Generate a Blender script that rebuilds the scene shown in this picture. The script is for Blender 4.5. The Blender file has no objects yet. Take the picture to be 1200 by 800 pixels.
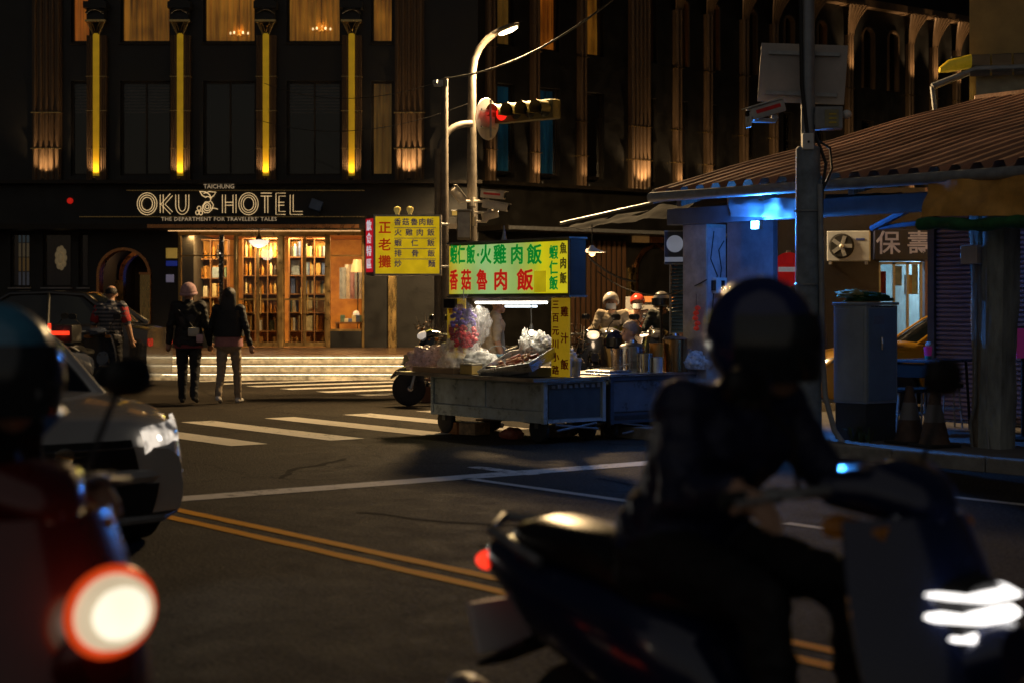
import bpy, bmesh, math, random
import numpy as np
from mathutils import Vector, Matrix
R = math.radians
random.seed(7)
scene = bpy.context.scene
COL = scene.collection

# ---------------------------------------------------------------- camera, world, light, exposure
CAMH = 1.4                                   # eye height in metres
FPX = 1960.0                                 # focal length in pixels of the 1200 px wide photograph
cam_d = bpy.data.cameras.new('camera'); cam = bpy.data.objects.new('camera', cam_d); COL.objects.link(cam)
cam.location = (0, 0, CAMH); cam.rotation_euler = (R(90), 0, 0)
cam_d.sensor_width = 36; cam_d.lens = 36 * FPX / 1200
cam_d.shift_y = -42 / 1200
cam_d.clip_start = 0.05; cam_d.clip_end = 2000
cam_d.dof.use_dof = True; cam_d.dof.focus_distance = 21; cam_d.dof.aperture_fstop = 2.4
scene.camera = cam

world = bpy.data.worlds.new('World'); scene.world = world; world.use_nodes = True
wn = world.node_tree; bg = wn.nodes['Background']
sky = wn.nodes.new('ShaderNodeTexSky'); sky.sky_type = 'NISHITA'; sky.sun_disc = False
sky.sun_elevation = R(-3.0); sky.sun_rotation = R(200); sky.air_density = 1.0; sky.dust_density = 1.5
wn.links.new(sky.outputs[0], bg.inputs[0]); bg.inputs[1].default_value = 0.10
sun_d = bpy.data.lights.new('city_glow_fill', 'SUN'); sun_d.energy = 0.15; sun_d.angle = R(110); sun_d.color = (1.0, .92, .82)  # added wide soft fill standing in for the general city glow
sun = bpy.data.objects.new('city_glow_fill', sun_d); COL.objects.link(sun)
sun.rotation_euler = (R(52), R(-18), 0); sun.location = (0, 0, 30)

vs = scene.view_settings
vs.view_transform = 'Standard'; vs.look = 'None'; vs.exposure = 0.0; vs.gamma = 1.0; vs.use_curve_mapping = False
cy = scene.cycles
cy.use_denoising = True
try: cy.denoiser = 'OPENIMAGEDENOISE'; cy.denoising_input_passes = 'RGB_ALBEDO_NORMAL'; cy.denoising_prefilter = 'ACCURATE'
except Exception: pass
cy.max_bounces = 5; cy.diffuse_bounces = 2; cy.glossy_bounces = 3; cy.transmission_bounces = 4; cy.transparent_max_bounces = 8
cy.caustics_reflective = False; cy.caustics_refractive = False
cy.sample_clamp_indirect = 2.0; cy.use_light_tree = True
scene.render.use_persistent_data = False

# ---------------------------------------------------------------- frames
# road direction: vanishing point 1500 px left of the picture's middle
TH = math.atan2(1500, FPX)                   # 37.4 deg
A = Vector((-math.sin(TH), math.cos(TH), 0)) # along the road, away from the viewer
B = Vector((math.cos(TH), math.sin(TH), 0))  # across the road, away from the viewer
ROT = TH - R(90)                             # frame with local x = -A, local y = B
def P(px, py, d):                            # photograph pixel at a depth of d metres
    return Vector(((px - 600) / FPX * d, d, CAMH - (py - 358) / FPX * d))
def G(px, py):                               # photograph pixel on the ground
    return P(px, py, CAMH * FPX / (py - 358))
def onA(o, px):                              # distance s along A from o at which picture column px is met
    r = (px - 600) / FPX
    return (o.x - r * o.y) / (r * A.y - A.x)
def onB(o, px):
    r = (px - 600) / FPX
    return (r * o.y - o.x) / (B.x - r * B.y)

# ---------------------------------------------------------------- materials
MATS = {}
def mat(name, col=(.5, .5, .5), rough=.6, metal=0.0, var=.22, scale=6.0, bump=0.0, bscale=None, emit=None, es=0.0,
        spec=.5, coat=0.0, stretch=None, rv=.12, alpha=1.0, trans=0.0, col2=None):
    """principled material with procedural variation of colour, roughness and relief"""
    if name in MATS: return MATS[name]
    m = bpy.data.materials.new(name); m.use_nodes = True; MATS[name] = m
    nt = m.node_tree; N = nt.nodes; L = nt.links; b = N['Principled BSDF']
    tc = N.new('ShaderNodeTexCoord'); mp = N.new('ShaderNodeMapping'); L.new(tc.outputs['Object'], mp.inputs[0])
    if stretch: mp.inputs['Scale'].default_value = stretch
    n1 = N.new('ShaderNodeTexNoise'); n1.inputs['Scale'].default_value = scale; n1.inputs['Detail'].default_value = 6
    n1.inputs['Roughness'].default_value = .62; L.new(mp.outputs[0], n1.inputs['Vector'])
    rp = N.new('ShaderNodeValToRGB'); L.new(n1.outputs[0], rp.inputs[0])
    c = Vector(col)
    lo = c * (1 - var); hi = Vector(col2) if col2 else c * (1 + var)
    rp.color_ramp.elements[0].position = .32; rp.color_ramp.elements[0].color = (*lo, 1)
    rp.color_ramp.elements[1].position = .70; rp.color_ramp.elements[1].color = (min(hi[0], 1), min(hi[1], 1), min(hi[2], 1), 1)
    L.new(rp.outputs[0], b.inputs['Base Color'])
    mr = N.new('ShaderNodeMapRange'); L.new(n1.outputs[0], mr.inputs[0])
    mr.inputs[1].default_value = .3; mr.inputs[2].default_value = .7
    mr.inputs[3].default_value = max(.03, rough - rv); mr.inputs[4].default_value = min(1, rough + rv)
    L.new(mr.outputs[0], b.inputs['Roughness'])
    b.inputs['Metallic'].default_value = metal
    b.inputs['Specular IOR Level'].default_value = spec
    if coat: b.inputs['Coat Weight'].default_value = coat; b.inputs['Coat Roughness'].default_value = .06
    if trans: b.inputs['Transmission Weight'].default_value = trans
    if alpha < 1: b.inputs['Alpha'].default_value = alpha
    if bump:
        n2 = N.new('ShaderNodeTexNoise'); n2.inputs['Scale'].default_value = bscale or scale * 5; n2.inputs['Detail'].default_value = 5
        L.new(mp.outputs[0], n2.inputs['Vector'])
        bp = N.new('ShaderNodeBump'); bp.inputs['Strength'].default_value = bump; bp.inputs['Distance'].default_value = .02
        L.new(n2.outputs[0], bp.inputs['Height']); L.new(bp.outputs[0], b.inputs['Normal'])
    if emit:
        b.inputs['Emission Color'].default_value = (*emit, 1); b.inputs['Emission Strength'].default_value = es
    return m
def glow(name, col, s):
    """something that gives off light"""
    if name in MATS: return MATS[name]
    m = bpy.data.materials.new(name); m.use_nodes = True; MATS[name] = m
    nt = m.node_tree; N = nt.nodes; L = nt.links; b = N['Principled BSDF']
    tc = N.new('ShaderNodeTexCoord'); n1 = N.new('ShaderNodeTexNoise'); n1.inputs['Scale'].default_value = 5
    L.new(tc.outputs['Object'], n1.inputs['Vector'])
    mr = N.new('ShaderNodeMapRange'); L.new(n1.outputs[0], mr.inputs[0])
    mr.inputs[1].default_value = .3; mr.inputs[2].default_value = .7; mr.inputs[3].default_value = s * .82; mr.inputs[4].default_value = s * 1.15
    b.inputs['Base Color'].default_value = (*[x * .5 for x in col], 1); b.inputs['Roughness'].default_value = .35
    b.inputs['Emission Color'].default_value = (*col, 1); L.new(mr.outputs[0], b.inputs['Emission Strength'])
    return m
def glass(name, tint=(.8, .85, .85), rough=.03, mixf=.12):
    """window pane: mostly see-through with a mirror-like share"""
    if name in MATS: return MATS[name]
    m = bpy.data.materials.new(name); m.use_nodes = True; MATS[name] = m
    nt = m.node_tree; N = nt.nodes; L = nt.links; N.remove(N['Principled BSDF'])
    out = N['Material Output']
    t = N.new('ShaderNodeBsdfTransparent'); t.inputs[0].default_value = (*tint, 1)
    g = N.new('ShaderNodeBsdfGlossy'); g.inputs['Roughness'].default_value = rough
    n1 = N.new('ShaderNodeTexNoise'); n1.inputs['Scale'].default_value = 1.2
    tc = N.new('ShaderNodeTexCoord'); L.new(tc.outputs['Object'], n1.inputs['Vector'])
    bp = N.new('ShaderNodeBump'); bp.inputs['Strength'].default_value = .08; L.new(n1.outputs[0], bp.inputs['Height']); L.new(bp.outputs[0], g.inputs['Normal'])
    fr = N.new('ShaderNodeFresnel'); fr.inputs[0].default_value = 1.5
    ad = N.new('ShaderNodeMath'); ad.operation = 'ADD'; ad.inputs[1].default_value = mixf - .04; L.new(fr.outputs[0], ad.inputs[0])
    mx = N.new('ShaderNodeMixShader'); L.new(ad.outputs[0], mx.inputs[0]); L.new(t.outputs[0], mx.inputs[1]); L.new(g.outputs[0], mx.inputs[2])
    L.new(mx.outputs[0], out.inputs[0])
    return m

# ---------------------------------------------------------------- mesh helpers
def link(o, parent=None):
    COL.objects.link(o)
    if parent is not None: o.parent = parent
    return o
class MB:
    """collects shapes; build() links them as one mesh object"""
    def __init__(s): s.v = []; s.f = []; s.mi = []; s.cm = 0
    def add(s, vs, fs):
        k = len(s.v); s.v += [tuple(p) for p in vs]; s.f += [tuple(i + k for i in f) for f in fs]; s.mi += [s.cm] * len(fs); return s
    def box(s, c, size, rz=0, ch=0, tilt=None):
        x, y, z = [q / 2 for q in size]; ch = min(ch, x * .6, y * .6, z * .6)
        if ch <= 0:
            vs = [(-x, -y, -z), (x, -y, -z), (x, y, -z), (-x, y, -z), (-x, -y, z), (x, -y, z), (x, y, z), (-x, y, z)]
            fs = [(0, 3, 2, 1), (4, 5, 6, 7), (0, 1, 5, 4), (1, 2, 6, 5), (2, 3, 7, 6), (3, 0, 4, 7)]
        else:
            bm = bmesh.new(); bmesh.ops.create_cube(bm, size=1)
            for v in bm.verts: v.co = Vector((v.co.x * 2 * x, v.co.y * 2 * y, v.co.z * 2 * z))
            bmesh.ops.bevel(bm, geom=bm.edges[:], offset=ch, segments=2, affect='EDGES', profile=.5)
            bm.verts.index_update()
            vs = [v.co.copy() for v in bm.verts]; fs = [[v.index for v in f.verts] for f in bm.faces]; bm.free()
        M = Matrix.Translation(c) @ Matrix.Rotation(rz, 4, 'Z')
        if tilt is not None: M = M @ tilt
        return s.add([M @ Vector(v) for v in vs], fs)
    def bb(s, x0, x1, y0, y1, z0, z1, ch=0):
        return s.box(((x0 + x1) / 2, (y0 + y1) / 2, (z0 + z1) / 2), (abs(x1 - x0), abs(y1 - y0), abs(z1 - z0)), 0, ch)
    def tube(s, pts, r, n=8, closed=False, cap=True):
        pts = [Vector(p) for p in pts]; m = len(pts)
        rs = list(r) if hasattr(r, '__len__') else [r] * m
        vs = []; up = None
        for i, p in enumerate(pts):
            if closed: t = pts[(i + 1) % m] - pts[i - 1]
            else: t = pts[min(i + 1, m - 1)] - pts[max(i - 1, 0)]
            t = t.normalized() if t.length > 1e-9 else Vector((0, 0, 1))
            if up is None:
                up = Vector((0, 0, 1)) if abs(t.z) < .9 else Vector((1, 0, 0))
            a = up - t * up.dot(t); a.normalize(); up = a; b = t.cross(a)
            for k in range(n):
                q = 2 * math.pi * k / n; vs.append(p + (a * math.cos(q) + b * math.sin(q)) * rs[i])
        fs = []
        for i in range(m if closed else m - 1):
            for k in range(n):
                j = (i + 1) % m
                fs.append((i * n + k, i * n + (k + 1) % n, j * n + (k + 1) % n, j * n + k))
        if cap and not closed: fs += [tuple(range(n - 1, -1, -1)), tuple((m - 1) * n + k for k in range(n))]
        return s.add(vs, fs)
    def lathe(s, prof, n=20, c=(0, 0, 0), M=None, cap=True):
        vs = []; fs = []; m = len(prof)
        for (r, z) in prof:
            for k in range(n):
                q = 2 * math.pi * k / n; vs.append(Vector((r * math.cos(q), r * math.sin(q), z)))
        for i in range(m - 1):
            for k in range(n): fs.append((i * n + k, i * n + (k + 1) % n, (i + 1) * n + (k + 1) % n, (i + 1) * n + k))
        if cap: fs += [tuple(range(n - 1, -1, -1)), tuple((m - 1) * n + k for k in range(n))]
        if M is not None: vs = [M @ v for v in vs]
        return s.add([v + Vector(c) for v in vs], fs)
    def ball(s, c, r, n=12, m=8, M=None):
        rx, ry, rz = r if hasattr(r, '__len__') else (r, r, r)
        vs = []; fs = []
        for i in range(m + 1):
            th = math.pi * i / m
            for k in range(n):
                q = 2 * math.pi * k / n
                vs.append(Vector((rx * math.sin(th) * math.cos(q), ry * math.sin(th) * math.sin(q), -rz * math.cos(th))))
        for i in range(m):
            for k in range(n): fs.append((i * n + k, i * n + (k + 1) % n, (i + 1) * n + (k + 1) % n, (i + 1) * n + k))
        if M is not None: vs = [M @ v for v in vs]
        return s.add([v + Vector(c) for v in vs], fs)
    def prism(s, poly, h, c=(0, 0, 0), M=None):
        """polygon in xy pulled up by h"""
        n = len(poly); vs = [Vector((x, y, 0)) for x, y in poly] + [Vector((x, y, h)) for x, y in poly]
        fs = [tuple(range(n - 1, -1, -1)), tuple(range(n, 2 * n))] + [(i, (i + 1) % n, n + (i + 1) % n, n + i) for i in range(n)]
        if M is not None: vs = [M @ v for v in vs]
        return s.add([v + Vector(c) for v in vs], fs)
    def loft(s, secs, n=16, cap=True):
        """secs: (centre, half width, half height, exponent[, axis tilt about y]) ; the section lies in the local yz plane"""
        vs = []
        for q in secs:
            c, w, h, e = q[:4]; ty = q[4] if len(q) > 4 else 0
            for k in range(n):
                a = 2 * math.pi * k / n; ca, sa = math.cos(a), math.sin(a)
                y = w * math.copysign(abs(ca) ** (2 / e), ca); z = h * math.copysign(abs(sa) ** (2 / e), sa)
                vs.append(Vector(c) + Vector((z * math.sin(ty), y, z * math.cos(ty))))
        m = len(secs); fs = []
        for i in range(m - 1):
            for k in range(n): fs.append((i * n + k, i * n + (k + 1) % n, (i + 1) * n + (k + 1) % n, (i + 1) * n + k))
        if cap: fs += [tuple(range(n - 1, -1, -1)), tuple((m - 1) * n + k for k in range(n))]
        return s.add(vs, fs)
    def grid(s, fn, nu, nv, thick=0):
        """surface fn(u, v) -> point for u, v in 0..1, given thickness along its normal"""
        g = [[Vector(fn(i / nu, j / nv)) for j in range(nv + 1)] for i in range(nu + 1)]
        vs = [p for row in g for p in row]; w = nv + 1
        fs = [(i * w + j, (i + 1) * w + j, (i + 1) * w + j + 1, i * w + j + 1) for i in range(nu) for j in range(nv)]
        if thick:
            k = len(vs); back = []
            for i in range(nu + 1):
                for j in range(nv + 1):
                    du = g[min(i + 1, nu)][j] - g[max(i - 1, 0)][j]; dv = g[i][min(j + 1, nv)] - g[i][max(j - 1, 0)]
                    nn = du.cross(dv); nn = nn.normalized() if nn.length > 1e-12 else Vector((0, 0, 1))
                    back.append(g[i][j] - nn * thick)
            vs += back; fs += [tuple(k + q for q in reversed(f)) for f in fs]
            ring = [i * w for i in range(nu + 1)] + [nu * w + j for j in range(1, nv + 1)] + [i * w + nv for i in range(nu - 1, -1, -1)] + [j for j in range(nv - 1, 0, -1)]
            for a_, b_ in zip(ring, ring[1:] + ring[:1]): fs.append((b_, a_, k + a_, k + b_))
        return s.add(vs, fs)
    def mesh(s, name, mats, smooth=False, ang=38):
        me = bpy.data.meshes.new(name); me.from_pydata(s.v, [], s.f); me.update()
        if not isinstance(mats, (list, tuple)): mats = [mats]
        for m in mats: me.materials.append(m)
        if len(mats) > 1: me.polygons.foreach_set('material_index', s.mi)
        if smooth:
            me.polygons.foreach_set('use_smooth', [True] * len(me.polygons))
            try: me.set_sharp_from_angle(angle=R(ang))
            except Exception: pass
        return me
    def build(s, name, mats, parent=None, loc=None, rz=None, smooth=False, ang=38):
        o = bpy.data.objects.new(name, s.mesh(name, mats, smooth, ang)); link(o, parent)
        if loc is not None: o.location = loc
        if rz is not None: o.rotation_euler.z = rz
        return o
def empty(name, loc=(0, 0, 0), rz=0, parent=None):
    o = bpy.data.objects.new(name, None); o.empty_display_size = .3; link(o, parent); o.location = loc; o.rotation_euler.z = rz; return o
def tag(o, label=None, cat=None, group=None, kind=None):
    if label: o['label'] = label
    if cat: o['category'] = cat
    if group: o['group'] = group
    if kind: o['kind'] = kind
    return o
def inst(o, parent=None, loc=None, rz=None, name=None):
    c = o.copy(); link(c, parent); c.parent = parent
    if name: c.name = name
    if loc is not None: c.location = loc
    if rz is not None: c.rotation_euler.z = rz
    return c
def copy_tree(o, parent=None):
    c = o.copy(); link(c); c.parent = parent
    for ch in [q for q in COL.objects if q.parent == o]: copy_tree(ch, c)
    return c
def text(body, size, m, parent, loc, rot, name='lettering', xs=1.0, off=0.0, ext=.004, align='CENTER', font_sp=1.0, bolds=0):
    c = bpy.data.curves.new('txt', 'FONT'); c.body = body; c.size = size; c.align_x = align; c.align_y = 'CENTER'
    c.offset = off * size; c.extrude = ext; c.resolution_u = 2; c.space_character = font_sp
    t = bpy.data.objects.new('txt', c); COL.objects.link(t)
    dg = bpy.context.evaluated_depsgraph_get()
    me = bpy.data.meshes.new_from_object(t.evaluated_get(dg)); bpy.data.objects.remove(t); bpy.data.curves.remove(c)
    if bolds:                                                  # heavier strokes: slightly shifted copies
        bm = bmesh.new()
        for i_, (dx, dy) in enumerate(((0, 0), (1, 0), (-1, 0), (0, 1), (0, -1), (.7, .7), (-.7, -.7))):
            k_ = len(bm.verts); bm.from_mesh(me); bm.verts.ensure_lookup_table()
            for v in bm.verts[k_:]: v.co += Vector((dx * bolds * size, dy * bolds * size, -.0004 * i_))
        bm.to_mesh(me); bm.free()
    me.materials.clear(); me.materials.append(m); me.name = name
    o = bpy.data.objects.new(name, me); link(o, parent); o.location = loc; o.rotation_euler = rot; o.scale = (xs, 1, 1)
    return o
UPRIGHT = (R(90), 0, 0)
def light(kind, name, parent, loc, energy, col, rot=None, size=.1, size_y=None, spot=None, blend=.5, soft=None):
    d = bpy.data.lights.new(name, kind); d.energy = energy; d.color = col
    if kind == 'AREA':
        d.size = size
        if size_y: d.shape = 'RECTANGLE'; d.size_y = size_y
    elif kind in ('POINT', 'SPOT'): d.shadow_soft_size = soft if soft is not None else size
    if kind == 'SPOT': d.spot_size = R(spot or 60); d.spot_blend = blend
    o = bpy.data.objects.new(name, d); link(o, parent); o.location = loc
    if rot: o.rotation_euler = rot
    return o
def bez(p0, p1, p2, n=10):
    p0, p1, p2 = Vector(p0), Vector(p1), Vector(p2)
    return [p0 * (1 - t) ** 2 + p1 * 2 * t * (1 - t) + p2 * t * t for t in [i / n for i in range(n + 1)]]
def sag(p0, p1, d, n=14):
    p0, p1 = Vector(p0), Vector(p1)
    return [p0.lerp(p1, i / n) - Vector((0, 0, d * 4 * (i / n) * (1 - i / n))) for i in range(n + 1)]

# ---------------------------------------------------------------- common materials
m_black = mat('black_paint', (.012, .012, .012), .35, var=.3)
m_blackm = mat('black_matt', (.015, .015, .016), .8, var=.3)
m_rubber = mat('rubber', (.02, .02, .02), .85, bump=.2, bscale=60)
m_steel = mat('brushed_steel', (.55, .55, .55), .32, 1.0, stretch=(1, 1, 8), bump=.05)
m_chrome = mat('chrome', (.75, .75, .75), .12, 1.0, var=.08)
m_galv = mat('galvanised_steel', (.36, .37, .38), .5, .75, scale=14, bump=.08)
m_greypaint = mat('grey_paint', (.30, .31, .32), .5, .1, scale=9, bump=.06)
m_brass = mat('brass', (.62, .42, .16), .28, 1.0, var=.2, stretch=(1, 1, .25), scale=9)
m_copper = mat('copper', (.60, .26, .10), .3, 1.0, var=.2)
m_white = mat('white_plastic', (.72, .72, .70), .45, var=.08)
m_concrete = mat('concrete', (.28, .27, .25), .85, bump=.3, var=.3)
m_wood = mat('weathered_wood', (.30, .25, .19), .8, stretch=(6, 6, .7), bump=.4, var=.45)
m_cable = mat('cable_black', (.02, .02, .02), .6)
# ================================================================ GROUND
def asphalt():
    m = bpy.data.materials.new('asphalt'); m.use_nodes = True; nt = m.node_tree; N = nt.nodes; L = nt.links; b = N['Principled BSDF']
    tc = N.new('ShaderNodeTexCoord')
    def noise(s, d=5, r=.6):
        n = N.new('ShaderNodeTexNoise'); n.inputs['Scale'].default_value = s; n.inputs['Detail'].default_value = d; n.inputs['Roughness'].default_value = r
        L.new(tc.outputs['Object'], n.inputs['Vector']); return n
    big = noise(.35, 4); mid = noise(3.5, 6, .7); fine = noise(34, 4, .85)
    vor = N.new('ShaderNodeTexVoronoi'); vor.inputs['Scale'].default_value = 55; L.new(tc.outputs['Object'], vor.inputs['Vector'])
    wv = N.new('ShaderNodeTexVoronoi'); wv.feature = 'DISTANCE_TO_EDGE'; wv.inputs['Scale'].default_value = .33
    wp = N.new('ShaderNodeVectorMath'); wp.operation = 'MULTIPLY_ADD'; L.new(mid.outputs['Color'], wp.inputs[0]); wp.inputs[1].default_value = (.55, .55, 0); L.new(tc.outputs['Object'], wp.inputs[2]); L.new(wp.outputs[0], wv.inputs['Vector'])
    def ramp(src, p0, c0, p1, c1):
        r = N.new('ShaderNodeValToRGB'); L.new(src, r.inputs[0]); e = r.color_ramp.elements
        e[0].position = p0; e[0].color = (*c0, 1); e[1].position = p1; e[1].color = (*c1, 1); return r
    base = ramp(big.outputs[0], .35, (.024, .021, .0185), .65, (.044, .039, .033))
    g = ramp(mid.outputs[0], .3, (.62, .62, .62), .72, (1.2, 1.2, 1.2))
    f = ramp(fine.outputs[0], .40, (.28, .28, .28), .64, (2.5, 2.35, 2.1))
    crack = ramp(wv.outputs['Distance'], .0, (.35, .35, .35), .012, (1, 1, 1))
    def mul(a, c):
        x = N.new('ShaderNodeMix'); x.data_type = 'RGBA'; x.blend_type = 'MULTIPLY'; x.inputs['Factor'].default_value = 1; L.new(a, x.inputs['A']); L.new(c, x.inputs['B']); return x.outputs['Result']
    c = mul(mul(mul(base.outputs[0], g.outputs[0]), f.outputs[0]), crack.outputs[0])
    L.new(c, b.inputs['Base Color'])
    rr = N.new('ShaderNodeMapRange'); L.new(mid.outputs[0], rr.inputs[0]); rr.inputs[1].default_value = .3; rr.inputs[2].default_value = .7; rr.inputs[3].default_value = .78; rr.inputs[4].default_value = .98
    L.new(rr.outputs[0], b.inputs['Roughness']); b.inputs['Specular IOR Level'].default_value = .08
    ad = N.new('ShaderNodeMath'); L.new(fine.outputs[0], ad.inputs[0]); L.new(vor.outputs['Distance'], ad.inputs[1])
    bp = N.new('ShaderNodeBump'); bp.inputs['Strength'].default_value = .55; bp.inputs['Distance'].default_value = .012; L.new(ad.outputs[0], bp.inputs['Height']); L.new(bp.outputs[0], b.inputs['Normal'])
    return m
def roadpaint(name, col, wear):
    """thermoplastic paint worn through to the tarmac in patches"""
    m = bpy.data.materials.new(name); m.use_nodes = True; nt = m.node_tree; N = nt.nodes; L = nt.links; b = N['Principled BSDF']
    tc = N.new('ShaderNodeTexCoord')
    n1 = N.new('ShaderNodeTexNoise'); n1.inputs['Scale'].default_value = 9; n1.inputs['Detail'].default_value = 8; n1.inputs['Roughness'].default_value = .75
    n2 = N.new('ShaderNodeTexNoise'); n2.inputs['Scale'].default_value = 1.1; n2.inputs['Detail'].default_value = 3
    for n in (n1, n2): L.new(tc.outputs['Object'], n.inputs['Vector'])
    ad = N.new('ShaderNodeMath'); ad.operation = 'MULTIPLY_ADD'; L.new(n2.outputs[0], ad.inputs[0]); ad.inputs[1].default_value = .5; L.new(n1.outputs[0], ad.inputs[2])
    r = N.new('ShaderNodeValToRGB'); L.new(ad.outputs[0], r.inputs[0]); e = r.color_ramp.elements
    e[0].position = wear; e[0].color = (.05, .047, .042, 1); e[1].position = wear + .14; e[1].color = (*col, 1)
    L.new(r.outputs[0], b.inputs['Base Color']); b.inputs['Roughness'].default_value = .8; b.inputs['Specular IOR Level'].default_value = .05
    bp = N.new('ShaderNodeBump'); bp.inputs['Strength'].default_value = .3; bp.inputs['Distance'].default_value = .01; L.new(n1.outputs[0], bp.inputs['Height']); L.new(bp.outputs[0], b.inputs['Normal'])
    return m
m_asphalt = asphalt()
m_wpaint = roadpaint('white_road_paint', (.66, .62, .54), .54)
m_ypaint = roadpaint('yellow_road_paint', (.90, .38, .0), .45)

def RL(p): return Vector((-p.dot(A), p.dot(B), 0))            # world point -> road frame
b_ = MB()
NX = 60
b_.grid(lambda u, v: ((u - .5) * 300, (v - .5) * 300, 0), 30, 30)
road = b_.build('road', m_asphalt, None, (0, 0, 0), ROT); tag(road, kind='structure')
def strip(name, p0, p1, w, m, z=.004, along=None):
    """painted strip between two road-frame points"""
    p0, p1 = Vector(p0), Vector(p1); d = (p1 - p0); d.z = 0; L_ = d.length; d.normalize(); n = Vector((-d.y, d.x, 0)) * (w / 2)
    k = max(2, int(L_ / .25)); b = MB()
    def edge(u, sgn):
        q = p0 + d * (L_ * u); j = (random.random() - .5) * .012
        return q + n * (sgn + j / w * 2) + Vector((0, 0, z))
    vs = []
    for i in range(k + 1): vs += [edge(i / k, -1), edge(i / k, 1)]
    b.add(vs, [(2 * i, 2 * i + 2, 2 * i + 3, 2 * i + 1) for i in range(k)])
    return b.build(name, m, road)
# near crossing: stripes along the road
e2, e3, e4 = RL(G(233, 494)), RL(G(329, 488.5)), RL(G(418, 485))
pitch = ((e3.y - e2.y) + (e4.y - e3.y)) / 2
xs0 = (e2.x + e3.x + e4.x) / 3; xs1 = RL(G(424, 514)).x
for i in range(-5, 5):
    y = e2.y + pitch * i
    strip('crosswalk_stripe', (xs0, y, 0), (xs1 + .12 * math.sin(i * 3), y, 0), .42, m_wpaint)
# far crossing: stripes across
fl = [RL(G(*q)) for q in ((287, 453), (332, 455.5), (375, 458.5), (424, 462.5), (470, 467))]
fx0 = sum(q.y for q in fl) / 5; fp = (fl[-1].x - fl[0].x) / 4
for i in range(-3, 8):
    x = fl[0].x + fp * i
    strip('crosswalk_stripe', (x, fx0, 0), (x, fx0 + 3.0, 0), .40, m_wpaint)
s0, s1 = RL(G(245, 582)), RL(G(790, 540)); strip('stop_line', ((s0.x + s1.x) / 2, s0.y - 1.2, 0), ((s0.x + s1.x) / 2, s1.y + .1, 0), .30, m_wpaint)
y0, y1 = RL(G(300, 629)), RL(G(650, 700))
yy = (y0.y + y1.y) / 2
slx = (s0.x + s1.x) / 2
strip('centre_line', (slx + .4, yy - .05, 0), (14, yy - .05, 0), .10, m_ypaint)
strip('centre_line', (slx + .4, yy + .17, 0), (14, yy + .17, 0), .10, m_ypaint)
l0, l1 = RL(G(550, 560)), RL(G(800, 597)); ly = (l0.y + l1.y) / 2
strip('lane_line', (l0.x, ly, 0), (l1.x, ly, 0), .10, m_wpaint)
d0, d1 = RL(G(918, 613)), RL(G(1005, 624)); strip('lane_line', (d0.x, ly, 0), (d1.x + .2, ly, 0), .10, m_wpaint)
k0, k1 = RL(G(977, 566)), RL(G(1200, 592)); kx = (k0.y + k1.y) / 2
strip('edge_line', (k0.x, kx, 0), (k1.x + 6, kx, 0), .10, m_wpaint)
q = RL(G(600, 553)); strip('edge_line', (q.x - .55, q.y, 0), (q.x + .3, q.y, 0), .14, m_wpaint, .006)
# patched trench and an iron cover
m_patch = mat('tar_patch', (.017, .0155, .014), .95, bump=.4, scale=12, bscale=70, spec=.04, rv=.04)
rr = random.Random(12)
for (px, py, n, ang) in ((420, 600, 16, .3), (560, 640, 14, 1.2), (700, 560, 12, -.5), (330, 560, 12, 2.2)):
    p = RL(G(px, py)); a = ang; vs = []
    for i in range(n):
        w = .018 + .02 * rr.random(); nn = Vector((-math.sin(a), math.cos(a), 0)) * w; vs += [p - nn + Vector((0, 0, .003)), p + nn + Vector((0, 0, .003))]
        a += rr.uniform(-.45, .45); p = p + Vector((math.cos(a), math.sin(a), 0)) * .17
    MB().add(vs, [(2 * i, 2 * i + 2, 2 * i + 3, 2 * i + 1) for i in range(n - 1)]).build('sealed_crack', m_patch, road)
mh = empty('manhole_cover', G(985, 558), ROT); tag(mh, 'round iron manhole cover set in the tarmac beside the white edge line', 'manhole')
b_ = MB().lathe([(.30, .0), (.30, .010), (.26, .012), (.255, .006)], 28); b_.build('rim', m_galv, mh)
b_ = MB().lathe([(.25, .0), (.25, .011)], 28)
for i in range(-3, 4): b_.box((0, i * .06, .0135), (math.sqrt(max(.0, .22 ** 2 - (i * .06) ** 2)) * 2, .022, .005))
b_.build('lid', mat('cast_iron', (.09, .09, .095), .45, .8, bump=.2), mh)

# pavement along the market
KB = RL(G(1095, 547)).y
pv = MB()
PX0 = RL(G(700, 510)).x
pave = empty('pavement', (0, 0, 0), ROT); tag(pave, kind='structure')
MB().bb(PX0, 20, KB + .15, KB + 9, -.05, .12).build('paving_slab', mat('paving', (.17, .16, .155), .75, bump=.3, var=.3, scale=3, bscale=60), pave)
for i in range(24):
    x = PX0 + i * 1.0
    MB().bb(x + .006, x + .994, KB, KB + .146, -.05, .123, .012).build('kerb_stone', m_concrete, pave)
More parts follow.
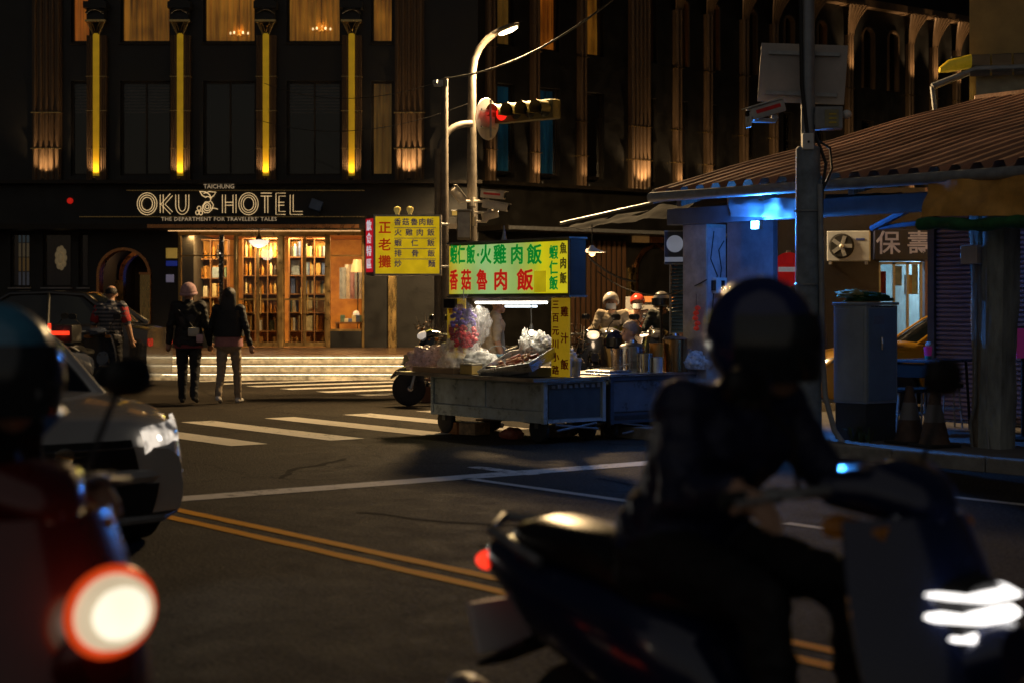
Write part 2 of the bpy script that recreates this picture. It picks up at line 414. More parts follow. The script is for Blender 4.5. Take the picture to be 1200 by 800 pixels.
# ================================================================ HOTEL
FY = 38.0
def fx(px): return (px - 600) * FY / FPX
def fz(py): return CAMH + (358 - py) * FY / FPX
hotel = empty('hotel_building', (0, FY, 0)); tag(hotel, 'dark corner hotel with lit yellow columns, curtained windows and a glazed ground floor', 'building')
m_hwall = mat('dark_stone_cladding', (.010, .009, .0075), .42, var=.35, scale=2.5, bump=.08, bscale=20)
m_hframe = mat('dark_bronze', (.03, .024, .018), .4, .6)
m_pil = mat('bronze_ribs', (.13, .08, .042), .45, .3, stretch=(1, 1, .2), bump=.08)
m_glass = glass('window_glass', (.86, .86, .84), .03, .045)
m_darkglass = mat('dark_glass', (.006, .008, .01), .06, var=.2, rv=.03, spec=.6)
m_room = mat('dark_room', (.03, .026, .022), .9)
m_strip = glow('yellow_light_panel', (1.0, .58, .02), .17)
FLOOR = .45
def wallbox(x0, x1, z0, z1, y0=0, y1=.35, par=None, m=None, name='wall_panel'):
    return MB().bb(x0, x1, y0, y1, z0, z1).build(name, m or m_hwall, par or hotel)
def curtain_mat(name, col, s):
    """light fabric glowing with the lamps of the room behind it"""
    m = bpy.data.materials.new(name); m.use_nodes = True; nt = m.node_tree; N = nt.nodes; L = nt.links; b = N['Principled BSDF']
    tc = N.new('ShaderNodeTexCoord'); mp = N.new('ShaderNodeMapping'); mp.inputs['Scale'].default_value = (9, 1, .35); L.new(tc.outputs['Object'], mp.inputs[0])
    n = N.new('ShaderNodeTexNoise'); n.inputs['Scale'].default_value = 2.2; n.inputs['Detail'].default_value = 5; L.new(mp.outputs[0], n.inputs[0])
    n2 = N.new('ShaderNodeTexNoise'); n2.inputs['Scale'].default_value = .9; n2.inputs['Detail'].default_value = 4; L.new(tc.outputs['Object'], n2.inputs[0])
    mu = N.new('ShaderNodeMath'); mu.operation = 'MULTIPLY'; L.new(n.outputs[0], mu.inputs[0]); L.new(n2.outputs[0], mu.inputs[1])
    mr = N.new('ShaderNodeMapRange'); L.new(mu.outputs[0], mr.inputs[0]); mr.inputs[1].default_value = .12; mr.inputs[2].default_value = .38; mr.inputs[3].default_value = s * .22; mr.inputs[4].default_value = s * 1.9
    b.inputs['Base Color'].default_value = (*[q * .6 for q in col], 1); b.inputs['Roughness'].default_value = .9
    b.inputs['Emission Color'].default_value = (*col, 1); L.new(mr.outputs[0], b.inputs['Emission Strength']); return m
m_cur1 = curtain_mat('amber_curtain', (1.0, .40, .035), .15)
m_cur2 = curtain_mat('orange_curtain', (1.0, .28, .02), .17)
m_cur3 = curtain_mat('olive_curtain', (.9, .46, .08), .06)
m_cur4 = curtain_mat('blue_curtain', (.05, .35, .6), .028)
m_cur5 = curtain_mat('red_curtain', (.9, .12, .05), .10)
def arch_poly(x0, x1, z0, zs, n=14):
    """outline of an arched opening, spring line zs"""
    r = (x1 - x0) / 2; cx = (x0 + x1) / 2
    return [(x0, z0), (x0, zs)] + [(cx - r * math.cos(math.pi * i / n), zs + r * math.sin(math.pi * i / n)) for i in range(1, n)] + [(x1, zs), (x1, z0)]
def window(par, x0, x1, z0, z1, cur=None, name='window', fw=.05, mull=0, y=.10, glassm=None, rot=0, blind=None, gap=None):
    f = MB()
    f.bb(x0, x0 + fw, y, y + .08, z0, z1); f.bb(x1 - fw, x1, y, y + .08, z0, z1)
    f.bb(x0 + fw, x1 - fw, y + .002, y + .078, z0, z0 + fw); f.bb(x0 + fw, x1 - fw, y + .002, y + .078, z1 - fw, z1)
    for k in range(mull):
        x = x0 + (x1 - x0) * (k + 1) / (mull + 1); f.bb(x - .02, x + .02, y + .004, y + .076, z0 + fw, z1 - fw)
    o = f.build(name, m_hframe, par)
    MB().bb(x0 + fw * .5, x1 - fw * .5, y + .035, y + .045, z0 + fw * .5, z1 - fw * .5).build('pane', glassm or m_glass, o)
    # reveal behind the pane
    r = MB(); d = .9
    r.bb(x0 - .02, x0, y + .09, d, z0 - .02, z1 + .02); r.bb(x1, x1 + .02, y + .09, d, z0 - .02, z1 + .02)
    r.bb(x0, x1, y + .09, d, z0 - .02, z0); r.bb(x0, x1, y + .09, d, z1, z1 + .02); r.bb(x0 - .02, x1 + .02, d, d + .02, z0 - .02, z1 + .02)
    r.build('reveal', m_room, o)
    if cur is not None:
        a0, a1 = x0 + .02, x1 - .02
        n = max(12, int((a1 - a0) / .025)); ph = random.random() * 6
        def cf(u, v):
            x = a0 + (a1 - a0) * u
            return (x, .22 + .035 * math.sin(x * 46 + ph + .6 * math.sin(x * 9)) * (.6 + .4 * v), z0 + .02 + (z1 - z0 - .04) * v)
        MB().grid(cf, n, 3).build('curtain', cur, o, smooth=True)
    if blind:
        b = MB()
        for k in range(int((z1 - blind) / .07)):
            z = z1 - .06 - k * .07
            b.box(((x0 + x1) / 2, .24, z), (x1 - x0 - .06, .045, .006), tilt=Matrix.Rotation(R(28), 4, 'X'))
        b.build('blind', mat('blind_slats', (.62, .46, .40), .5), o)
    return o

# ---- left front, upper floors
bays = [(83, 106), (141, 200), (238, 300), (336, 400), (435, 461)]
Z_UP0, Z_UP1, Z_LO0, Z_LO1 = fz(50), 9.3, fz(206), fz(95)
edges = [fx(-60)] + [fx(q) for bq in bays for q in bq] + [fx(560)]
for i in range(0, len(edges), 2): wallbox(edges[i], edges[i + 1], fz(213), 13.5)
for i, (p0, p1) in enumerate(bays):
    x0, x1 = fx(p0), fx(p1)
    wallbox(x0, x1, Z_UP1, 13.5); wallbox(x0, x1, Z_LO1, Z_UP0); wallbox(x0, x1, fz(213), Z_LO0)
    window(hotel, x0, x1, Z_UP0, Z_UP1, [m_cur2, m_cur1, m_cur1, m_cur1, m_cur1][i])
    window(hotel, x0, x1, Z_LO0, Z_LO1, m_cur3 if i == 4 else None, mull=1 if i in (1, 2, 3) else 0, blind=Z_LO1 - .75 if i in (1, 3, 0) else None)
    # thin sill
    MB().bb(x0 - .03, x1 + .03, -.05, .0, Z_UP0 - .05, Z_UP0 - .002).build('sill', m_hframe, hotel)
# chandeliers glowing inside two of the upper rooms
m_bulb = glow('warm_bulb', (1.0, .72, .35), 1.6)
for px, py in ((279, 41), (376, 36)):
    c = empty('chandelier', (fx(px), FY + .165, fz(py))); tag(c, 'small warm chandelier glowing behind an upper hotel window', 'chandelier', 'chandeliers in the upper hotel rooms')
    b = MB(); b.tube([(0, 0, .08), (0, 0, 1.2)], .008, 5)
    for k in range(6):
        a = k * math.pi / 3; b.tube(bez((0, 0, .05), (.12 * math.cos(a), .12 * math.sin(a) * .6, -.05), (.2 * math.cos(a), .2 * math.sin(a) * .6, .03), 6), .008, 5)
    b.build('arms', m_brass, c)
    light('POINT', 'chandelier_glow', c, (0, -.03, .12), 2.0, (1, .62, .22), size=.08)
    for k in range(6):
        a = k * math.pi / 3; MB().ball((.2 * math.cos(a), .12 * math.sin(a), .06), (.022, .022, .035), 8, 6).build('bulb', m_bulb, c)

# ---- lit columns (prototype, then copies)
def make_column(loc, rz=0):
    w = .215
    col = MB(); col.bb(-w, w, -.16, 0, fz(212), fz(43)); 
    for s in (-1, 1):
        for q in (.205, .165, .125): col.tube([(s * q, -.165, fz(212)), (s * q, -.165, fz(43))], .016, 6)
    o = col.build('column', m_pil, hotel, loc, rz, True)
    MB().bb(-.068, .068, -.205, -.165, fz(207), fz(41)).build('light_strip', m_strip, o)
    cp = MB()                                                   # V shaped brass capital under a flat cap
    for s in (-1, 1):
        for k in range(3): cp.tube([(s * (.05 + .012 * k), -.2, fz(42)), (s * (.13 + .035 * k), -.24, fz(28))], .011, 6)
        cp.tube(bez((s * .02, -.2, fz(40)), (s * .03, -.24, fz(34)), (s * .10, -.24, fz(28.5)), 8), .010, 6)
    cp.bb(-.235, .235, -.28, -.0, fz(28), fz(25.5))
    cp.build('capital', m_brass, o, smooth=True)
    bk = MB(); bk.bb(-.20, .20, -.26, 0, fz(25.4), 8.1); bk.tube(bez((-.2, -.28, fz(18)), (.0, -.42, fz(10)), (.2, -.28, fz(18)), 10), .03, 8)
    bk.bb(-.26, .26, -.34, 0, 8.1, 8.25); bk.bb(-.18, .18, -.2, 0, 8.25, 12)
    bk.build('bracket_block', m_hwall, o)
    for yy_ in (91, 131, 175):
        MB().bb(-.235, .235, -.178, -.0, fz(yy_) - .01, fz(yy_) + .01).build('ring', m_brass, o)
    up = MB(); up.lathe([(.045, 0), (.05, .05), (.04, .055)], 10, (0, -.36, fz(213)))
    up.build('uplight', m_black, o)
    return o
def copy_part(o, par, loc, rz=0):
    c = inst(o, par, loc, rz)
    for ch in [q for q in COL.objects if q.parent == o]: inst(ch, c)
    return c
WARM = (1.0, .66, .34)
def uplight(par, loc, e, spot=62, tilt=7, rz=0, col=WARM):
    o = light('SPOT', 'uplight_beam', par, loc, e, col, (R(180 - tilt), 0, rz), soft=.03, spot=spot, blend=.8); return o
col0 = make_column((fx(115), 0, 0))
cols = [col0] + [copy_part(col0, hotel, (fx(p), 0, 0)) for p in (213, 313, 413)]
for c in cols:
    uplight(c, (0, -.36, fz(213) + .07), 44, 110, 5)
def make_pilaster(loc, rz, w=.33, ztop=9.0, n=5):
    b = MB(); b.bb(-w, w, -.10, 0, fz(212), ztop)
    for k in range(n):
        x = -w + (2 * w) * (k + .5) / n; b.tube([(x, -.10, fz(212)), (x, -.10, ztop)], w / n * .72, 10)
    o = b.build('pilaster', m_pil, hotel, loc, rz, True)
    for yy_ in (133, 175): MB().bb(-w - .02, w + .02, -.152, 0, fz(yy_) - .01, fz(yy_) + .01).build('ring', m_brass, o)
    up = MB(); up.lathe([(.045, 0), (.05, .05), (.04, .055)], 10, (0, -.36, fz(213)))
    up.build('uplight', m_black, o)
    return o
pil0 = make_pilaster((fx(56), 0, 0), 0)
uplight(pil0, (0, -.36, fz(213) + .07), 80, 110, 5)
p2 = copy_part(pil0, hotel, (fx(480), 0, 0)); uplight(p2, (0, -.36, fz(213) + .07), 80, 110, 5)

# ---- ledge, sign band, canopy
ZC = 3.085
MB().bb(fx(-60), fx(560) + .1, -.50, 0, fz(217), fz(213)).build('ledge', m_hframe, hotel)
wallbox(fx(-60), fx(560), ZC, fz(217), -.12, .35)
MB().bb(fx(150), fx(428), -.17, -.12, fz(224.5), fz(223.5)).build('trim', m_brass, hotel)
MB().bb(fx(95), fx(428), -.17, -.12, fz(255.2), fz(254.2)).build('trim', m_brass, hotel)
can = MB(); can.bb(fx(-60), fx(560), -1.1, -.121, ZC, ZC + .115); cano = can.build('canopy', m_hframe, hotel)
MB().bb(fx(185), fx(426), -1.125, -1.10, ZC + .02, ZC + .10).build('canopy_edge', m_copper, cano)
m_led = glow('warm_led_strip', (1.0, .55, .22), 1.3)
MB().bb(fx(200), fx(424), -.30, -.28, ZC - .015, ZC - .001).build('led_strip', m_led, cano)

# ---- ground floor, left of the shop front
def gwall(p0, p1, z0=FLOOR - .5, z1=None, m=None): return wallbox(fx(p0), fx(p1), z0, z1 or ZC, 0, .35, None, m)
gwall(-60, 12); gwall(36, 50); gwall(84, 92); gwall(104, 111.5)
for p0, p1 in ((12, 36), (50, 84), (92, 104)):
    wallbox(fx(p0), fx(p1), FLOOR - .5, fz(337)); wallbox(fx(p0), fx(p1), fz(273), ZC)
    window(hotel, fx(p0), fx(p1), fz(337), fz(273), None)
    MB().bb(fx(p0) - .02, fx(p1) + .02, -.12, -.001, fz(338.5), fz(337)).build('sill', m_greypaint, hotel)
# stained strips of light in the first window
lf = [(.30, .36, .5), (.7, .42, .10), (.75, .5, .2), (.25, .4, .45)]
for k in range(4):
    x = fx(17 + k * 4.8)
    g = empty('light_tube_panel', (x, FY + .4, fz(335))); tag(g, 'narrow coloured glass light strip inside the dark hotel window', 'light strip', 'coloured light strips in the hotel window')
    for j, cc in enumerate([(.35, .38, .5), (.8, .45, .12), (.75, .55, .3), (.25, .4, .5)]):
        MB().bb(-.025, .025, 0, .02, j * .33 + .01, j * .33 + .32).build('glass_cell', glow('stained_%d' % j, cc, .055), g)
# gold rosette
ro = empty('gold_ornament', (fx(66.5), FY + .35, fz(302))); tag(ro, 'oval gold ornament glowing in the dark hotel window', 'ornament')
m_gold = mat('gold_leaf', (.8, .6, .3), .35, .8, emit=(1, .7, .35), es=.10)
b = MB()
for k in range(9):
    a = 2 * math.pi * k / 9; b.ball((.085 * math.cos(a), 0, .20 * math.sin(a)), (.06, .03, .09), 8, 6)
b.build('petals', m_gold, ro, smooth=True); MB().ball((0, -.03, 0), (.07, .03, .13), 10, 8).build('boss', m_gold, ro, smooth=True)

# ---- arched entrance lined with brass
ax0, ax1, zs = fx(114), fx(177), fz(322)
rA = (ax1 - ax0) / 2; axc = (ax0 + ax1) / 2
def arch_band(b, x0, x1, z0, zs, y0, y1, t):
    """solid arch ring of width t"""
    o_ = arch_poly(x0 - t, x1 + t, z0, zs); i_ = arch_poly(x0, x1, z0, zs); n = len(o_)
    vs = [(x, y0, z) for x, z in o_] + [(x, y0, z) for x, z in i_] + [(x, y1, z) for x, z in o_] + [(x, y1, z) for x, z in i_]
    fs = []
    for k in range(n - 1): fs += [(k, k + 1, n + k + 1, n + k), (2 * n + k, 3 * n + k, 3 * n + k + 1, 2 * n + k + 1), (k, 2 * n + k, 2 * n + k + 1, k + 1), (n + k, n + k + 1, 3 * n + k + 1, 3 * n + k)]
    b.add(vs, fs)
# wall with an arched hole
def arch_wall(x0, x1, z0, z1, ax0, ax1, zs, y0, y1, par, m=None):
    pts = arch_poly(ax0, ax1, z0, zs, 20); b = MB()
    for (xa, za), (xb, zb) in zip(pts, pts[1:]):
        if abs(xa - xb) < 1e-6: continue
        lo0, lo1 = za, zb
        b.add([(xa, y0, lo0), (xb, y0, lo1), (xb, y0, z1), (xa, y0, z1), (xa, y1, lo0), (xb, y1, lo1), (xb, y1, z1), (xa, y1, z1)], [(0, 1, 2, 3), (4, 7, 6, 5), (0, 4, 5, 1)])
    if ax0 - x0 > .005: b.bb(x0, ax0, y0, y1, z0, z1)
    if x1 - ax1 > .005: b.bb(ax1, x1, y0, y1, z0, z1)
    return b.build('wall_panel', m or m_hwall, par)
arch_wall(fx(111.5), fx(210), FLOOR - .5, ZC, ax0, ax1, zs, 0, .35, hotel)
ar = MB(); arch_band(ar, ax0 + .06, ax1 - .06, FLOOR, zs, -.07, .30, .065); ao = ar.build('arch_frame', m_copper, hotel, smooth=True)
jb = MB()
jb.bb(ax1 - .23, ax1 - .002, -.10, .10, FLOOR, zs); jb.build('brass_jamb', m_brass, hotel)
b = MB(); b.bb(ax1 - .25, ax1 + .01, -.12, -.0, zs, zs + .05); b.bb(ax1 - .25, ax1 + .01, -.12, .0, FLOOR + .55, FLOOR + .60); b.build('jamb_band', m_copper, hotel)
b = MB(); arch_band(b, fx(120), fx(178), FLOOR, zs, 2.0, 2.3, .10); b.build('inner_arch', m_copper, hotel, smooth=True)
b = MB(); b.bb(fx(111), fx(121), 1.95, 2.05, FLOOR, zs - .1); b.build('brass_jamb', m_brass, hotel)
b = MB()
b.bb(ax0 - .4, ax0 - .05, .36, 4, FLOOR - .4, 3.4); b.bb(ax1 + .5, ax1 + .9, .36, 4, FLOOR - .4, 3.4); b.bb(ax0 - .4, ax1 + .9, 4, 4.2, FLOOR - .4, 3.4); b.bb(ax0 - .4, ax1 + .9, .36, 4, 3.3, 3.4); b.bb(ax0 - .4, ax1 + .9, .3, 4, FLOOR - .1, FLOOR - .01)
b.build('entrance_hall', m_room, hotel)
bp_ = empty('blue_screen', (fx(125) + .35, FY + 3.6, fz(312))); tag(bp_, 'tall blue screen glowing deep inside the arched hotel entrance', 'screen')
MB().bb(-.16, .16, 0, .04, -.38, .38, .01).build('case', m_black, bp_); MB().bb(-.145, .145, -.006, -.001, -.36, .36).build('display', glow('blue_screen_light', (.03, .12, .8), .22), bp_)
light('POINT', 'hall_lamp', hotel, (axc + .1, 1.4, 2.75), 14, (1, .6, .3), size=.06)

# menu plates beside the shop window
for k, (y0, y1, cc, s) in enumerate(((291, 303, (1, .62, .12), .16), (306, 312, (.05, .1, .8), .10), (322, 331, (.6, .55, .8), .10))):
    q = MB(); q.bb(fx(195), fx(208) if k < 2 else fx(204), -.06, -.002, fz(y1), fz(y0), .008)
    o = q.build(['amber_plate', 'blue_plate', 'notice_plate'][k], glow('plate_%d' % k, cc, s)); o.location = (0, FY, 0)
    tag(o, ['small amber lit plate on the dark wall beside the shop window', 'thin blue lit plate under the amber plate on the dark wall', 'small pale lit notice under the blue plate on the dark wall'][k], 'sign')

# ---- glazed shop front
SX = [(212, 257), (262, 274), (278, 326), (332, 382), (387, 424)]
m_frame = mat('gilded_frame', (.42, .27, .10), .35, .85)
sf = MB()
posts = [(209, 212), (257, 262), (274, 278), (326, 332), (382, 387), (424, 427)]
for i, (p0, p1) in enumerate(posts):
    MB().bb(fx(p0), fx(p1), -.04, .12, FLOOR, fz(276.2), .01).build('mullion', m_frame if i != 1 else m_black, hotel)
MB().bb(fx(209), fx(427), -.05, .14, fz(276), ZC).build('head_rail', m_frame, hotel)
for i, (p0, p1) in enumerate(SX):
    x0, x1 = fx(p0), fx(p1); zb = FLOOR + .12 if i in (2, 3) else fz(388)
    if i in (2, 3):                                             # a pair of glazed door leaves
        xm = (x0 + x1) / 2
        for a0, a1, s in ((x0, xm - .004, 1), (xm + .004, x1, -1)):
            d = MB(); t = .026
            d.bb(a0, a0 + t, .0, .06, FLOOR + .02, fz(276)); d.bb(a1 - t, a1, .0, .06, FLOOR + .02, fz(276)); d.bb(a0 + t, a1 - t, .002, .058, FLOOR + .02, FLOOR + .12); d.bb(a0 + t, a1 - t, .002, .058, fz(276) - t, fz(276))
            d.bb(a0 + t, a1 - t, .004, .056, fz(352), fz(350))
            do = d.build('door', m_frame, hotel)
            MB().bb(a0 + t * .5, a1 - t * .5, .025, .033, FLOOR + .1, fz(276) - .02).build('pane', m_glass, do)
            hx = (a1 - .07) if s == 1 else (a0 + .07); MB().tube([(hx, -.06, FLOOR + .75), (hx, -.06, FLOOR + 1.35)], .014, 8).build('door_handle', m_brass, do)
    else:
        wallbox(x0, x1, FLOOR - .4, zb, 0, .12)
        f = MB(); t = .035; f.bb(x0, x1, .0, .07, zb, zb + .05); f.bb(x0, x1, .002, .068, fz(300.5), fz(299)); 
        o = f.build('window', m_frame, hotel); MB().bb(x0, x1, .03, .038, zb + .03, fz(276)).build('pane', m_glass, o)
# room behind
RX0, RX1, RD = fx(206), fx(432), 4.2
m_amber = mat('amber_wall', (.62, .26, .06), .7, var=.5, scale=1.6, col2=(.75, .42, .10))
b = MB(); b.bb(RX0, RX1, RD, RD + .1, FLOOR, 3.1); b.bb(RX0 - .1, RX0, .15, RD, FLOOR, 3.1); b.bb(RX1, RX1 + .1, .15, RD, FLOOR, 3.1); b.build('shop_wall', m_amber, hotel)
b = MB(); b.bb(RX0, RX1, .13, RD, 3.05, 3.15); b.build('shop_ceiling', m_amber, hotel)
b = MB(); b.bb(fx(-60), fx(560), -6.5, RD, FLOOR - .3, FLOOR - .004);  # replaced below by the terrace
b = MB(); b.bb(RX0, RX1, .12, RD, FLOOR - .06, FLOOR + .005); b.build('shop_floor', mat('shop_floor_wood', (.22, .11, .045), .4, stretch=(1, 8, 1)), hotel)
for q in range(3): light('AREA', 'shop_ceiling_light', hotel, (RX0 + (RX1 - RX0) * (q + .5) / 3, .34, 2.98), 75, (1, .60, .22), (R(25), 0, 0), 1.0, .15)
light('AREA', 'shop_ceiling_light', hotel, ((RX0 + RX1) / 2, 2.2, 3.0), 140, (1, .58, .22), None, 3.4, .5)
# ---- shelves and goods in the shop window
m_shelfw = mat('shelf_wood', (.30, .15, .06), .5, stretch=(6, 1, 6))
goods = [mat('goods_%d' % i, c, .5, var=.3, scale=14) for i, c in enumerate([(.62, .30, .06), (.12, .20, .50), (.85, .70, .40), (.16, .28, .24), (.75, .45, .10), (.88, .82, .66), (.06, .05, .05), (.34, .48, .70), (.8, .55, .2)])]
m_bottle = mat('bottle_amber', (.45, .20, .03), .12, var=.2, spec=.7)
def bookcase(px0, px1, y, rows, z0, z1, label, cells=1, kind='books'):
    x0, x1 = fx(px0), fx(px1); w = x1 - x0
    t = empty('display_shelf', (x0, FY + y, FLOOR + .006)); tag(t, label, 'shelf')
    zz0, zz1 = z0 - FLOOR, z1 - FLOOR
    for k in range(cells + 1): MB().bb(w * k / cells - .012, w * k / cells + .012, 0, .28, 0, zz1).build('upright', m_shelfw, t)
    MB().bb(0, w, .28, .30, 0, zz1).build('back_panel', m_amber, t)
    for r_ in range(rows + 1):
        z = zz0 + (zz1 - zz0) * r_ / rows; MB().bb(.012, w - .012, .005, .275, z - .012, z + .012).build('shelf_board', m_shelfw, t)
    return [(x0 + w * c / cells, x0 + w * (c + 1) / cells, FY + y, FLOOR + .006 + zz0 + (zz1 - zz0) * r_ / rows + .013, (zz1 - zz0) / rows - .03) for r_ in range(rows) for c in range(cells)]
cells_ = []
cells_ += [(c, 'b') for c in bookcase(280, 324, .55, 5, FLOOR + .35, fz(279), 'tall wooden shelf of bottles and boxes behind the glazed door with the pendant lamp', 3)]
cells_ += [(c, 'k') for c in bookcase(335, 380, .55, 5, FLOOR + .35, fz(279), 'tall wooden shelf of books and framed prints behind the right glazed door', 3)]
cells_ += [(c, 'b') for c in bookcase(214, 255, 1.3, 4, fz(372), fz(279), 'amber lit shelf of bottles behind the shop window beside the arch', 2)]
rnd = random.Random(5)
protos = {}
def good(kind, w, h, mi, x, y, z):
    key = (kind, round(w, 2), round(h, 2), mi)
    if key not in protos:
        b = MB()
        if kind == 'book': b.bb(-w / 2, w / 2, 0, .15, 0, h, .004)
        elif kind == 'framed_print': b.bb(-w / 2, w / 2, .05, .07, 0, h); b.bb(-w / 2 + .012, w / 2 - .012, .043, .049, .012, h - .012)
        elif kind == 'box': b.bb(-w / 2, w / 2, 0, .16, 0, h, .006)
        else: b.lathe([(w / 2, 0), (w / 2, h * .58), (w / 2 * .9, h * .66), (w * .17, h * .78), (w * .15, h), (.001, h)], 10)
        protos[key] = b.mesh(kind, goods[mi] if kind != 'bottle' else (m_bottle if mi % 2 else goods[mi]), kind == 'bottle')
    o = bpy.data.objects.new(kind, protos[key]); link(o); o.location = (x, y, z)
    tag(o, {'book': 'upright book on the lit shop shelves behind the hotel glass', 'bottle': 'bottle on the lit shop shelves behind the hotel glass', 'box': 'packaged box on the lit shop shelves behind the hotel glass', 'framed_print': 'framed print on the lit shop shelves behind the hotel glass'}[kind], kind.replace('_', ' '), {'box': 'boxes'}.get(kind, kind.replace('_', ' ') + 's') + ' on the hotel shop shelves')
for (x0, x1, y, z, h), kk in cells_:
    x = x0 + .03
    mode = rnd.choice(['book', 'book', 'framed_print', 'box']) if kk == 'k' else rnd.choice(['bottle', 'bottle', 'box'])
    while x < x1 - .05:
        w = {'book': rnd.choice([.03, .05]), 'bottle': .07, 'box': rnd.choice([.10, .15]), 'framed_print': .20}[mode]
        if x + w > x1 - .015: break
        hh = h * rnd.choice([.6, .75, .88]) if mode != 'framed_print' else h * .85
        good(mode, w, hh, rnd.randrange(len(goods)), x + w / 2, y + .06 + rnd.random() * .02, z)
        x += w + {'book': .002, 'bottle': .03, 'box': .03, 'framed_print': .03}[mode]
# right window: a cafe table with a seated guest's back, a floor lamp and hanging cloths
lampst = empty('floor_lamp', (fx(413), FY + 1.3, FLOOR + .006)); tag(lampst, 'standing lamp with pale shade in the right shop window', 'lamp')
MB().tube([(0, 0, 0), (0, 0, 1.9)], .012, 6).build('pole', m_black, lampst)
MB().lathe([(.14, 0), (.14, .02), (.02, .04)], 14).build('base', m_black, lampst)
MB().lathe([(.17, 1.72), (.10, 2.02)], 16, cap=False).build('lamp_shade', glow('lamp_shade_light', (1, .68, .32), .5), lampst)
m_blind = [mat('cloth_%d' % i, c, .8, var=.3) for i, c in enumerate([(.35, .45, .62), (.6, .62, .66), (.45, .30, .45)])]
for i in range(5):
    x = fx(392 + i * 6.2); b = MB()
    b.grid(lambda u, v: (x - .10 + .2 * u, FY + 2.1 + .03 * math.sin(u * 9 + i), fz(350) + v * (.75 + .1 * math.sin(i * 2.3))), 8, 4, .006)
    o = b.build('hanging_shirt', m_blind[i % 3], smooth=True); tag(o, 'pale cloth hanging on a rail in the right shop window', 'cloth', 'cloths hanging in the right shop window')
tb = empty('display_table', (fx(406), FY + .75, FLOOR + .006)); tag(tb, 'dark display table loaded with small goods in the right shop window', 'table')
MB().bb(-.32, .32, -.25, .25, .52, .56).build('table_top', m_shelfw, tb)
for sx in (-.28, .28):
    for sy in (-.2, .2): MB().bb(sx - .02, sx + .02, sy - .02, sy + .02, 0, .52).build('leg', m_shelfw, tb)
for i in range(6):
    good('box', .10, rnd.choice([.08, .12, .16]), rnd.randrange(9), fx(398 + i * 4.6), FY + .62, FLOOR + .566)
rd = empty('round_lamp', (fx(413), FY + .9, FLOOR + .566)); tag(rd, 'small glowing globe lamp on the display table', 'lamp')
MB().lathe([(.05, 0), (.05, .02), (.012, .03), (.012, .12)], 10).build('base', m_brass, rd); MB().ball((0, 0, .19), .075, 12, 8).build('globe', glow('globe_light', (1, .8, .5), .9), rd)

# tinsel post decoration and string lights inside the entrance
m_orn = mat('silver_tinsel', (.6, .6, .6), .2, .9)
gb = empty('tinsel_garland', (fx(259.5), FY - .075, FLOOR + 1.0)); tag(gb, 'silver tinsel garland wound up the black post in the shop front', 'garland')
b = MB()
for k in range(60):
    z = k * .027; a = k * 1.1; b.box((.055 * math.cos(a), .03 * math.sin(a), z), (.03, .02, .02), a)
b.build('tinsel', m_orn, gb)

# pendant lamp under the canopy
pl = empty('pendant_lamp', (fx(303.5) * 37.4 / 38, FY - .6, ZC)); tag(pl, 'white bowl pendant lamp hanging under the hotel canopy before the doors', 'lamp')
b = MB(); b.tube([(0, 0, 0), (0, 0, -.20)], .012, 8); b.lathe([(.09, -.22), (.02, -.10), (.02, -.02)], 14); b.build('stem', m_brass, pl, smooth=True)
MB().lathe([(.02, -.40), (.12, -.37), (.20, -.31), (.235, -.24), (.10, -.22), (.01, -.215)], 20).build('bowl', glow('pendant_bowl_light', (1, .88, .70), 1.0), pl, smooth=True)
light('POINT', 'pendant_glow', pl, (0, 0, -.5), 10, (1, .8, .55), size=.15)

# ---- terrace, steps with light strips
m_step = mat('step_stone', (.30, .27, .22), .6, var=.35, scale=5, bump=.15)
SXL, SXR = fx(30), -2.05
terr = empty('terrace', (0, 0, 0)); tag(terr, kind='structure')
MB().bb(fx(-60), SXR, 32.4, FY + .0, -.05, FLOOR).build('terrace_slab', mat('terrace_tiles', (.20, .11, .06), .35, var=.3, scale=4), terr)
MB().bb(SXR, 12, 33.4, FY + 9, -.05, .16).build('side_pavement', m_concrete, terr)
MB().bb(SXR, SXR + .25, 31.6, 33.4, -.05, FLOOR + .02).build('cheek_wall', m_hwall, terr)
m_stepled = glow('step_led', (1.0, .80, .48), 4.5)
for k in range(3):
    y0 = 31.5 + k * .30; z1 = .15 * (k + 1)
    if k < 2: MB().bb(SXL, SXR, y0, 32.4, -.05 if k == 0 else z1 - .15, z1, 0).build('step', m_step, terr)
    nose = MB().bb(SXL, SXR, y0 - .05, y0 - .002, z1 - .035, z1 + .003).build('step_nosing', m_step, terr)
    MB().bb(SXL, SXR, y0 - .046, y0 - .03, z1 - .045, z1 - .036).build('led_strip', m_stepled, terr)
    MB().bb(SXL, SXR, y0 - .012, y0 - .003, z1 - .149, z1 - .05).build('riser', mat('riser_stone', (.5, .45, .36), .6, var=.5, scale=9, bump=.2), terr)

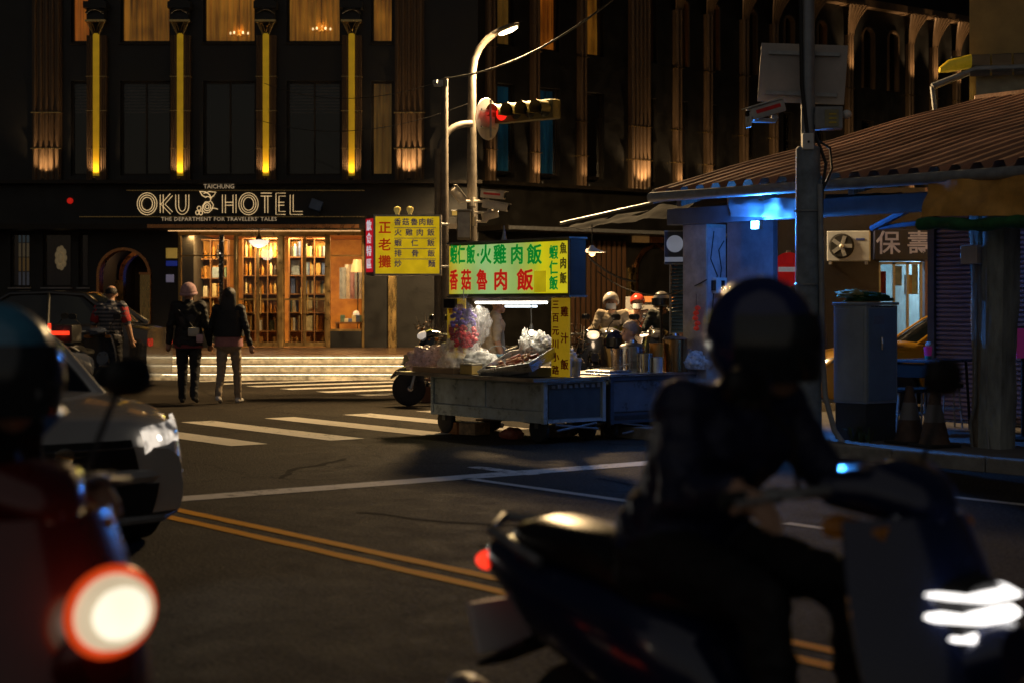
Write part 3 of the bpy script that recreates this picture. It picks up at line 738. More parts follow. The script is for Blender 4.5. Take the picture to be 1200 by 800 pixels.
# ---- right front, along the side street
C0 = Vector((fx(560), 0, 0))
hr = empty('side_front', C0, TH, hotel)
CW = C0 + Vector((0, FY, 0))
def tt(px): return onB(CW, px)
wins = [(583, 603, 'c', m_cur3), (630, 656, 'l', m_cur2), (686, 708, 'l', m_cur1), (762, 770, 'l', m_cur5), (795, 806, 'a', m_cur2), (832, 842, 'a', m_cur2), (876, 886, 'a', None), (918, 930, 'a', m_cur3), (957, 968, 'a', m_cur2), (1010, 1024, 'a', None), (1040, 1052, 'a', None)]
ed = [0.0]
for w in wins: ed += [tt(w[0]), tt(w[1])]
ed.append(40)
for i in range(0, len(ed), 2): MB().bb(ed[i], ed[i + 1], 0, .35, fz(213), 13.5).build('wall_panel', m_hwall, hr)
low_lit = {0, 1, 4}
for i, (p0, p1, k, cm) in enumerate(wins):
    x0, x1 = tt(p0), tt(p1); zt = 9.05 if k == 'a' else 9.3
    MB().bb(x0, x1, 0, .35, Z_LO1, Z_UP0).build('wall_panel', m_hwall, hr)
    MB().bb(x0, x1, 0, .35, fz(213), Z_LO0).build('wall_panel', m_hwall, hr)
    if k == 'a':
        r_ = (x1 - x0) / 2; arch_wall(x0, x1, Z_UP0, 13.5, x0 + .001, x1 - .001, zt - r_, 0, .35, hr)
        b = MB(); arch_band(b, x0 + .03, x1 - .03, Z_UP0, zt - r_, -.05, .1, .05); b.build('arch_trim', m_pil, hr, smooth=True)
    else: MB().bb(x0, x1, 0, .35, zt, 13.5).build('wall_panel', m_hwall, hr)
    window(hr, x0, x1, Z_UP0, zt + (.0 if k != 'a' else .02), cm)
    window(hr, x0, x1, Z_LO0 + .1, Z_LO1, m_cur4 if i in low_lit else None)
MB().bb(0, 40, -.45, 0, fz(217), fz(213)).build('ledge', m_hframe, hr)
MB().bb(0, 40, -.10, .35, ZC, fz(217)).build('wall_panel', m_hwall, hr)
MB().bb(0, 40, -.9, -.101, ZC, ZC + .115).build('canopy', m_hframe, hr)
MB().bb(.2, 7, -.93, -.9, ZC + .02, ZC + .10).build('canopy_edge', m_galv, hr)
MB().bb(0, 40, 0, .35, -.05, ZC).build('wall_panel', m_hwall, hr)
MB().bb(9, 40, -.30, 0, 9.55, 9.75).build('cornice', m_pil, hr)
# columns of the side front with fan capitals
def make_sidecol(t, w=.11, n=2, ztop=8.75):
    b = MB(); b.bb(-w, w, -.12, 0, fz(213), ztop)
    for k in range(n):
        x = -w + 2 * w * (k + .5) / n; b.tube([(x, -.12, fz(213)), (x, -.12, ztop)], w / n * .8, 8)
    o = b.build('column', m_pil, hr, (t, 0, 0), smooth=True)
    cp = MB()
    for k in range(6):
        a = (k / 5 - .5) * 2
        cp.tube(bez((a * w * .8, -.12, ztop), (a * w * 1.1, -.16, ztop + .4), (a * .34, -.42, ztop + .78), 7), [.03, .03, .032, .034, .036, .038, .04, .044], 6)
    cp.bb(-.36, .36, -.44, 0, ztop + .78, ztop + .84)
    cp.build('capital', m_pil, o, smooth=True)
    for zz in (fz(175), fz(133), 7.3): MB().bb(-w - .03, w + .03, -.162, 0, zz - .01, zz + .01).build('ring', m_brass, o)
    up = MB(); up.lathe([(.045, 0), (.05, .05), (.04, .055)], 10, (0, -.34, fz(213))); up.build('uplight', m_black, o)
    return o
sc0 = make_sidecol(tt(625))
sidecols = [sc0] + [copy_part(sc0, hr, (tt(p), 0, 0)) for p in (573, 680, 792, 828, 870, 905, 945, 993, 1064, 1092, 1119)]
for i, c in enumerate(sidecols):
    uplight(c, (0, -.34, fz(213) + .07), [70, 55, 36, 70, 50, 26, 26, 36, 55, 70, 70, 55][i], 90, 5)
for i in (8, 9, 10, 11): light('SPOT', 'capital_lamp', sidecols[i], (0, -.5, 7.3), 300, WARM, (R(180 - 10), 0, 0), soft=.03, spot=50, blend=.8)
wp_ = copy_part(pil0, hr, (tt(748), 0, 0)); uplight(wp_, (0, -.36, fz(213) + .07), 80, 110, 5)
# bronze door arch and a warm sign on the side street front
b = MB(); a0, a1 = tt(746), tt(790); arch_band(b, a0, a1, .16, 2.2, -.06, .0, .09); b.build('arch_frame', m_copper, hr, smooth=True)
b = MB(); b.bb(a0 - .25, a0 - .09, -.08, .0, .16, 2.2); b.bb(a0 - .28, a0 - .06, -.10, 0, 2.2, 2.32); b.build('brass_jamb', m_brass, hr)
o = MB().bb(tt(740), tt(758), -.10, -.01, fz(284) + .1, fz(273) + .12, .01).build('sign_plate', mat('amber_sign_plate', (.5, .3, .1), .5, emit=(1, .5, .15), es=.05), hr)
o = MB().bb(tt(760), tt(775), -.10, -.01, fz(284) + .1, fz(273) + .12, .01).build('sign_plate', mat('rust_sign_plate', (.35, .14, .06), .5), hr)
for k in range(14):
    x = tt(650) + k * (tt(735) - tt(650)) / 14; MB().bb(x, x + .07, -.06, -.001, .5, 2.95).build('slat', mat('dark_slat_wood', (.10, .05, .025), .5, stretch=(5, 5, .6)), hr)
o = MB().bb(fx(455), fx(465), -.12, .1, FLOOR, ZC, .01).build('brass_post', m_brass, hotel)
gwall(427, 455); gwall(465, 560)
light('SPOT', 'post_lamp', hotel, (fx(460), -.45, ZC - .05), 12, (1, .6, .25), (R(-12), 0, 0), soft=.05, spot=50, blend=.6)

# ---- the neon hotel name
sgn = empty('hotel_sign', (0, FY - .14, 0)); tag(sgn, 'double outlined neon letters OKU HOTEL with a leaping rabbit emblem above the entrance', 'sign')
m_neon = glow('neon_tube', (1.0, .68, .32), .75)
m_letter = mat('letter_face', (.05, .04, .03), .4, .4)
m_small = glow('small_letter_light', (1.0, .72, .42), .30)
zt_, zb_ = fz(227), fz(252.5); H = zt_ - zb_
def offs(pl, d):
    out = []
    for i, p in enumerate(pl):
        p = Vector(p); a = (p - Vector(pl[i - 1])).normalized() if i else None; c = (Vector(pl[i + 1]) - p).normalized() if i < len(pl) - 1 else None
        t = (a + c).normalized() if a and c else (a or c); k = 1 / max(.5, t.dot(a or c))
        out.append(p + Vector((-t.y, t.x)) * d * k)
    return out
def letter(px0, px1, strokes):
    """strokes: polylines in a unit box; each becomes two (or three) parallel tubes on a dark backing"""
    x0, x1 = fx(px0), fx(px1); w = x1 - x0; T = .034
    nb = MB(); bk = MB()
    for st in strokes:
        cl = st[0] == 'o'
        if cl:
            n = 28
            for r_ in (-.05, 0, .05):
                nb.tube([(x0 + w / 2 + (w / 2 - .05 + r_) * math.cos(2 * math.pi * i / n), -.05, zb_ + H / 2 + (H / 2 - .05 + r_) * math.sin(2 * math.pi * i / n)) for i in range(n)], .0075, 5, closed=True)
            bk.tube([(x0 + w / 2 + (w / 2 - .05) * math.cos(2 * math.pi * i / n), 0, zb_ + H / 2 + (H / 2 - .05) * math.sin(2 * math.pi * i / n)) for i in range(n)], .05, 6, closed=True)
        else:
            pl_ = [(x0 + .04 + (w - .08) * a, zb_ + .04 + (H - .08) * c) for a, c in st]
            for d in (-T, T):
                nb.tube([(q.x, -.05, q.y) for q in [Vector(z) for z in offs([Vector(z) for z in pl_], d)]], .0075, 5)
            for (qa, qb) in zip(pl_, pl_[1:]):
                va = Vector((qa[0], 0, qa[1])); vb = Vector((qb[0], 0, qb[1])); bk.tube([va, vb], .045, 6)
    o = bk.build('letter', m_letter, sgn); nb.build('neon_tube', m_neon, o)
def arc(cx, cz, rx, rz, a0, a1, n=10): return [(cx + rx * math.cos(R(a0 + (a1 - a0) * i / n)), cz + rz * math.sin(R(a0 + (a1 - a0) * i / n))) for i in range(n + 1)]
letter(163, 186, ['o'])
letter(189.5, 205, [[(0, 0), (0, 1)], [(1, 1), (.12, .48), (1, 0)]])
letter(207.5, 223.5, [[(0, 1)] + arc(.5, .42, .5, .42, 180, 360) + [(1, 1)]])
letter(262, 278.5, [[(0, 0), (0, 1)], [(1, 0), (1, 1)], [(.1, .5), (.9, .5)]])
letter(281.5, 304, ['o'])
letter(305, 322, [[(0, 1), (1, 1)], [(.5, 0), (.5, .93)]])
letter(324.5, 338, [[(1, 1), (0, 1), (0, 0), (1, 0)], [(.1, .5), (.85, .5)]])
letter(341, 358, [[(0, 1), (0, 0), (1, 0)]])
# leaping rabbit emblem, line drawn
rb = MB(); ex0, ez0, ew = fx(231), zb_ - .02, fx(257) - fx(231)
def E_(pts, closed=False): rb.tube([(ex0 + ew * a, -.05, ez0 + (H + .06) * c) for a, c in pts], .0095, 5, closed=closed)
E_([(.18, 1.0), (.30, .82), (.46, .74)] + arc(.55, .66, .13, .12, 140, -60, 8) + [(.44, .56)])             # back ear and head
E_([(.20, .98), (.44, .97), (.62, .86), (.72, .70)]); E_([(.36, .9), (.62, .98), (.92, .95), (.80, .80), (.66, .72)])
E_([(.44, .56), (.32, .40), (.30, .24), (.42, .12), (.60, .13), (.74, .26), (.80, .44), (.70, .58)]); E_([(.70, .30), (.86, .30), (1.0, .26)])
E_(arc(.52, .36, .16, .16, 0, 360, 14)[:-1], True); E_(arc(.52, .36, .08, .08, 0, 360, 12)[:-1], True)
E_(arc(.16, .30, .085, .085, 0, 360, 10)[:-1], True); E_(arc(.08, .12, .075, .08, 0, 360, 10)[:-1], True); E_(arc(.24, .11, .075, .08, 0, 360, 10)[:-1], True)
rb.build('rabbit_emblem', m_neon, sgn)
text('TAICHUNG', .135, m_small, sgn, (fx(258), -.02, fz(219.6)), UPRIGHT, xs=1.0, ext=.004)
text("THE DEPARTMENT FOR TRAVELERS' TALES", .120, m_small, sgn, (fx(258), -.02, fz(257.6)), UPRIGHT, xs=1.05, ext=.004, font_sp=1.1)['kind'] = 'stuff'
# red alarm lamp on the sign band
al = MB().lathe([(.07, 0), (.07, .03), (.05, .05)], 12, M=Matrix.Rotation(R(90), 4, 'X')).build('alarm_lamp', glow('alarm_red', (.9, .02, .01), .35)); al.location = (fx(84), FY - .125, fz(236)); tag(al, 'small red alarm lamp on the dark band above the left windows', 'lamp')
# blue reflective floodlight box on the band right of the name
fl_ = empty('floodlight', (fx(372), FY - .2, fz(244))); tag(fl_, 'tilted blue grey floodlight box on the band beside the neon letters', 'floodlight')
MB().box((0, -.05, .05), (.28, .12, .24), tilt=Matrix.Rotation(R(20), 4, 'Y'), ch=.02).build('case', mat('blue_grey_case', (.10, .16, .30), .4), fl_); MB().box((0, .02, -.12), (.10, .06, .16)).build('bracket', m_black, fl_)
# ================================================================ STREET FURNITURE
def at(px, d, z=0): return Vector(((px - 600) / FPX * d, d, z))
LD = 27.0
def zpx(py, d): return CAMH + (358 - py) * d / FPX
m_pole = mat('pole_paint', (.13, .115, .10), .65, .0, scale=10, bump=.1, spec=.15)
# ---- lamp post
o0 = at(553, LD); lp = empty('street_lamp', o0); tag(lp, 'tall curved street lamp lit above the crossing, behind the food cart', 'street lamp')
arm = [(0, 0, 0), (0, 0, 2), (0, 0, 4), (0, 0, zpx(100, LD))] + [tuple(P(px, py, LD) - o0) for px, py in ((553.6, 84), (556, 69), (562, 56), (571, 46), (581, 39))]
MB().tube(arm, [.10, .085, .075, .065, .062, .06, .057, .055, .05], 14).build('pole', m_pole, lp, smooth=True)
MB().lathe([(.20, 0), (.20, .04), (.13, .06), (.12, .35), (.10, .38)], 16).build('base', m_pole, lp, smooth=True)
h0 = P(581, 39, LD) - o0; h1 = P(604, 30, LD) - o0; dv = (h1 - h0).normalized()
Mh = Matrix.Translation(h0) @ dv.to_track_quat('X', 'Z').to_matrix().to_4x4()
b = MB(); b.loft([((-.05, 0, 0), .05, .04, 2.2), ((.08, 0, .01), .10, .05, 2.4), ((.25, 0, .01), .12, .045, 2.6), ((.40, 0, .0), .06, .025, 2.4)], 14)
hd = b.build('lamp_head', m_pole, lp, smooth=True); hd.matrix_local = Mh
b = MB(); b.loft([((.04, 0, -.03), .05, .025, 2.4), ((.10, 0, -.045), .09, .03, 2.6), ((.27, 0, -.045), .10, .03, 2.6), ((.36, 0, -.03), .04, .02, 2.4)], 14)
ln = b.build('lens', glow('street_lamp_lens', (1.0, .80, .42), 14.0), hd, smooth=True)
light('SPOT', 'street_lamp_beam', hd, (.2, 0, -.09), 5000, (1.0, .66, .31), None, soft=.40, spot=172, blend=.12)
# ---- second pole with the signal arm
o1 = at(521, 26.6); sp = empty('signal_pole', o1); tag(sp, 'slim grey signal pole with a bent arm beside the yellow menu lightbox', 'pole')
MB().tube([(0, 0, 0), (0, 0, zpx(93, 26.6))], [.075, .055], 12).build('pole', m_pole, sp, smooth=True)
b = MB(); b.tube(bez((-.08, 0, zpx(180, 26.6)), (-.02, 0, zpx(144, 26.6)), (.42, .3, zpx(143, 26.6)), 10), .055, 10); b.build('arm', m_pole, sp, smooth=True)
b = MB(); b.tube([(-.10, 0, 0), (-.10, 0, zpx(175, 26.6))], [.07, .06], 10); b.build('sleeve', m_pole, sp, smooth=True)
b = MB(); b.box((-.06, -.02, zpx(98, 26.6)), (.22, .06, .10)); b.tube([(-.17, 0, zpx(97, 26.6)), (-.10, -.05, zpx(97, 26.6))], .04, 8); b.build('insulator', m_galv, sp)
# ---- traffic signal on its arm
ts = empty('traffic_signal', P(580, 134, 26.7)); ts.rotation_euler.z = R(-40); tag(ts, 'horizontal traffic signal showing red on the street lamp pole', 'traffic light')
m_sig = mat('signal_olive', (.10, .085, .025), .5, scale=8)
b = MB(); b.bb(0, 1.20, -.02, .18, -.15, .15, .02); b.build('housing', m_sig, ts, smooth=True)
MB().tube([(-.55, .08, -.10), (0, .08, -.02), (1.2, .08, .0)], .03, 8).build('arm', m_pole, ts, smooth=True)
for k in range(4):
    x = .16 + k * .293; Mx = Matrix.Rotation(R(90), 4, 'X')
    MB().lathe([(.118, 0), (.10, .015), (.001, .03)], 20, (x, -.02, 0), Mx).build('lens', glow('signal_red', (1, .02, .01), .9) if k == 0 else mat('signal_lens_dark', (.02, .025, .02), .2), ts, smooth=True)
    v = MB()
    def hood(u, w, x=x):
        a = R(-25) + R(230) * u; return (x + .13 * math.cos(a), -.02 - .26 * w * (1 - .25 * abs(u - .5)), .13 * math.sin(a))
    v.grid(hood, 18, 3, .006); v.build('visor', m_sig, ts, smooth=True)
light('POINT', 'signal_glow', ts, (.16, -.16, 0), .5, (1, .03, .02), size=.06)
# ---- round sign seen from behind
rs = empty('round_sign', P(571, 140, 26.5)); rs.rotation_euler = (0, 0, R(57)); tag(rs, 'round traffic sign seen from its bare grey back on the lamp pole', 'sign')
Mx = Matrix.Rotation(R(90), 4, 'X')
MB().lathe([(.33, -.006), (.335, 0), (.33, .006)], 36, (0, 0, 0), Mx).build('disc', mat('sign_back', (.42, .42, .44), .45, .4, var=.15, scale=4), rs, smooth=True)
b = MB(); b.bb(-.2, .2, -.04, -.012, .12, .15); b.bb(-.2, .2, -.04, -.012, -.15, -.12); b.tube([(0, -.07, -.3), (0, -.07, .3)], .02, 8); b.build('bracket', m_galv, rs)
# ---- security cameras
def security_camera(loc, rz, tilt, col, label, L_=.42, arml=.25, stripe=None):
    t = empty('security_camera', loc); t.rotation_euler = (0, 0, rz); tag(t, label, 'camera')
    T = Matrix.Rotation(tilt, 4, 'Y')
    b = MB(); b.box((L_ * .25, 0, .10), (L_, .12, .12), tilt=T, ch=.015); body = b.build('body', col, t, smooth=True)
    b = MB(); b.box(tuple(T @ Vector((L_ * .03, 0, .07)) + Vector((L_ * .25, 0, .10))), (L_ * 1.1, .15, .012), tilt=T); b.build('sunshield', col, t)
    b = MB(); b.lathe([(.045, 0), (.045, .02), (.001, .022)], 14, tuple(T @ Vector((L_ * .5, 0, 0)) + Vector((L_ * .25, 0, .10))), T @ Matrix.Rotation(R(90), 4, 'Y')); b.build('lens', m_darkglass, t, smooth=True)
    b = MB(); b.tube([(0, 0, .06), (0, 0, 0), (-arml, 0, 0)], .022, 8); b.ball((0, 0, .03), .035, 10, 6); b.bb(-arml - .02, -arml, -.05, .05, -.07, .07); b.build('bracket', col, t, smooth=True)
    if stripe:
        for s in (-1, 1): 
            b = MB(); b.box(tuple(T @ Vector((0, s * .0615, .01)) + Vector((L_ * .25, 0, .10))), (L_ * .72, .003, .035), tilt=T); b.build('stripe', stripe, t)
    return t
m_camcol = mat('camera_case', (.48, .45, .40), .45); m_redstripe = mat('red_stripe', (.5, .02, .02), .5, emit=(.8, .03, .02), es=.02)
security_camera(P(571, 236, 26.8), R(-20), R(6), m_camcol, 'upper red striped security camera reaching out from the street lamp pole', .40, .22, m_redstripe)
security_camera(P(573, 249, 26.8), R(-12), R(10), m_camcol, 'second security camera on the street lamp pole, under the red striped one', .42, .24)
security_camera(P(570, 260, 26.8), R(25), R(-14), m_camcol, 'lowest security camera on the street lamp pole, tilted up', .26, .2)
security_camera(P(541, 236, 26.8), R(200), R(-50), m_camcol, 'security camera on the street lamp pole with an amber lit cap, aimed down the crossing', .26, .15)
cb = empty('control_box', P(543, 281, 26.75)); tag(cb, 'grey control cabinet strapped to the street lamp pole under the cameras', 'box')
MB().bb(-.10, .12, -.12, .10, 0, .46, .01).build('case', mat('olive_grey_box', (.16, .14, .10), .6), cb); MB().bb(-.11, .13, -.14, .12, .46, .475).build('cap', m_galv, cb); MB().bb(-.085, .105, -.128, -.121, .03, .43).build('door', m_greypaint, cb)
ab = empty('warning_lamp', P(535, 254, 26.7)); tag(ab, 'small amber lamp box on the street lamp pole, left of the control cabinet', 'lamp')
MB().bb(-.09, .09, -.06, .06, 0, .10, .01).build('case', m_greypaint, ab); MB().bb(-.07, .07, -.066, -.061, .015, .085).build('lens', glow('amber_lens', (1, .6, .12), .35), ab)
# ---- yellow menu lightbox on the pole
mb_ = empty('menu_lightbox', P(428, 287, 25.6)); mb_.rotation_euler.z = R(0); tag(mb_, 'yellow menu lightbox with red and dark characters fixed to the signal pole', 'sign')
W_, H_ = 1.02, .95
m_box = mat('aluminium_frame', (.42, .40, .36), .4, .7)
k = 25.6 / FPX
def bx(px): return (px - 428) * k
def bz(py): return (287 - py) * k
fr = MB(); fr.bb(bx(438), bx(517), .0, .28, bz(323), bz(252)); fr.build('case', m_box, mb_)
m_yface = glow('yellow_lightbox_face', (1.0, .66, .01), .42); m_rface = glow('red_lightbox_face', (.85, .015, .03), .42)
MB().bb(bx(440), bx(515), -.012, -.002, bz(321), bz(254)).build('face', m_yface, mb_)
f2 = MB(); f2.bb(bx(438), bx(440), -.03, -.001, bz(323), bz(252)); f2.bb(bx(515), bx(517), -.03, -.001, bz(323), bz(252)); f2.bb(bx(440), bx(515), -.03, -.001, bz(254), bz(252)); f2.bb(bx(440), bx(515), -.03, -.001, bz(323), bz(321)); f2.build('frame', m_box, mb_)
# red side panel, turned away
sd = MB(); y_ = .26
sd.add([(bx(427), y_, bz(322)), (bx(438), 0, bz(324)), (bx(438), 0, bz(251)), (bx(427), y_, bz(253)), (bx(438), y_, bz(322)), (bx(438), y_, bz(253))], [(0, 1, 2, 3), (0, 3, 5, 4), (0, 4, 1), (3, 2, 5)])
sd.build('side_case', m_box, mb_)
n_ = Vector((-.26, -(bx(438) - bx(427)), 0)).normalized(); ang = math.atan2(-y_, bx(438) - bx(427)); L2 = math.hypot(y_, bx(438) - bx(427))
b = MB(); b.box((bx(432.5), y_ / 2, bz(287.5)) , (L2 * .86, .008, bz(256) - bz(319)), ang); sf_ = b.build('side_face', m_rface, mb_); sf_.location = n_ * .007
m_wl = glow('white_lettering', (.9, .88, .95), .5)
for i, ch in enumerate('飲食特區'): text(ch, .17, m_wl, mb_, Vector((bx(432.5), y_ / 2, bz(265 + i * 15))) + n_ * .014, (R(90), 0, ang), xs=1.1, off=.012)
m_redl = glow('red_lettering', (.75, .03, .005), .30); m_darkl = mat('dark_blue_lettering', (.02, .02, .05), .5, emit=(.04, .03, .12), es=.3)
for i, ch in enumerate('正老攤'): text(ch, .20, m_redl, mb_, (bx(451), -.016, bz(268 + i * 20)), UPRIGHT, bolds=.02)
rows = [('香菇魯肉飯', (466, 475.5, 485.5, 495, 504)), ('火雞肉飯', (466.5, 479.5, 492, 505)), ('蝦仁飯', (466.5, 486, 505)), ('排骨飯', (466.5, 486.5, 505.5)), ('炒麵', (466.5, 506))]
for r_, (s, pxs) in enumerate(rows):
    for ch, px in zip(s, pxs): text(ch, .115, m_darkl, mb_, (bx(px), -.016, bz(261 + r_ * 12.2)), UPRIGHT, bolds=.018)
    if r_ < 4: MB().bb(bx(462), bx(511), -.018, -.014, bz(267.6 + r_ * 12.2), bz(266.9 + r_ * 12.2)).build('rule', m_darkl, mb_)
for px in (465, 480):
    b = MB(); b.lathe([(.03, 0), (.03, .03), (.055, .08), (.05, .12), (.001, .14)], 12, (bx(px), .1, bz(252))); b.build('bulb', glow('dim_bulb', (.9, .7, .2), .10), mb_, smooth=True)
b = MB(); b.tube([(bx(515), .14, bz(262)), (bx(524), .4, bz(262))], .02, 6); b.tube([(bx(515), .14, bz(312)), (bx(524), .4, bz(312))], .02, 6); b.build('bracket', m_galv, mb_)
light('AREA', 'lightbox_glow', mb_, (bx(478), -.10, bz(288)), 8, (1, .78, .12), (R(-90), 0, 0), .9, .8)

# overhead wires
def wire(name, p0, p1, sg, r=.012, label=None):
    o = MB().tube(sag(p0, p1, sg, 18), r, 5).build(name, m_cable); tag(o, label, 'cable'); return o
wire('overhead_wire', P(521, 92, 26.6), P(735, -14, 22), .25, .016, 'thick overhead cable running up from the signal pole over the street')
wire('overhead_wire', P(310, 98, 34), P(521, 94, 26.6), .3, .006, 'thin overhead cable across the dark hotel front to the signal pole')
wire('overhead_wire', P(300, 140, 34), P(553, 120, 27), .35, .006, 'lower thin cable across the hotel front to the street lamp')

# ================================================================ FOOD CARTS
OC = Vector((.32, 16.9, 0))
cart = empty('food_cart', OC, ROT); tag(cart, 'blue grey metal food cart with a lit yellow green sign and a loaded counter', 'food cart')
m_cart = mat('cart_sheet_steel', (.42, .52, .58), .33, .2, scale=5, bump=.06, var=.35, bscale=9)
m_cartd = mat('cart_dark_frame', (.09, .105, .11), .42, .2)
def lx(px, y=.2):
    o = OC + B * y; return -onA(o, px)
ZB, ZT = .20, .645
b = MB(); b.bb(-1.98, -.02, .03, .80, ZB + .02, ZT); b.build('body', m_cart, cart)
b = MB()
for x in (-1.99, -.025): b.bb(x - .02, x + .025, .0, .05, ZB, ZT + .002, .006)
b.bb(-.03, .012, .775, .82, ZB, ZT + .002, .006)
for z in (ZB + .02, ZB + .11, ZT - .02): b.bb(-1.965, -.045, .005, .03, z - .012, z + .014)
b.bb(-1.965, -.045, .012, .028, ZB + .034, ZB + .098); b.bb(-.02, .008, .05, .775, ZB + .01, ZB + .04); b.bb(-.02, .008, .05, .775, ZT - .03, ZT)
b.build('frame', mat('cart_frame', (.46, .57, .63), .32, .2, bump=.05), cart)
for i in range(2):
    x0 = -1.95 + i * .96; MB().bb(x0, x0 + .93, .018, .0295, ZB + .13, ZT - .04, .004).build('side_panel', m_cart, cart)
MB().bb(-.019, -.008, .07, .76, ZB + .05, ZT - .04, .003).build('end_panel', m_cartd, cart)
b = MB(); b.bb(-2.45, .03, -.16, .84, ZT + .004, ZT + .022, .004); b.bb(-2.45, .03, -.165, -.15, ZT - .012, ZT + .024); b.bb(.03, .042, -.165, .84, ZT - .012, ZT + .024); ct = b.build('counter', mat('worn_steel_top', (.42, .38, .32), .4, .7, var=.4, scale=4), cart)
b = MB()
for i in range(9): b.bb(-.005, .010, .1 + i * .075, .145 + i * .075, ZT - .085, ZT - .055 + .01 * (i % 3), .004)
b.build('vent_row', m_greypaint, cart)
def wheel(par, loc, r=.13, w=.06, name='wheel', rz=0):
    Mx = Matrix.Rotation(R(90), 4, 'X')
    o = MB().lathe([(r * .62, -w / 2), (r * .9, -w / 2), (r, -w * .3), (r, w * .3), (r * .9, w / 2), (r * .62, w / 2)], 22, M=Mx).build(name, m_rubber, par, loc, rz, True)
    b = MB(); b.lathe([(.01, -w * .42), (r * .18, -w * .45), (r * .22, -w * .3), (r * .56, -w * .22), (r * .63, -w * .45), (r * .63, w * .45), (r * .56, w * .22), (.01, w * .3)], 18, M=Mx); b.build('rim', m_greypaint, o, smooth=True)
    return o
for x in (-1.8, -.16):
    for y in (.07, .70): wheel(cart, (x, y, .145), .145, .06); MB().bb(x - .03, x + .03, y - .04, y + .04, .15, ZB + .02).build('caster_fork', m_cartd, cart)
# push handle and underframe braces
b = MB(); b.tube([(-1.7, .4, .22), (-.3, .4, .14)], .012, 6); b.tube([(-1.7, .4, .14), (-.3, .4, .22)], .012, 6); b.tube([(.0, .15, .19), (.03, .7, .13)], .012, 6); b.tube([(.0, .7, .19), (.03, .15, .13)], .012, 6); b.build('brace', m_galv, cart)
# sign
ZS0, ZS1 = 1.505, 2.075
x0, x1 = lx(525), lx(667)
def cart_face():
    m = bpy.data.materials.new('cart_sign_face'); m.use_nodes = True; nt = m.node_tree; N = nt.nodes; L = nt.links; bs = N['Principled BSDF']
    tc = N.new('ShaderNodeTexCoord'); sp_ = N.new('ShaderNodeSeparateXYZ'); L.new(tc.outputs['Generated'], sp_.inputs[0])
    r = N.new('ShaderNodeValToRGB'); L.new(sp_.outputs[0], r.inputs[0]); e = r.color_ramp.elements
    e[0].position = 0; e[0].color = (.62, .42, .02, 1); e[1].position = 1; e[1].color = (.80, .66, .02, 1)
    for p, c in ((.10, (.50, .62, .10)), (.30, (.36, .60, .22)), (.58, (.42, .62, .16)), (.74, (.55, .62, .04)), (.80, (.80, .70, .01))):
        q = e.new(p); q.color = (*c, 1)
    n = N.new('ShaderNodeTexNoise'); n.inputs['Scale'].default_value = 2.5; L.new(tc.outputs['Object'], n.inputs[0])
    mr = N.new('ShaderNodeMapRange'); L.new(n.outputs[0], mr.inputs[0]); mr.inputs[3].default_value = .42; mr.inputs[4].default_value = .85
    L.new(r.outputs[0], bs.inputs['Emission Color']); L.new(mr.outputs[0], bs.inputs['Emission Strength']); L.new(r.outputs[0], bs.inputs['Base Color']); bs.inputs['Roughness'].default_value = .4
    return m
sg = MB(); sg.bb(x0, x1, .215, .42, ZS0, ZS1, .006); sgo = sg.build('sign_case', mat('sign_case_dark', (.10, .09, .07), .5, .3), cart)
MB().bb(x0 + .02, x1 - .02, .202, .2145, ZS0 + .02, ZS1 - .02).build('sign_face', cart_face(), sgo)
b = MB(); b.bb(x0 - .01, x1 + .012, .19, .43, ZS1 + .001, ZS1 + .02); b.bb(x0 - .01, x1 + .012, .192, .43, ZS0 - .022, ZS0 - .001); b.bb(x1 - .018, x1 + .01, .195, .2, ZS0, ZS1); b.build('sign_trim', m_box, sgo)
b = MB(); b.lathe([(.035, 0), (.02, .05), (.006, .16)], 8, (lx(582), .3, ZS1 + .02)); b.build('antenna', m_galv, sgo)
m_greenl = mat('green_lettering', (.0, .30, .05), .5, emit=(.0, .45, .05), es=.35); m_redl2 = mat('red_sign_lettering', (.55, .02, .01), .5, emit=(.8, .02, .01), es=.42)
m_darkg = mat('dark_sign_lettering', (.10, .10, .02), .5, emit=(.12, .10, .01), es=.3)
def zc_(py, px): 
    d = (OC + B * .2 - A * lx(px)).y; return CAMH + (358 - py) * d / FPX
def cch(ch, px, py, h, w, m, off=.022):
    text(ch, h, m, sgo, (lx(px), .196, zc_(py, px)), (R(90), 0, 0), xs=w, bolds=off, ext=.003)
for ch, px, w in (('蝦', 532, .62), ('仁', 541, .66), ('飯', 552, .72), ('·', 560.5, 1.0), ('火', 569.5, .95), ('雞', 586, 1.05), ('肉', 606, 1.05), ('飯', 626.5, 1.15)): cch(ch, px, 300, .22, w, m_greenl)
for ch, px, w in (('香', 532, .66), ('菇', 546.5, .82), ('魯', 565, .85), ('肉', 587, 1.1), ('飯', 615.5, 1.2)): cch(ch, px, 330, .235, w, m_redl2, .026)
for i, ch in enumerate('蝦仁飯'): cch(ch, 649, 297 + i * 18, .15, .95, m_greenl)
for i, ch in enumerate('魚肉飯'): cch(ch, 660.3, 292 + i * 17.5, .12, .9, m_darkg)
b = MB(); b.box((lx(633), .199, zc_(330, 633)), (.20, .004, .22)); b.build('repair_patch', glow('yellow_patch', (.8, .62, .01), .45), sgo)
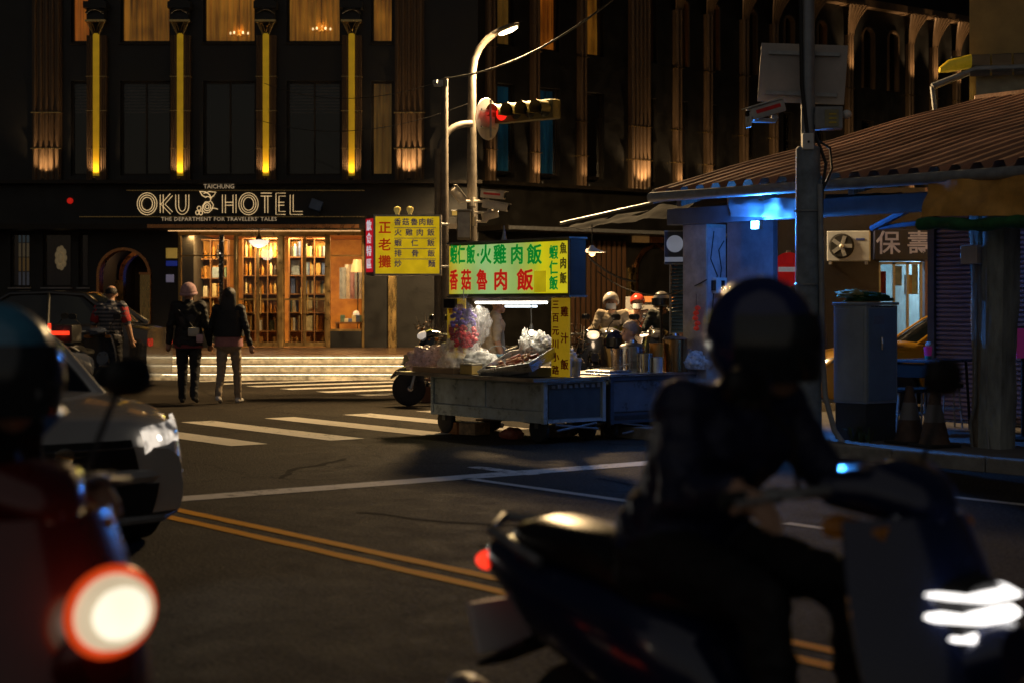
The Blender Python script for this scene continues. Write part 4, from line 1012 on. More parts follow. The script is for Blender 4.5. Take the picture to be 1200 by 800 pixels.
# sign posts with text boards
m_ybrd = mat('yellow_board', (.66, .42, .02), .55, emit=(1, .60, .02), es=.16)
m_redboard = mat('dark_red_print', (.45, .015, .008), .6)
def post(px0, px1, y, ztop, zbot, cols, label=None):
    xa, xb = lx(px0, y), lx(px1, y); xm = (xa + xb) / 2
    MB().bb(xm - .02, xm + .02, y + .02, y + .06, ZT + .02, ztop).build('post', m_galv, cart)
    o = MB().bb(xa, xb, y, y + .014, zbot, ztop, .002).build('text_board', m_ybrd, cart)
    for ci, s in enumerate(cols):
        n = len(s)
        for i, ch in enumerate(s): text(ch, min(.11, (ztop - zbot) / n * .74), m_redboard, o, (xa + (xb - xa) * (ci + .5) / len(cols), y - .003, ztop - (ztop - zbot) * (i + .55) / n), (R(90), 0, 0), xs=1.15, bolds=.022, ext=.002)
post(646, 667, .25, ZS0 - .03, ZT + .03, ('三百元川小路', '雞汁飯'))
post(524, 545, .22, ZS0 - .03, ZT + .18, ('魯肉飯', '雞肉飯'))
MB().bb(lx(524, .22) + .01, lx(538, .22), .16, .2, ZS0 - .14, ZS0 - .03, .01).build('switch_box', m_black, cart)
# fluorescent tubes under the sign
m_tube = glow('fluorescent_tube', (1.0, .93, .78), 4.5)
xa, xb = lx(549), lx(632)
b = MB(); b.bb(xa - .03, xb + .03, .28, .36, ZS0 - .06, ZS0 - .024); lf_ = b.build('light_fitting', m_white, cart)
MB().tube([(xa, .30, ZS0 - .075), (xb, .30, ZS0 - .075)], .014, 10).build('tube', m_tube, lf_)
xa2, xb2 = lx(592, .55), lx(625, .55)
b = MB(); b.bb(xa2, xb2, .50, .66, ZS0 - .10, ZS0 - .07); lf2 = b.build('light_fitting', m_white, cart); b = MB(); b.tube([(xa2 + .02, .54, ZS0 - .115), (xb2 - .02, .54, ZS0 - .115)], .013, 8); b.tube([(xa2 + .02, .61, ZS0 - .115), (xb2 - .02, .61, ZS0 - .115)], .013, 8); b.build('tube', glow('cool_tube', (.8, .92, 1.0), 2.0), lf2)
light('AREA', 'cart_tube_light', cart, ((xa + xb) / 2, .31, ZS0 - .10), 8, (1, .86, .62), None, xb - xa, .04)
# small clip lamp over the tray
cl = MB(); cl.lathe([(.015, .10), (.025, .06), (.03, .04)], 12, cap=True); clo = cl.build('clip_lamp_socket', m_black, cart, (lx(623, .5), .5, 1.10)); MB().ball((0, 0, .01), .035, 10, 8).build('bulb', glow('clip_bulb', (1, .85, .6), 3.0), clo)
MB().tube([(lx(623, .5), .5, 1.20), (lx(623, .5) + .05, .45, ZS0 - .03)], .006, 5).build('flex', m_cable, cart)

# ---- second cart
cart2 = empty('serving_cart', OC, ROT); tag(cart2, 'dark steel serving cart crowded with pots, joined to the lit food cart', 'food cart')
b = MB(); b.bb(-.86, -.02, .90, 2.22, .17, .66); b.build('body', m_cartd, cart2)
b = MB(); b.bb(-.9, .03, .86, 2.26, .662, .69, .005); b.build('counter', m_steel, cart2)
b = MB()
for y in (.90, 2.2): b.bb(-.02, .014, y - .02, y + .025, .16, .66)
b.bb(-.02, .012, .925, 2.18, .17, .20); b.bb(-.02, .012, .925, 2.18, .62, .655); b.bb(-.02, .006, .925, 2.18, .25, .275); b.build('frame', mat('cart_frame_dull', (.12, .15, .19), .38, .6), cart2)
MB().bb(-.018, -.008, .93, 2.17, .29, .61, .003).build('end_panel', mat('dull_steel_panel', (.17, .21, .26), .33, .3, bump=.06), cart2)
for x in (-.75, -.12):
    for y in (1.0, 2.1): wheel(cart2, (x, y, .10), .10, .05); MB().bb(x - .03, x + .03, y - .03, y + .03, .12, .18).build('caster_fork', m_cartd, cart2)
b = MB(); b.tube([(.0, 1.05, .17), (.03, 1.9, .06)], .012, 6); b.tube([(0, 1.05, .06), (.03, 1.9, .17)], .012, 6); b.build('brace', m_galv, cart2)
# ---- things on and under the carts
from mathutils import noise as mnoise
def CW_(x, y, z=0): return OC + (-A) * x + B * y + Vector((0, 0, z))   # cart frame -> world
def crumple(name, size, seed, m, amp=.22, sub=4, flat=True):
    sub = 4
    bm = bmesh.new(); bmesh.ops.create_icosphere(bm, subdivisions=sub, radius=1)
    for v in bm.verts:
        p = v.co.copy(); q = p * 1.7 + Vector((seed * 3.1, seed, 0))
        r_ = abs(mnoise.noise(q)) * 1.3 + abs(mnoise.noise(q * 2.3)) * .7 + abs(mnoise.noise(q * 5)) * .35 + abs(mnoise.noise(q * 11)) * .05
        v.co = p * (1 - amp + amp * 1.6 * r_)
        if flat and v.co.z < -.55: v.co.z = -.55
        v.co = Vector((v.co.x * size[0], v.co.y * size[1], v.co.z * size[2]))
    me = bpy.data.meshes.new(name); bm.to_mesh(me); bm.free(); me.materials.append(m); me.polygons.foreach_set('use_smooth', [True] * len(me.polygons))
    return bpy.data.objects.new(name, me)
def bagmat(name, col, alpha, rough=.25):
    m = bpy.data.materials.new(name); m.use_nodes = True; nt = m.node_tree; N = nt.nodes; L = nt.links; b = N['Principled BSDF']
    tc = N.new('ShaderNodeTexCoord'); n = N.new('ShaderNodeTexNoise'); n.inputs['Scale'].default_value = 26; n.inputs['Detail'].default_value = 4; L.new(tc.outputs['Object'], n.inputs[0])
    mr = N.new('ShaderNodeMapRange'); L.new(n.outputs[0], mr.inputs[0]); mr.inputs[1].default_value = .35; mr.inputs[2].default_value = .65; mr.inputs[3].default_value = alpha * .55; mr.inputs[4].default_value = min(1, alpha * 1.35); L.new(mr.outputs[0], b.inputs['Alpha'])
    bp = N.new('ShaderNodeBump'); bp.inputs['Strength'].default_value = .6; bp.inputs['Distance'].default_value = .02; L.new(n.outputs[0], bp.inputs['Height']); L.new(bp.outputs[0], b.inputs['Normal'])
    b.inputs['Base Color'].default_value = (*col, 1); b.inputs['Roughness'].default_value = rough; return m
m_bag = bagmat('clear_plastic_bag', (.80, .78, .76), .55); m_bagw = bagmat('white_plastic_bag', (.85, .84, .80), .8); m_bagp = bagmat('pinkish_plastic_bag', (.70, .52, .55), .6)
def put(o, loc, rz=0, label=None, cat=None, group=None):
    if o.name not in COL.objects: link(o)
    o.location = loc; o.rotation_euler.z = rz; tag(o, label, cat, group); return o
ZK = ZT + .026
put(crumple('plastic_bag', (.26, .2, .19), 1, m_bagp), CW_(-2.2, .12, ZK + .10), .4, 'pinkish clear plastic bag slumped at the end of the cart counter', 'bag')
put(crumple('plastic_bag', (.34, .24, .25), 2, m_bag), CW_(-1.72, .24, ZK + .13), 1.0, 'large clear crumpled plastic bag lying on the counter beside the wooden tray', 'bag')
put(crumple('plastic_bag', (.20, .16, .15), 3, m_bagw), CW_(-1.25, .12, ZK + .10), 0, 'white plastic bag wrapped around a yellow box on the cart counter', 'bag')
bx_ = empty('food_box', CW_(-1.22, -.02, ZK), ROT); tag(bx_, 'small yellow food box standing before the white bag on the counter', 'box')
MB().bb(-.11, .11, -.07, .07, 0, .10, .006).build('carton', mat('yellow_card', (.62, .42, .12), .6), bx_); MB().bb(-.115, .115, -.075, .075, .10, .115, .004).build('lid', mat('cream_card', (.7, .62, .45), .6), bx_)
# wooden tray of flat cakes
tr = empty('wooden_tray', CW_(-1.75, -.04, ZK), ROT); tag(tr, 'low wooden tray along the front edge of the cart counter', 'tray')
m_traw = mat('tray_wood', (.34, .22, .12), .6, stretch=(1, 6, 6)); b = MB(); b.bb(-.38, .38, -.10, .10, 0, .012); b.build('bottom', m_traw, tr)
for a in ((-.38, .38, -.112, -.10), (-.38, .38, .10, .112), (-.39, -.38, -.11, .11), (.38, .39, -.11, .11)): MB().bb(*a, 0, .06).build('edge_board', m_traw, tr)
for i in range(7): put(MB().lathe([(.01, 0), (.05, .004), (.056, .018), (.05, .032), (.01, .036)], 12).build('rice_cake', mat('pale_cake', (.62, .50, .34), .6), smooth=True), CW_(-2.05 + i * .10, -.04 + .02 * (i % 2), ZK + .013), 0, 'round pale cake in the wooden tray on the food cart', 'cake', 'cakes in the wooden tray')
# hanging net bag of red fruit and violet packets
nb_ = empty('net_bag', CW_(lx(545, .12), .10, .96)); tag(nb_, 'hanging clear bag of red and violet sweets tied to the cart post', 'bag')
m_redf = mat('red_fruit', (.55, .03, .03), .3, var=.4); m_vio = mat('violet_packet', (.16, .10, .45), .3)
rr = random.Random(3)
for i in range(110):
    t = rr.random(); a = rr.random() * 6.28; z = t * .40; rad = .16 * math.sqrt(max(.02, math.sin(min(3.0, .35 + t * 2.5)))) * math.sqrt(rr.random())
    MB().ball((rad * math.cos(a), rad * math.sin(a) * .8, z), (.030, .028, .024), 7, 5).build('sweet', m_redf if t < .55 else m_vio, nb_, smooth=True)
b = MB(); b.lathe([(.01, -.05), (.13, -.02), (.185, .08), (.18, .2), (.15, .33), (.09, .44), (.03, .50), (.06, .56)], 18, cap=False); b.build('film', bagmat('bag_film', (.75, .7, .8), .18, .12), nb_, smooth=True)
MB().tube([(0, 0, .5), (.0, .02, .62)], .006, 5).build('string', m_white, nb_)
put(crumple('plastic_bag', (.13, .08, .20), 6, bagmat('thin_film', (.6, .6, .62), .22), .25, 3, False), CW_(lx(556, .3), .36, 1.20), 0, 'clear plastic bag hanging behind the red and violet sweets', 'bag')
# blue bucket
bk_ = empty('blue_bucket', CW_(lx(584, .5), .5, ZK)); tag(bk_, 'pale blue plastic bucket on the cart counter behind the food tray', 'bucket')
MB().lathe([(.09, 0), (.12, .18), (.128, .18), (.128, .195), (.115, .195), (.085, .01)], 20, cap=False).build('pail', mat('blue_plastic', (.16, .30, .40), .4), bk_, smooth=True); MB().tube([(.12 * math.cos(a), .02, .19 + .10 * math.sin(a)) for a in [math.pi * i / 10 for i in range(11)]], .005, 5).build('handle', m_galv, bk_)
# sloping food tray
ft = empty('food_tray', CW_(lx(606, .1), .13, ZK + .10), ROT); ft.rotation_euler = (R(24), R(-7), ROT); tag(ft, 'sloping steel tray of cooked sausages at the front of the cart', 'tray')
b = MB(); b.bb(-.42, .44, -.20, .28, 0, .015); b.build('bottom', m_steel, ft)
for a in ((-.42, .44, -.215, -.20), (-.42, .44, .28, .295), (-.435, -.42, -.215, .295), (.44, .455, -.215, .295)): MB().bb(*a, -.01, .09).build('side', m_steel, ft)
rr = random.Random(9)
for i in range(15):
    c = Vector((-.26 + .10 * (i % 5) + rr.uniform(-.03, .03), -.10 + .11 * (i // 5) + rr.uniform(-.02, .02), .045 + .02 * (i % 2))); a = rr.uniform(-.6, .6); d = Vector((math.cos(a), math.sin(a), 0)) * .065
    o = MB().tube([c - d, c - d * .85, c, c + d * .85 + Vector((0, 0, .008)), c + d], [.008, .022, .026, .022, .008], 9).build('sausage', mat('sausage_%d' % (i % 3), [(.34, .14, .07), (.42, .22, .11), (.30, .10, .06)][i % 3], .35), None, smooth=True)
    o.matrix_world = Matrix.LocRotScale(ft.location, ft.rotation_euler, None); tag(o, 'glossy brown sausage lying in the sloping steel tray', 'sausage', 'sausages in the sloping tray')
b = MB(); b.bb(-.4, .42, -.18, .3, -.12, -.03); o = b.build('crate', m_cartd); o.location = CW_(lx(606, .1), .12, ZK + .125); o.rotation_euler.z = ROT; o.scale = (.9, .9, 1); tag(o, 'dark crate propping up the sloping steel tray', 'crate')
put(crumple('plastic_bag', (.14, .11, .13), 11, m_bagw, .45), CW_(lx(630, .32), .36, ZK + .30), 0, 'white plastic bag bunched at the high end of the sausage tray', 'bag')
put(crumple('plastic_bag', (.06, .05, .16), 12, m_bagw, .45, 3, False), CW_(lx(614, .36), .38, ZK + .30), .8, 'twisted upright white plastic bag behind the sausages', 'bag')
# cups, tissue
for i, (px, n) in enumerate(((676, 1), (684, 1))):
    c = empty('paper_cup_stack', CW_(.02 - .16, .42 + i * .12, ZK)); tag(c, ['white paper cup stack beside the yellow text board', 'grey paper cup stack next to the white cups'][i], 'cups')
    b = MB(); b.lathe([(.045, 0), (.055, .15), (.058, .155), (.05, .155), (.04, .01)], 16, cap=False); b.build('cup', m_white if i == 0 else mat('grey_cup', (.45, .46, .44), .5), c, smooth=True)
    for k in range(3): MB().lathe([(.056, .155 + k * .012), (.059, .163 + k * .012), (.056, .167 + k * .012)], 16, cap=False).build('rim', m_white, c, smooth=True)
put(crumple('tissue_pack', (.08, .07, .08), 14, m_white, .3), CW_(-.2, .50, ZK + .20), 0, 'crumpled white paper tissue over the cups', 'tissue')
# pots on the second cart
def pot(px, d, r, h, m, label, cat='pot', lid=True, name='steel_pot', handles=True):
    p = at(px, d, .69); t = empty(name, p); tag(t, label, cat)
    MB().lathe([(r, 0), (r, h), (r + .008, h + .006), (r - .012, h + .006), (r - .014, .01)], 26, cap=True).build('body', m, t, smooth=True)
    if lid: b = MB(); b.lathe([(r + .006, h + .008), (r * .8, h + .03), (.03, h + .045), (.02, h + .07), (.001, h + .075)], 24); b.build('lid', m_steel, t, smooth=True)
    if handles:
        for s in (-1, 1): MB().tube([(s * r, -.04, h * .7), (s * (r + .035), -.03, h * .7), (s * (r + .035), .03, h * .7), (s * r, .04, h * .7)], .007, 6).build('handle', m_steel, t)
    return t
m_steelb = mat('mirror_steel', (.55, .58, .62), .18, 1.0, var=.15, stretch=(1, 1, 4))
pot(724, 17.75, .055, .25, mat('brass_canister', (.5, .36, .25), .3, .9), 'narrow copper coloured canister on the serving cart', 'canister', False, 'canister', False)
pot(741, 17.95, .135, .27, m_steelb, 'wide polished steel pot on the serving cart before the seated woman')
pot(757, 17.8, .075, .20, m_steelb, 'small polished steel pot between the wide pot and the orange tub', 'pot', False, 'steel_pot', False)
pot(769, 18.0, .07, .30, mat('orange_tub', (.72, .26, .03), .4), 'orange plastic tub standing on the serving cart', 'tub', False, 'plastic_tub', False)
pot(771, 17.75, .05, .16, mat('white_tub', (.65, .70, .75), .35), 'small white bottle carton in front of the orange tub', 'carton', False, 'carton', False)
pot(791, 18.1, .135, .34, mat('amber_steel', (.34, .20, .08), .25, .9, var=.4, stretch=(4, 4, .2)), 'tall amber brown drum with a steel lid on the serving cart', 'drum', True, 'soup_drum')
pot(806, 18.2, .035, .22, mat('cream_bottle', (.55, .45, .34), .4), 'slim cream bottle at the end of the serving cart', 'bottle', False, 'bottle', False)
put(crumple('plastic_bag', (.24, .14, .12), 21, m_bagw, .2), at(818, 18.15, .78), .5, 'white plastic sack sagging over the end of the serving cart', 'bag')
lb = empty('ladle_tray', CW_(-.25, .98, .69), ROT); tag(lb, 'shallow steel tray with a ladle on the serving cart', 'tray'); MB().bb(-.2, .2, -.06, .22, 0, .03, .006).build('pan', m_steel, lb); MB().tube([(-.1, 0, .04), (.1, .15, .06), (.2, .22, .1)], .007, 6).build('ladle', m_steel, lb)
pb = empty('blue_crate', CW_(-.45, .62, ZK), ROT); tag(pb, 'small blue plastic crate behind the paper cups', 'crate'); MB().bb(-.12, .12, -.08, .08, 0, .12, .006).build('bin', mat('deep_blue_plastic', (.03, .07, .25), .4), pb); MB().bb(-.125, .125, -.085, .085, .12, .135).build('rim', m_white, pb)
# boxes and sacks under the cart
for i, (px, w, c, lab) in enumerate(((530, .3, (.42, .18, .06), 'orange cardboard box on the ground under the food cart'), (549, .26, (.45, .30, .16), 'brown patterned carton under the food cart, next to the orange box'))):
    t = empty('cardboard_box', at(px + 6, 18.4 - i * .15), ROT + .2 * i); tag(t, lab, 'box'); MB().bb(-w / 2, w / 2, -.12, .12, 0, .13, .004).build('carton', mat('carton_%d' % i, c, .7, var=.5, scale=16), t); MB().bb(-w / 2 + .01, w / 2 - .01, -.05, .05, .13, .136).build('tape', m_white, t)
put(crumple('rubbish_bag', (.16, .14, .10), 31, mat('brown_sack', (.16, .10, .06), .6), .2), at(655, 17.9, .055), 0, 'flattened brown sack on the tarmac under the food cart', 'bag')
put(crumple('rubbish_bag', (.13, .1, .08), 33, mat('red_sack', (.30, .08, .04), .5), .2), at(600, 17.6, .045), 0, 'flattened red sack on the tarmac under the food cart', 'bag')
for i, px in enumerate((718, 736, 752, 772)):
    t = empty('gas_canister', at(px, 18.6 + .1 * i)); tag(t, 'small dark gas canister standing under the serving cart', 'canister', 'gas canisters under the serving cart'); MB().lathe([(.08, 0), (.09, .03), (.09, .12), (.05, .16), (.05, .165)], 14).build('tank', m_blackm, t, smooth=True); MB().lathe([(.02, .16), (.02, .18)], 8).build('valve', m_brass, t)
# ================================================================ MARKET HALL
MO = Vector((4.35, 15.1, 0)); GZ = .12
mk = empty('market_hall', MO, ROT); tag(mk, 'open market hall with a rusty corrugated roof, timber posts and awnings', 'building')
def mx(px, y=0):
    o = MO + B * y; return -onA(o, px)
def mz(py, px, y=0):
    d = (MO + B * y - A * mx(px, y)).y; return CAMH + (358 - py) * d / FPX
m_roofs = mat('rusty_roof_sheet', (.36, .20, .13), .5, .1, var=.45, scale=2.2, bump=.15, bscale=30, stretch=(1, .35, 1))
EY, EZ, SL = -.35, 2.60, .25
rx0 = mx(767, EY); nsh = 9; pitch_ = .235; per = 4
for k in range(nsh):
    xa = rx0 + k * pitch_ * per; n = per * 10
    def rf(u, v, xa=xa, k=k):
        x = xa + (per * pitch_ + .03) * u; ph = ((x - rx0) / pitch_) % 1.0
        h = .072 * min(1, max(0, (abs(ph - .5) - .16) / .14)) ; y = EY + (5.7 + .02 * math.sin(k * 2.1)) * v
        return (x, y, EZ + SL * (y - EY) + h + .002 * (k % 2) + .012 * math.sin(x * 1.7 + y * 2.3))
    MB().grid(rf, n, 10, -.004).build('roof_sheet', m_roofs, mk)
# ridge cap and gable board
xr1 = rx0 + nsh * per * pitch_
MB().bb(rx0 - .04, xr1, EY + 5.6, EY + 5.85, EZ + SL * 5.7 + .03, EZ + SL * 5.7 + .09, .01).build('ridge_cap', m_roofs, mk)
b = MB(); b.add([(rx0 - .05, EY, EZ - .10), (rx0 - .05, EY + 5.7, EZ + SL * 5.7 - .10), (rx0 - .05, EY + 5.7, EZ + SL * 5.7 + .05), (rx0 - .05, EY, EZ + .05), (rx0 - .02, EY, EZ - .10), (rx0 - .02, EY + 5.7, EZ + SL * 5.7 - .10), (rx0 - .02, EY + 5.7, EZ + SL * 5.7 + .05), (rx0 - .02, EY, EZ + .05)], [(0, 3, 2, 1), (4, 5, 6, 7), (0, 4, 7, 3), (3, 7, 6, 2), (0, 1, 5, 4), (1, 2, 6, 5)]); b.build('gable_board', m_wood, mk)
for k in range(7):                                             # rafters
    x = rx0 + .3 + k * 1.2
    b = MB(); b.add([(x, EY + .05, EZ - .14), (x + .07, EY + .05, EZ - .14), (x + .07, EY + 5.6, EZ + SL * 5.6 - .14), (x, EY + 5.6, EZ + SL * 5.6 - .14), (x, EY + .05, EZ - .02), (x + .07, EY + .05, EZ - .02), (x + .07, EY + 5.6, EZ + SL * 5.6 - .02), (x, EY + 5.6, EZ + SL * 5.6 - .02)], [(0, 3, 2, 1), (4, 5, 6, 7), (0, 1, 5, 4), (1, 2, 6, 5), (2, 3, 7, 6), (3, 0, 4, 7)]); b.build('rafter', m_wood, mk)
MB().bb(rx0 - .1, xr1, -.08, .06, 2.28, 2.46, .008).build('eave_beam', mat('painted_beam', (.12, .14, .17), .6), mk)
b = MB(); b.tube([(rx0, EY - .06, EZ - .03), (xr1, EY - .06, EZ - .07)], .055, 10); b.build('gutter', m_greypaint, mk, smooth=True)
# posts
b = MB(); n = 10
def post_fn(cx, w, z1, seed):
    def f(u, v):
        a = 2 * math.pi * u; r_ = w * (1 + .12 * mnoise.noise(Vector((math.cos(a) * 2, math.sin(a) * 2 + seed, v * 5))) + .06 * mnoise.noise(Vector((math.cos(a) * 6, math.sin(a) * 6, v * 16 + seed))))
        q = max(abs(math.cos(a)), abs(math.sin(a))); r_ *= (1 / q) * .75 + .25
        return (cx + r_ * math.cos(a) + .02 * math.sin(v * 3 + seed), r_ * math.sin(a), GZ + (z1 - GZ) * v)
    return f
MB().grid(post_fn(mx(1147), .062, 2.3, 1), 20, 30).build('timber_post', m_wood, mk, smooth=True)
MB().grid(post_fn(mx(1175, .05), .125, 2.35, 5), 24, 24).build('concrete_column', mat('stained_concrete', (.32, .34, .32), .85, var=.5, scale=3, bump=.5, stretch=(2, 2, .6)), mk, smooth=True)
MB().bb(mx(1133, -.05), mx(1160, -.05), -.02, .03, 2.02, 2.22).build('nailed_board', m_wood, mk)
b = MB(); b.tube([(mx(1143, -.09), -.09, 1.6), (mx(1143, -.09), -.09, .5), (mx(1138, -.09), -.10, .35), (mx(1139, -.1), -.10, GZ)], .014, 6); b.tube([(mx(1158, -.1), -.12, 2.3), (mx(1158, -.1), -.12, .6), (mx(1156, -.1), -.1, .4), (mx(1163, -.1), -.16, GZ)], .010, 6); b.build('conduit', m_galv, mk, smooth=True)
jb_ = empty('junction_box', MO - A * mx(1141, -.12) + B * -.12 + Vector((0, 0, mz(310, 1141, -.12))), ROT); tag(jb_, 'pale pink electrical junction box on the timber post', 'box')
MB().bb(-.09, .07, -.05, .05, 0, .175, .008).build('case', mat('pink_grey_box', (.62, .50, .46), .5, var=.1), jb_, smooth=True); MB().bb(-.10, .08, -.06, -.048, .005, .17, .004).build('cover', mat('pink_grey_cover', (.66, .54, .49), .5, var=.1), jb_); MB().tube([(0, 0, 0), (0, 0, -.3)], .012, 6).build('conduit', m_galv, jb_)
# poster pillar
px0_, px1_ = mx(800), mx(828)
pd_ = onB(MO - A * px1_, 851)
MB().bb(px0_, px1_, .0, pd_, GZ, 2.28, .008).build('pillar', mat('grey_pillar', (.42, .38, .34), .8, var=.4, bump=.3, scale=4), mk)
pst = empty('poster', MO - A * (px1_ + .004) + B * (pd_ / 2), TH); tag(pst, 'faded pink red poster pasted on the market pillar', 'poster')
MB().bb(-pd_ / 2 + .015, pd_ / 2 - .015, -.004, .0015, 1.0, 2.24).build('paper', mat('faded_poster', (.62, .26, .24), .6, var=.4, scale=2.2, col2=(.80, .62, .60)), pst)
MB().tube([(-.05, -.01, 2.2), (-.1, -.012, 1.9), (.0, -.012, 1.72), (-.04, -.02, 1.66)], .006, 5).build('cable', m_cable, pst); MB().tube([(.10, -.01, 2.1), (.02, -.012, 2.0), (.06, -.012, 1.8), (.03, -.02, 1.66)], .006, 5).build('cable', m_cable, pst)
MB().tube([(-.06, -.02, 1.55), (-.1, -.015, 1.2), (-.02, -.015, 1.05), (.08, -.02, 1.15), (.09, -.02, 1.5)], .007, 5).build('cable', m_cable, pst)
eb = empty('meter_box', pst.location + Vector((0, 0, zpx(344, 18))), TH); tag(eb, 'pale fuse box with loose cables on the poster pillar', 'box'); MB().bb(-.07, .09, -.07, -.005, 0, .17, .006).build('case', m_white, eb); MB().bb(-.09, -.07, -.06, -.01, .03, .14).build('breaker', m_black, eb); MB().bb(.0, .05, -.075, -.07, .03, .14).build('window', m_darkglass, eb)
rl = empty('red_lantern_string', MO - A * mx(816, -.06) + B * -.06 + Vector((0, 0, zpx(388, 18))), ROT); tag(rl, 'string of small red lanterns hanging on the grey market pillar', 'lanterns')
for i in range(5): MB().lathe([(.008, 0), (.03, .012), (.034, .03), (.02, .05), (.006, .055)], 10, (.02 * math.sin(i * 2), 0, i * .055)).build('lantern', mat('lantern_red', (.6, .05, .02), .4, emit=(1, .06, .02), es=.07), rl, smooth=True)
MB().tube([(0, 0, 0), (0, 0, .4)], .004, 5).build('cord', m_cable, rl)
# back wall with a roller shutter, panel added to catch the blue glow
SY = 2.5; sx0 = mx(1096, SY)
b = MB()
nz = 44
for k in range(nz):
    z = GZ + .02 + k * .0515; b.add([(sx0, SY, z), (6, SY, z), (6, SY - .022, z + .012), (sx0, SY - .022, z + .012), (6, SY - .022, z + .036), (sx0, SY - .022, z + .036), (6, SY, z + .049), (sx0, SY, z + .049)], [(0, 1, 2, 3), (3, 2, 4, 5), (5, 4, 6, 7)])
b.build('roller_shutter', mat('mauve_shutter', (.32, .25, .29), .5, .3, var=.25, scale=1.5), mk)
MB().bb(sx0, 6, SY + .004, SY + .2, GZ - .05, 3.1).build('back_wall', m_concrete, mk)
MB().bb(sx0 - .06, sx0 + .03, SY - .06, SY + .2, GZ - .05, 3.0).build('shutter_rail', mat('blue_rail', (.07, .10, .16), .5), mk)
MB().bb(mx(852, .55), mx(906, .55), .55, .62, GZ - .05, 2.6).build('glow_backing', mat('pale_backing', (.30, .33, .38), .7), mk)  # pale panel added close behind the blue lamp to catch its glow
# long blue beam and brace under the eave, right
b = MB(); b.tube([(mx(1022, .3), .3, mz(268, 1022, .3)), (mx(1080, .2), .2, mz(238, 1080, .2))], .035, 8); b.tube([(mx(1022, .3), .3, mz(268, 1022, .3)), (mx(1075, .3), .3, mz(262, 1075, .3))], .025, 8); b.build('awning_brace', mat('blue_paint', (.07, .12, .22), .5), mk)
# blue lamp
bl = empty('blue_lamp', MO - A * mx(887, -.10) + B * -.10 + Vector((0, 0, mz(269, 887, -.1))), ROT); tag(bl, 'small square lamp glowing bright blue under the market eave', 'lamp')
MB().bb(-.05, .05, -.02, .04, 0, .09, .006).build('case', m_white, bl); MB().bb(-.045, .045, -.045, -.022, .005, .085, .006).build('lens', glow('blue_lamp_lens', (.25, .75, 1.0), 9), bl)
light('POINT', 'blue_lamp_glow', bl, (0, -.14, .04), 18.0, (.03, .24, 1.0), size=.05)
light('AREA', 'blue_lamp_beam', bl, (.02, -.06, .045), 80, (.05, .30, 1.0), (R(70), 0, R(250)), .09)
# tarpaulins
def cloth(name, p00, p10, p11, p01, m, par, amp=.02, nu=30, nv=10, fr=7.0, label=None, cat=None, thick=.006, droop=0):
    p00, p10, p11, p01 = [Vector(q) for q in (p00, p10, p11, p01)]
    nrm = (p10 - p00).cross(p01 - p00).normalized(); sd = random.random() * 20
    def f(u, v):
        p = (p00 * (1 - u) + p10 * u) * (1 - v) + (p01 * (1 - u) + p11 * u) * v
        w = mnoise.noise(Vector((u * fr + sd, v * 2.0, sd))) * amp * 1.6 + mnoise.noise(Vector((u * fr * 3, v * 4 + sd, 1))) * amp * .5 + amp * .6 * math.sin(u * fr * 4 + 2 * v + sd) * v
        return p + nrm * w - Vector((0, 0, droop * 4 * u * (1 - u)))
    o = MB().grid(f, nu, nv, thick).build(name, m, par, smooth=True)
    if label: tag(o, label, cat)
    return o
m_tarp = mat('orange_tarp', (.78, .38, .08), .5, var=.35, scale=3, bump=.15, bscale=14); m_greent = mat('green_tarp', (.02, .13, .04), .55, var=.4, scale=8, bump=.3)
xa_, xb_ = mx(1079, -.52), 2.4
cloth('orange_tarpaulin', MO - A * xa_ + B * -.52 + Vector((0, 0, mz(254, 1079, -.52))), MO - A * xb_ + B * -.52 + Vector((0, 0, 2.10)), MO - A * xb_ + B * -.44 + Vector((0, 0, 2.50)), MO - A * xa_ + B * -.44 + Vector((0, 0, mz(214, 1079, -.44))), m_tarp, None, .035, 40, 10, 6, 'orange brown tarpaulin hanging along the market eave', 'tarpaulin')
gr = empty('rolled_tarpaulin', MO, ROT); tag(gr, 'rolled dark green tarpaulin under the orange one on the market front', 'tarpaulin')
zz_ = mz(263, 1079, -.52); pts = [(xa_ - .02 + (xb_ - xa_) * i / 24, -.52 + .01 * math.sin(i * 1.3), zz_ + .012 * math.sin(i * .9) - .02 * math.sin(i / 24 * 3.1) - .03 * i / 24) for i in range(25)]
MB().tube(pts, [.055 + .008 * math.sin(i * 2.2) for i in range(25)], 12).build('roll', m_greent, gr, smooth=True)
MB().ball(pts[0], (.02, .05, .05), 10, 6).build('roll_end', mat('brown_roll_core', (.3, .14, .07), .7), gr)
m_canvas = mat('grey_canvas', (.030, .030, .032), .95, var=.3, scale=3, bump=.2, spec=.02)
cloth('grey_awning', P(660, 270, 20.4), P(800, 252, 18.3), P(800, 233, 18.6) + B * .25, P(660, 264, 20.7) + B * .25, m_canvas, None, .03, 30, 8, 5, 'sagging grey canvas awning edge beyond the market roof', 'awning')
cloth('grey_awning', P(660, 263.5, 20.7) + B * .25, P(800, 232.5, 18.6) + B * .25, P(800, 232.5, 18.6) + B * 2.6 + Vector((0, 0, .40)), P(660, 263.5, 20.7) + B * 2.2 + Vector((0, 0, .3)), m_canvas, None, .04, 24, 16, 4, 'sloping top of the grey canvas awning beyond the market roof', 'awning')
b = MB(); b.tube([P(657, 262, 20.5), P(800, 230, 18.4)], .018, 6); o = b.build('awning_rail', m_galv); tag(o, 'bright steel rail along the top of the grey awning', 'rail')
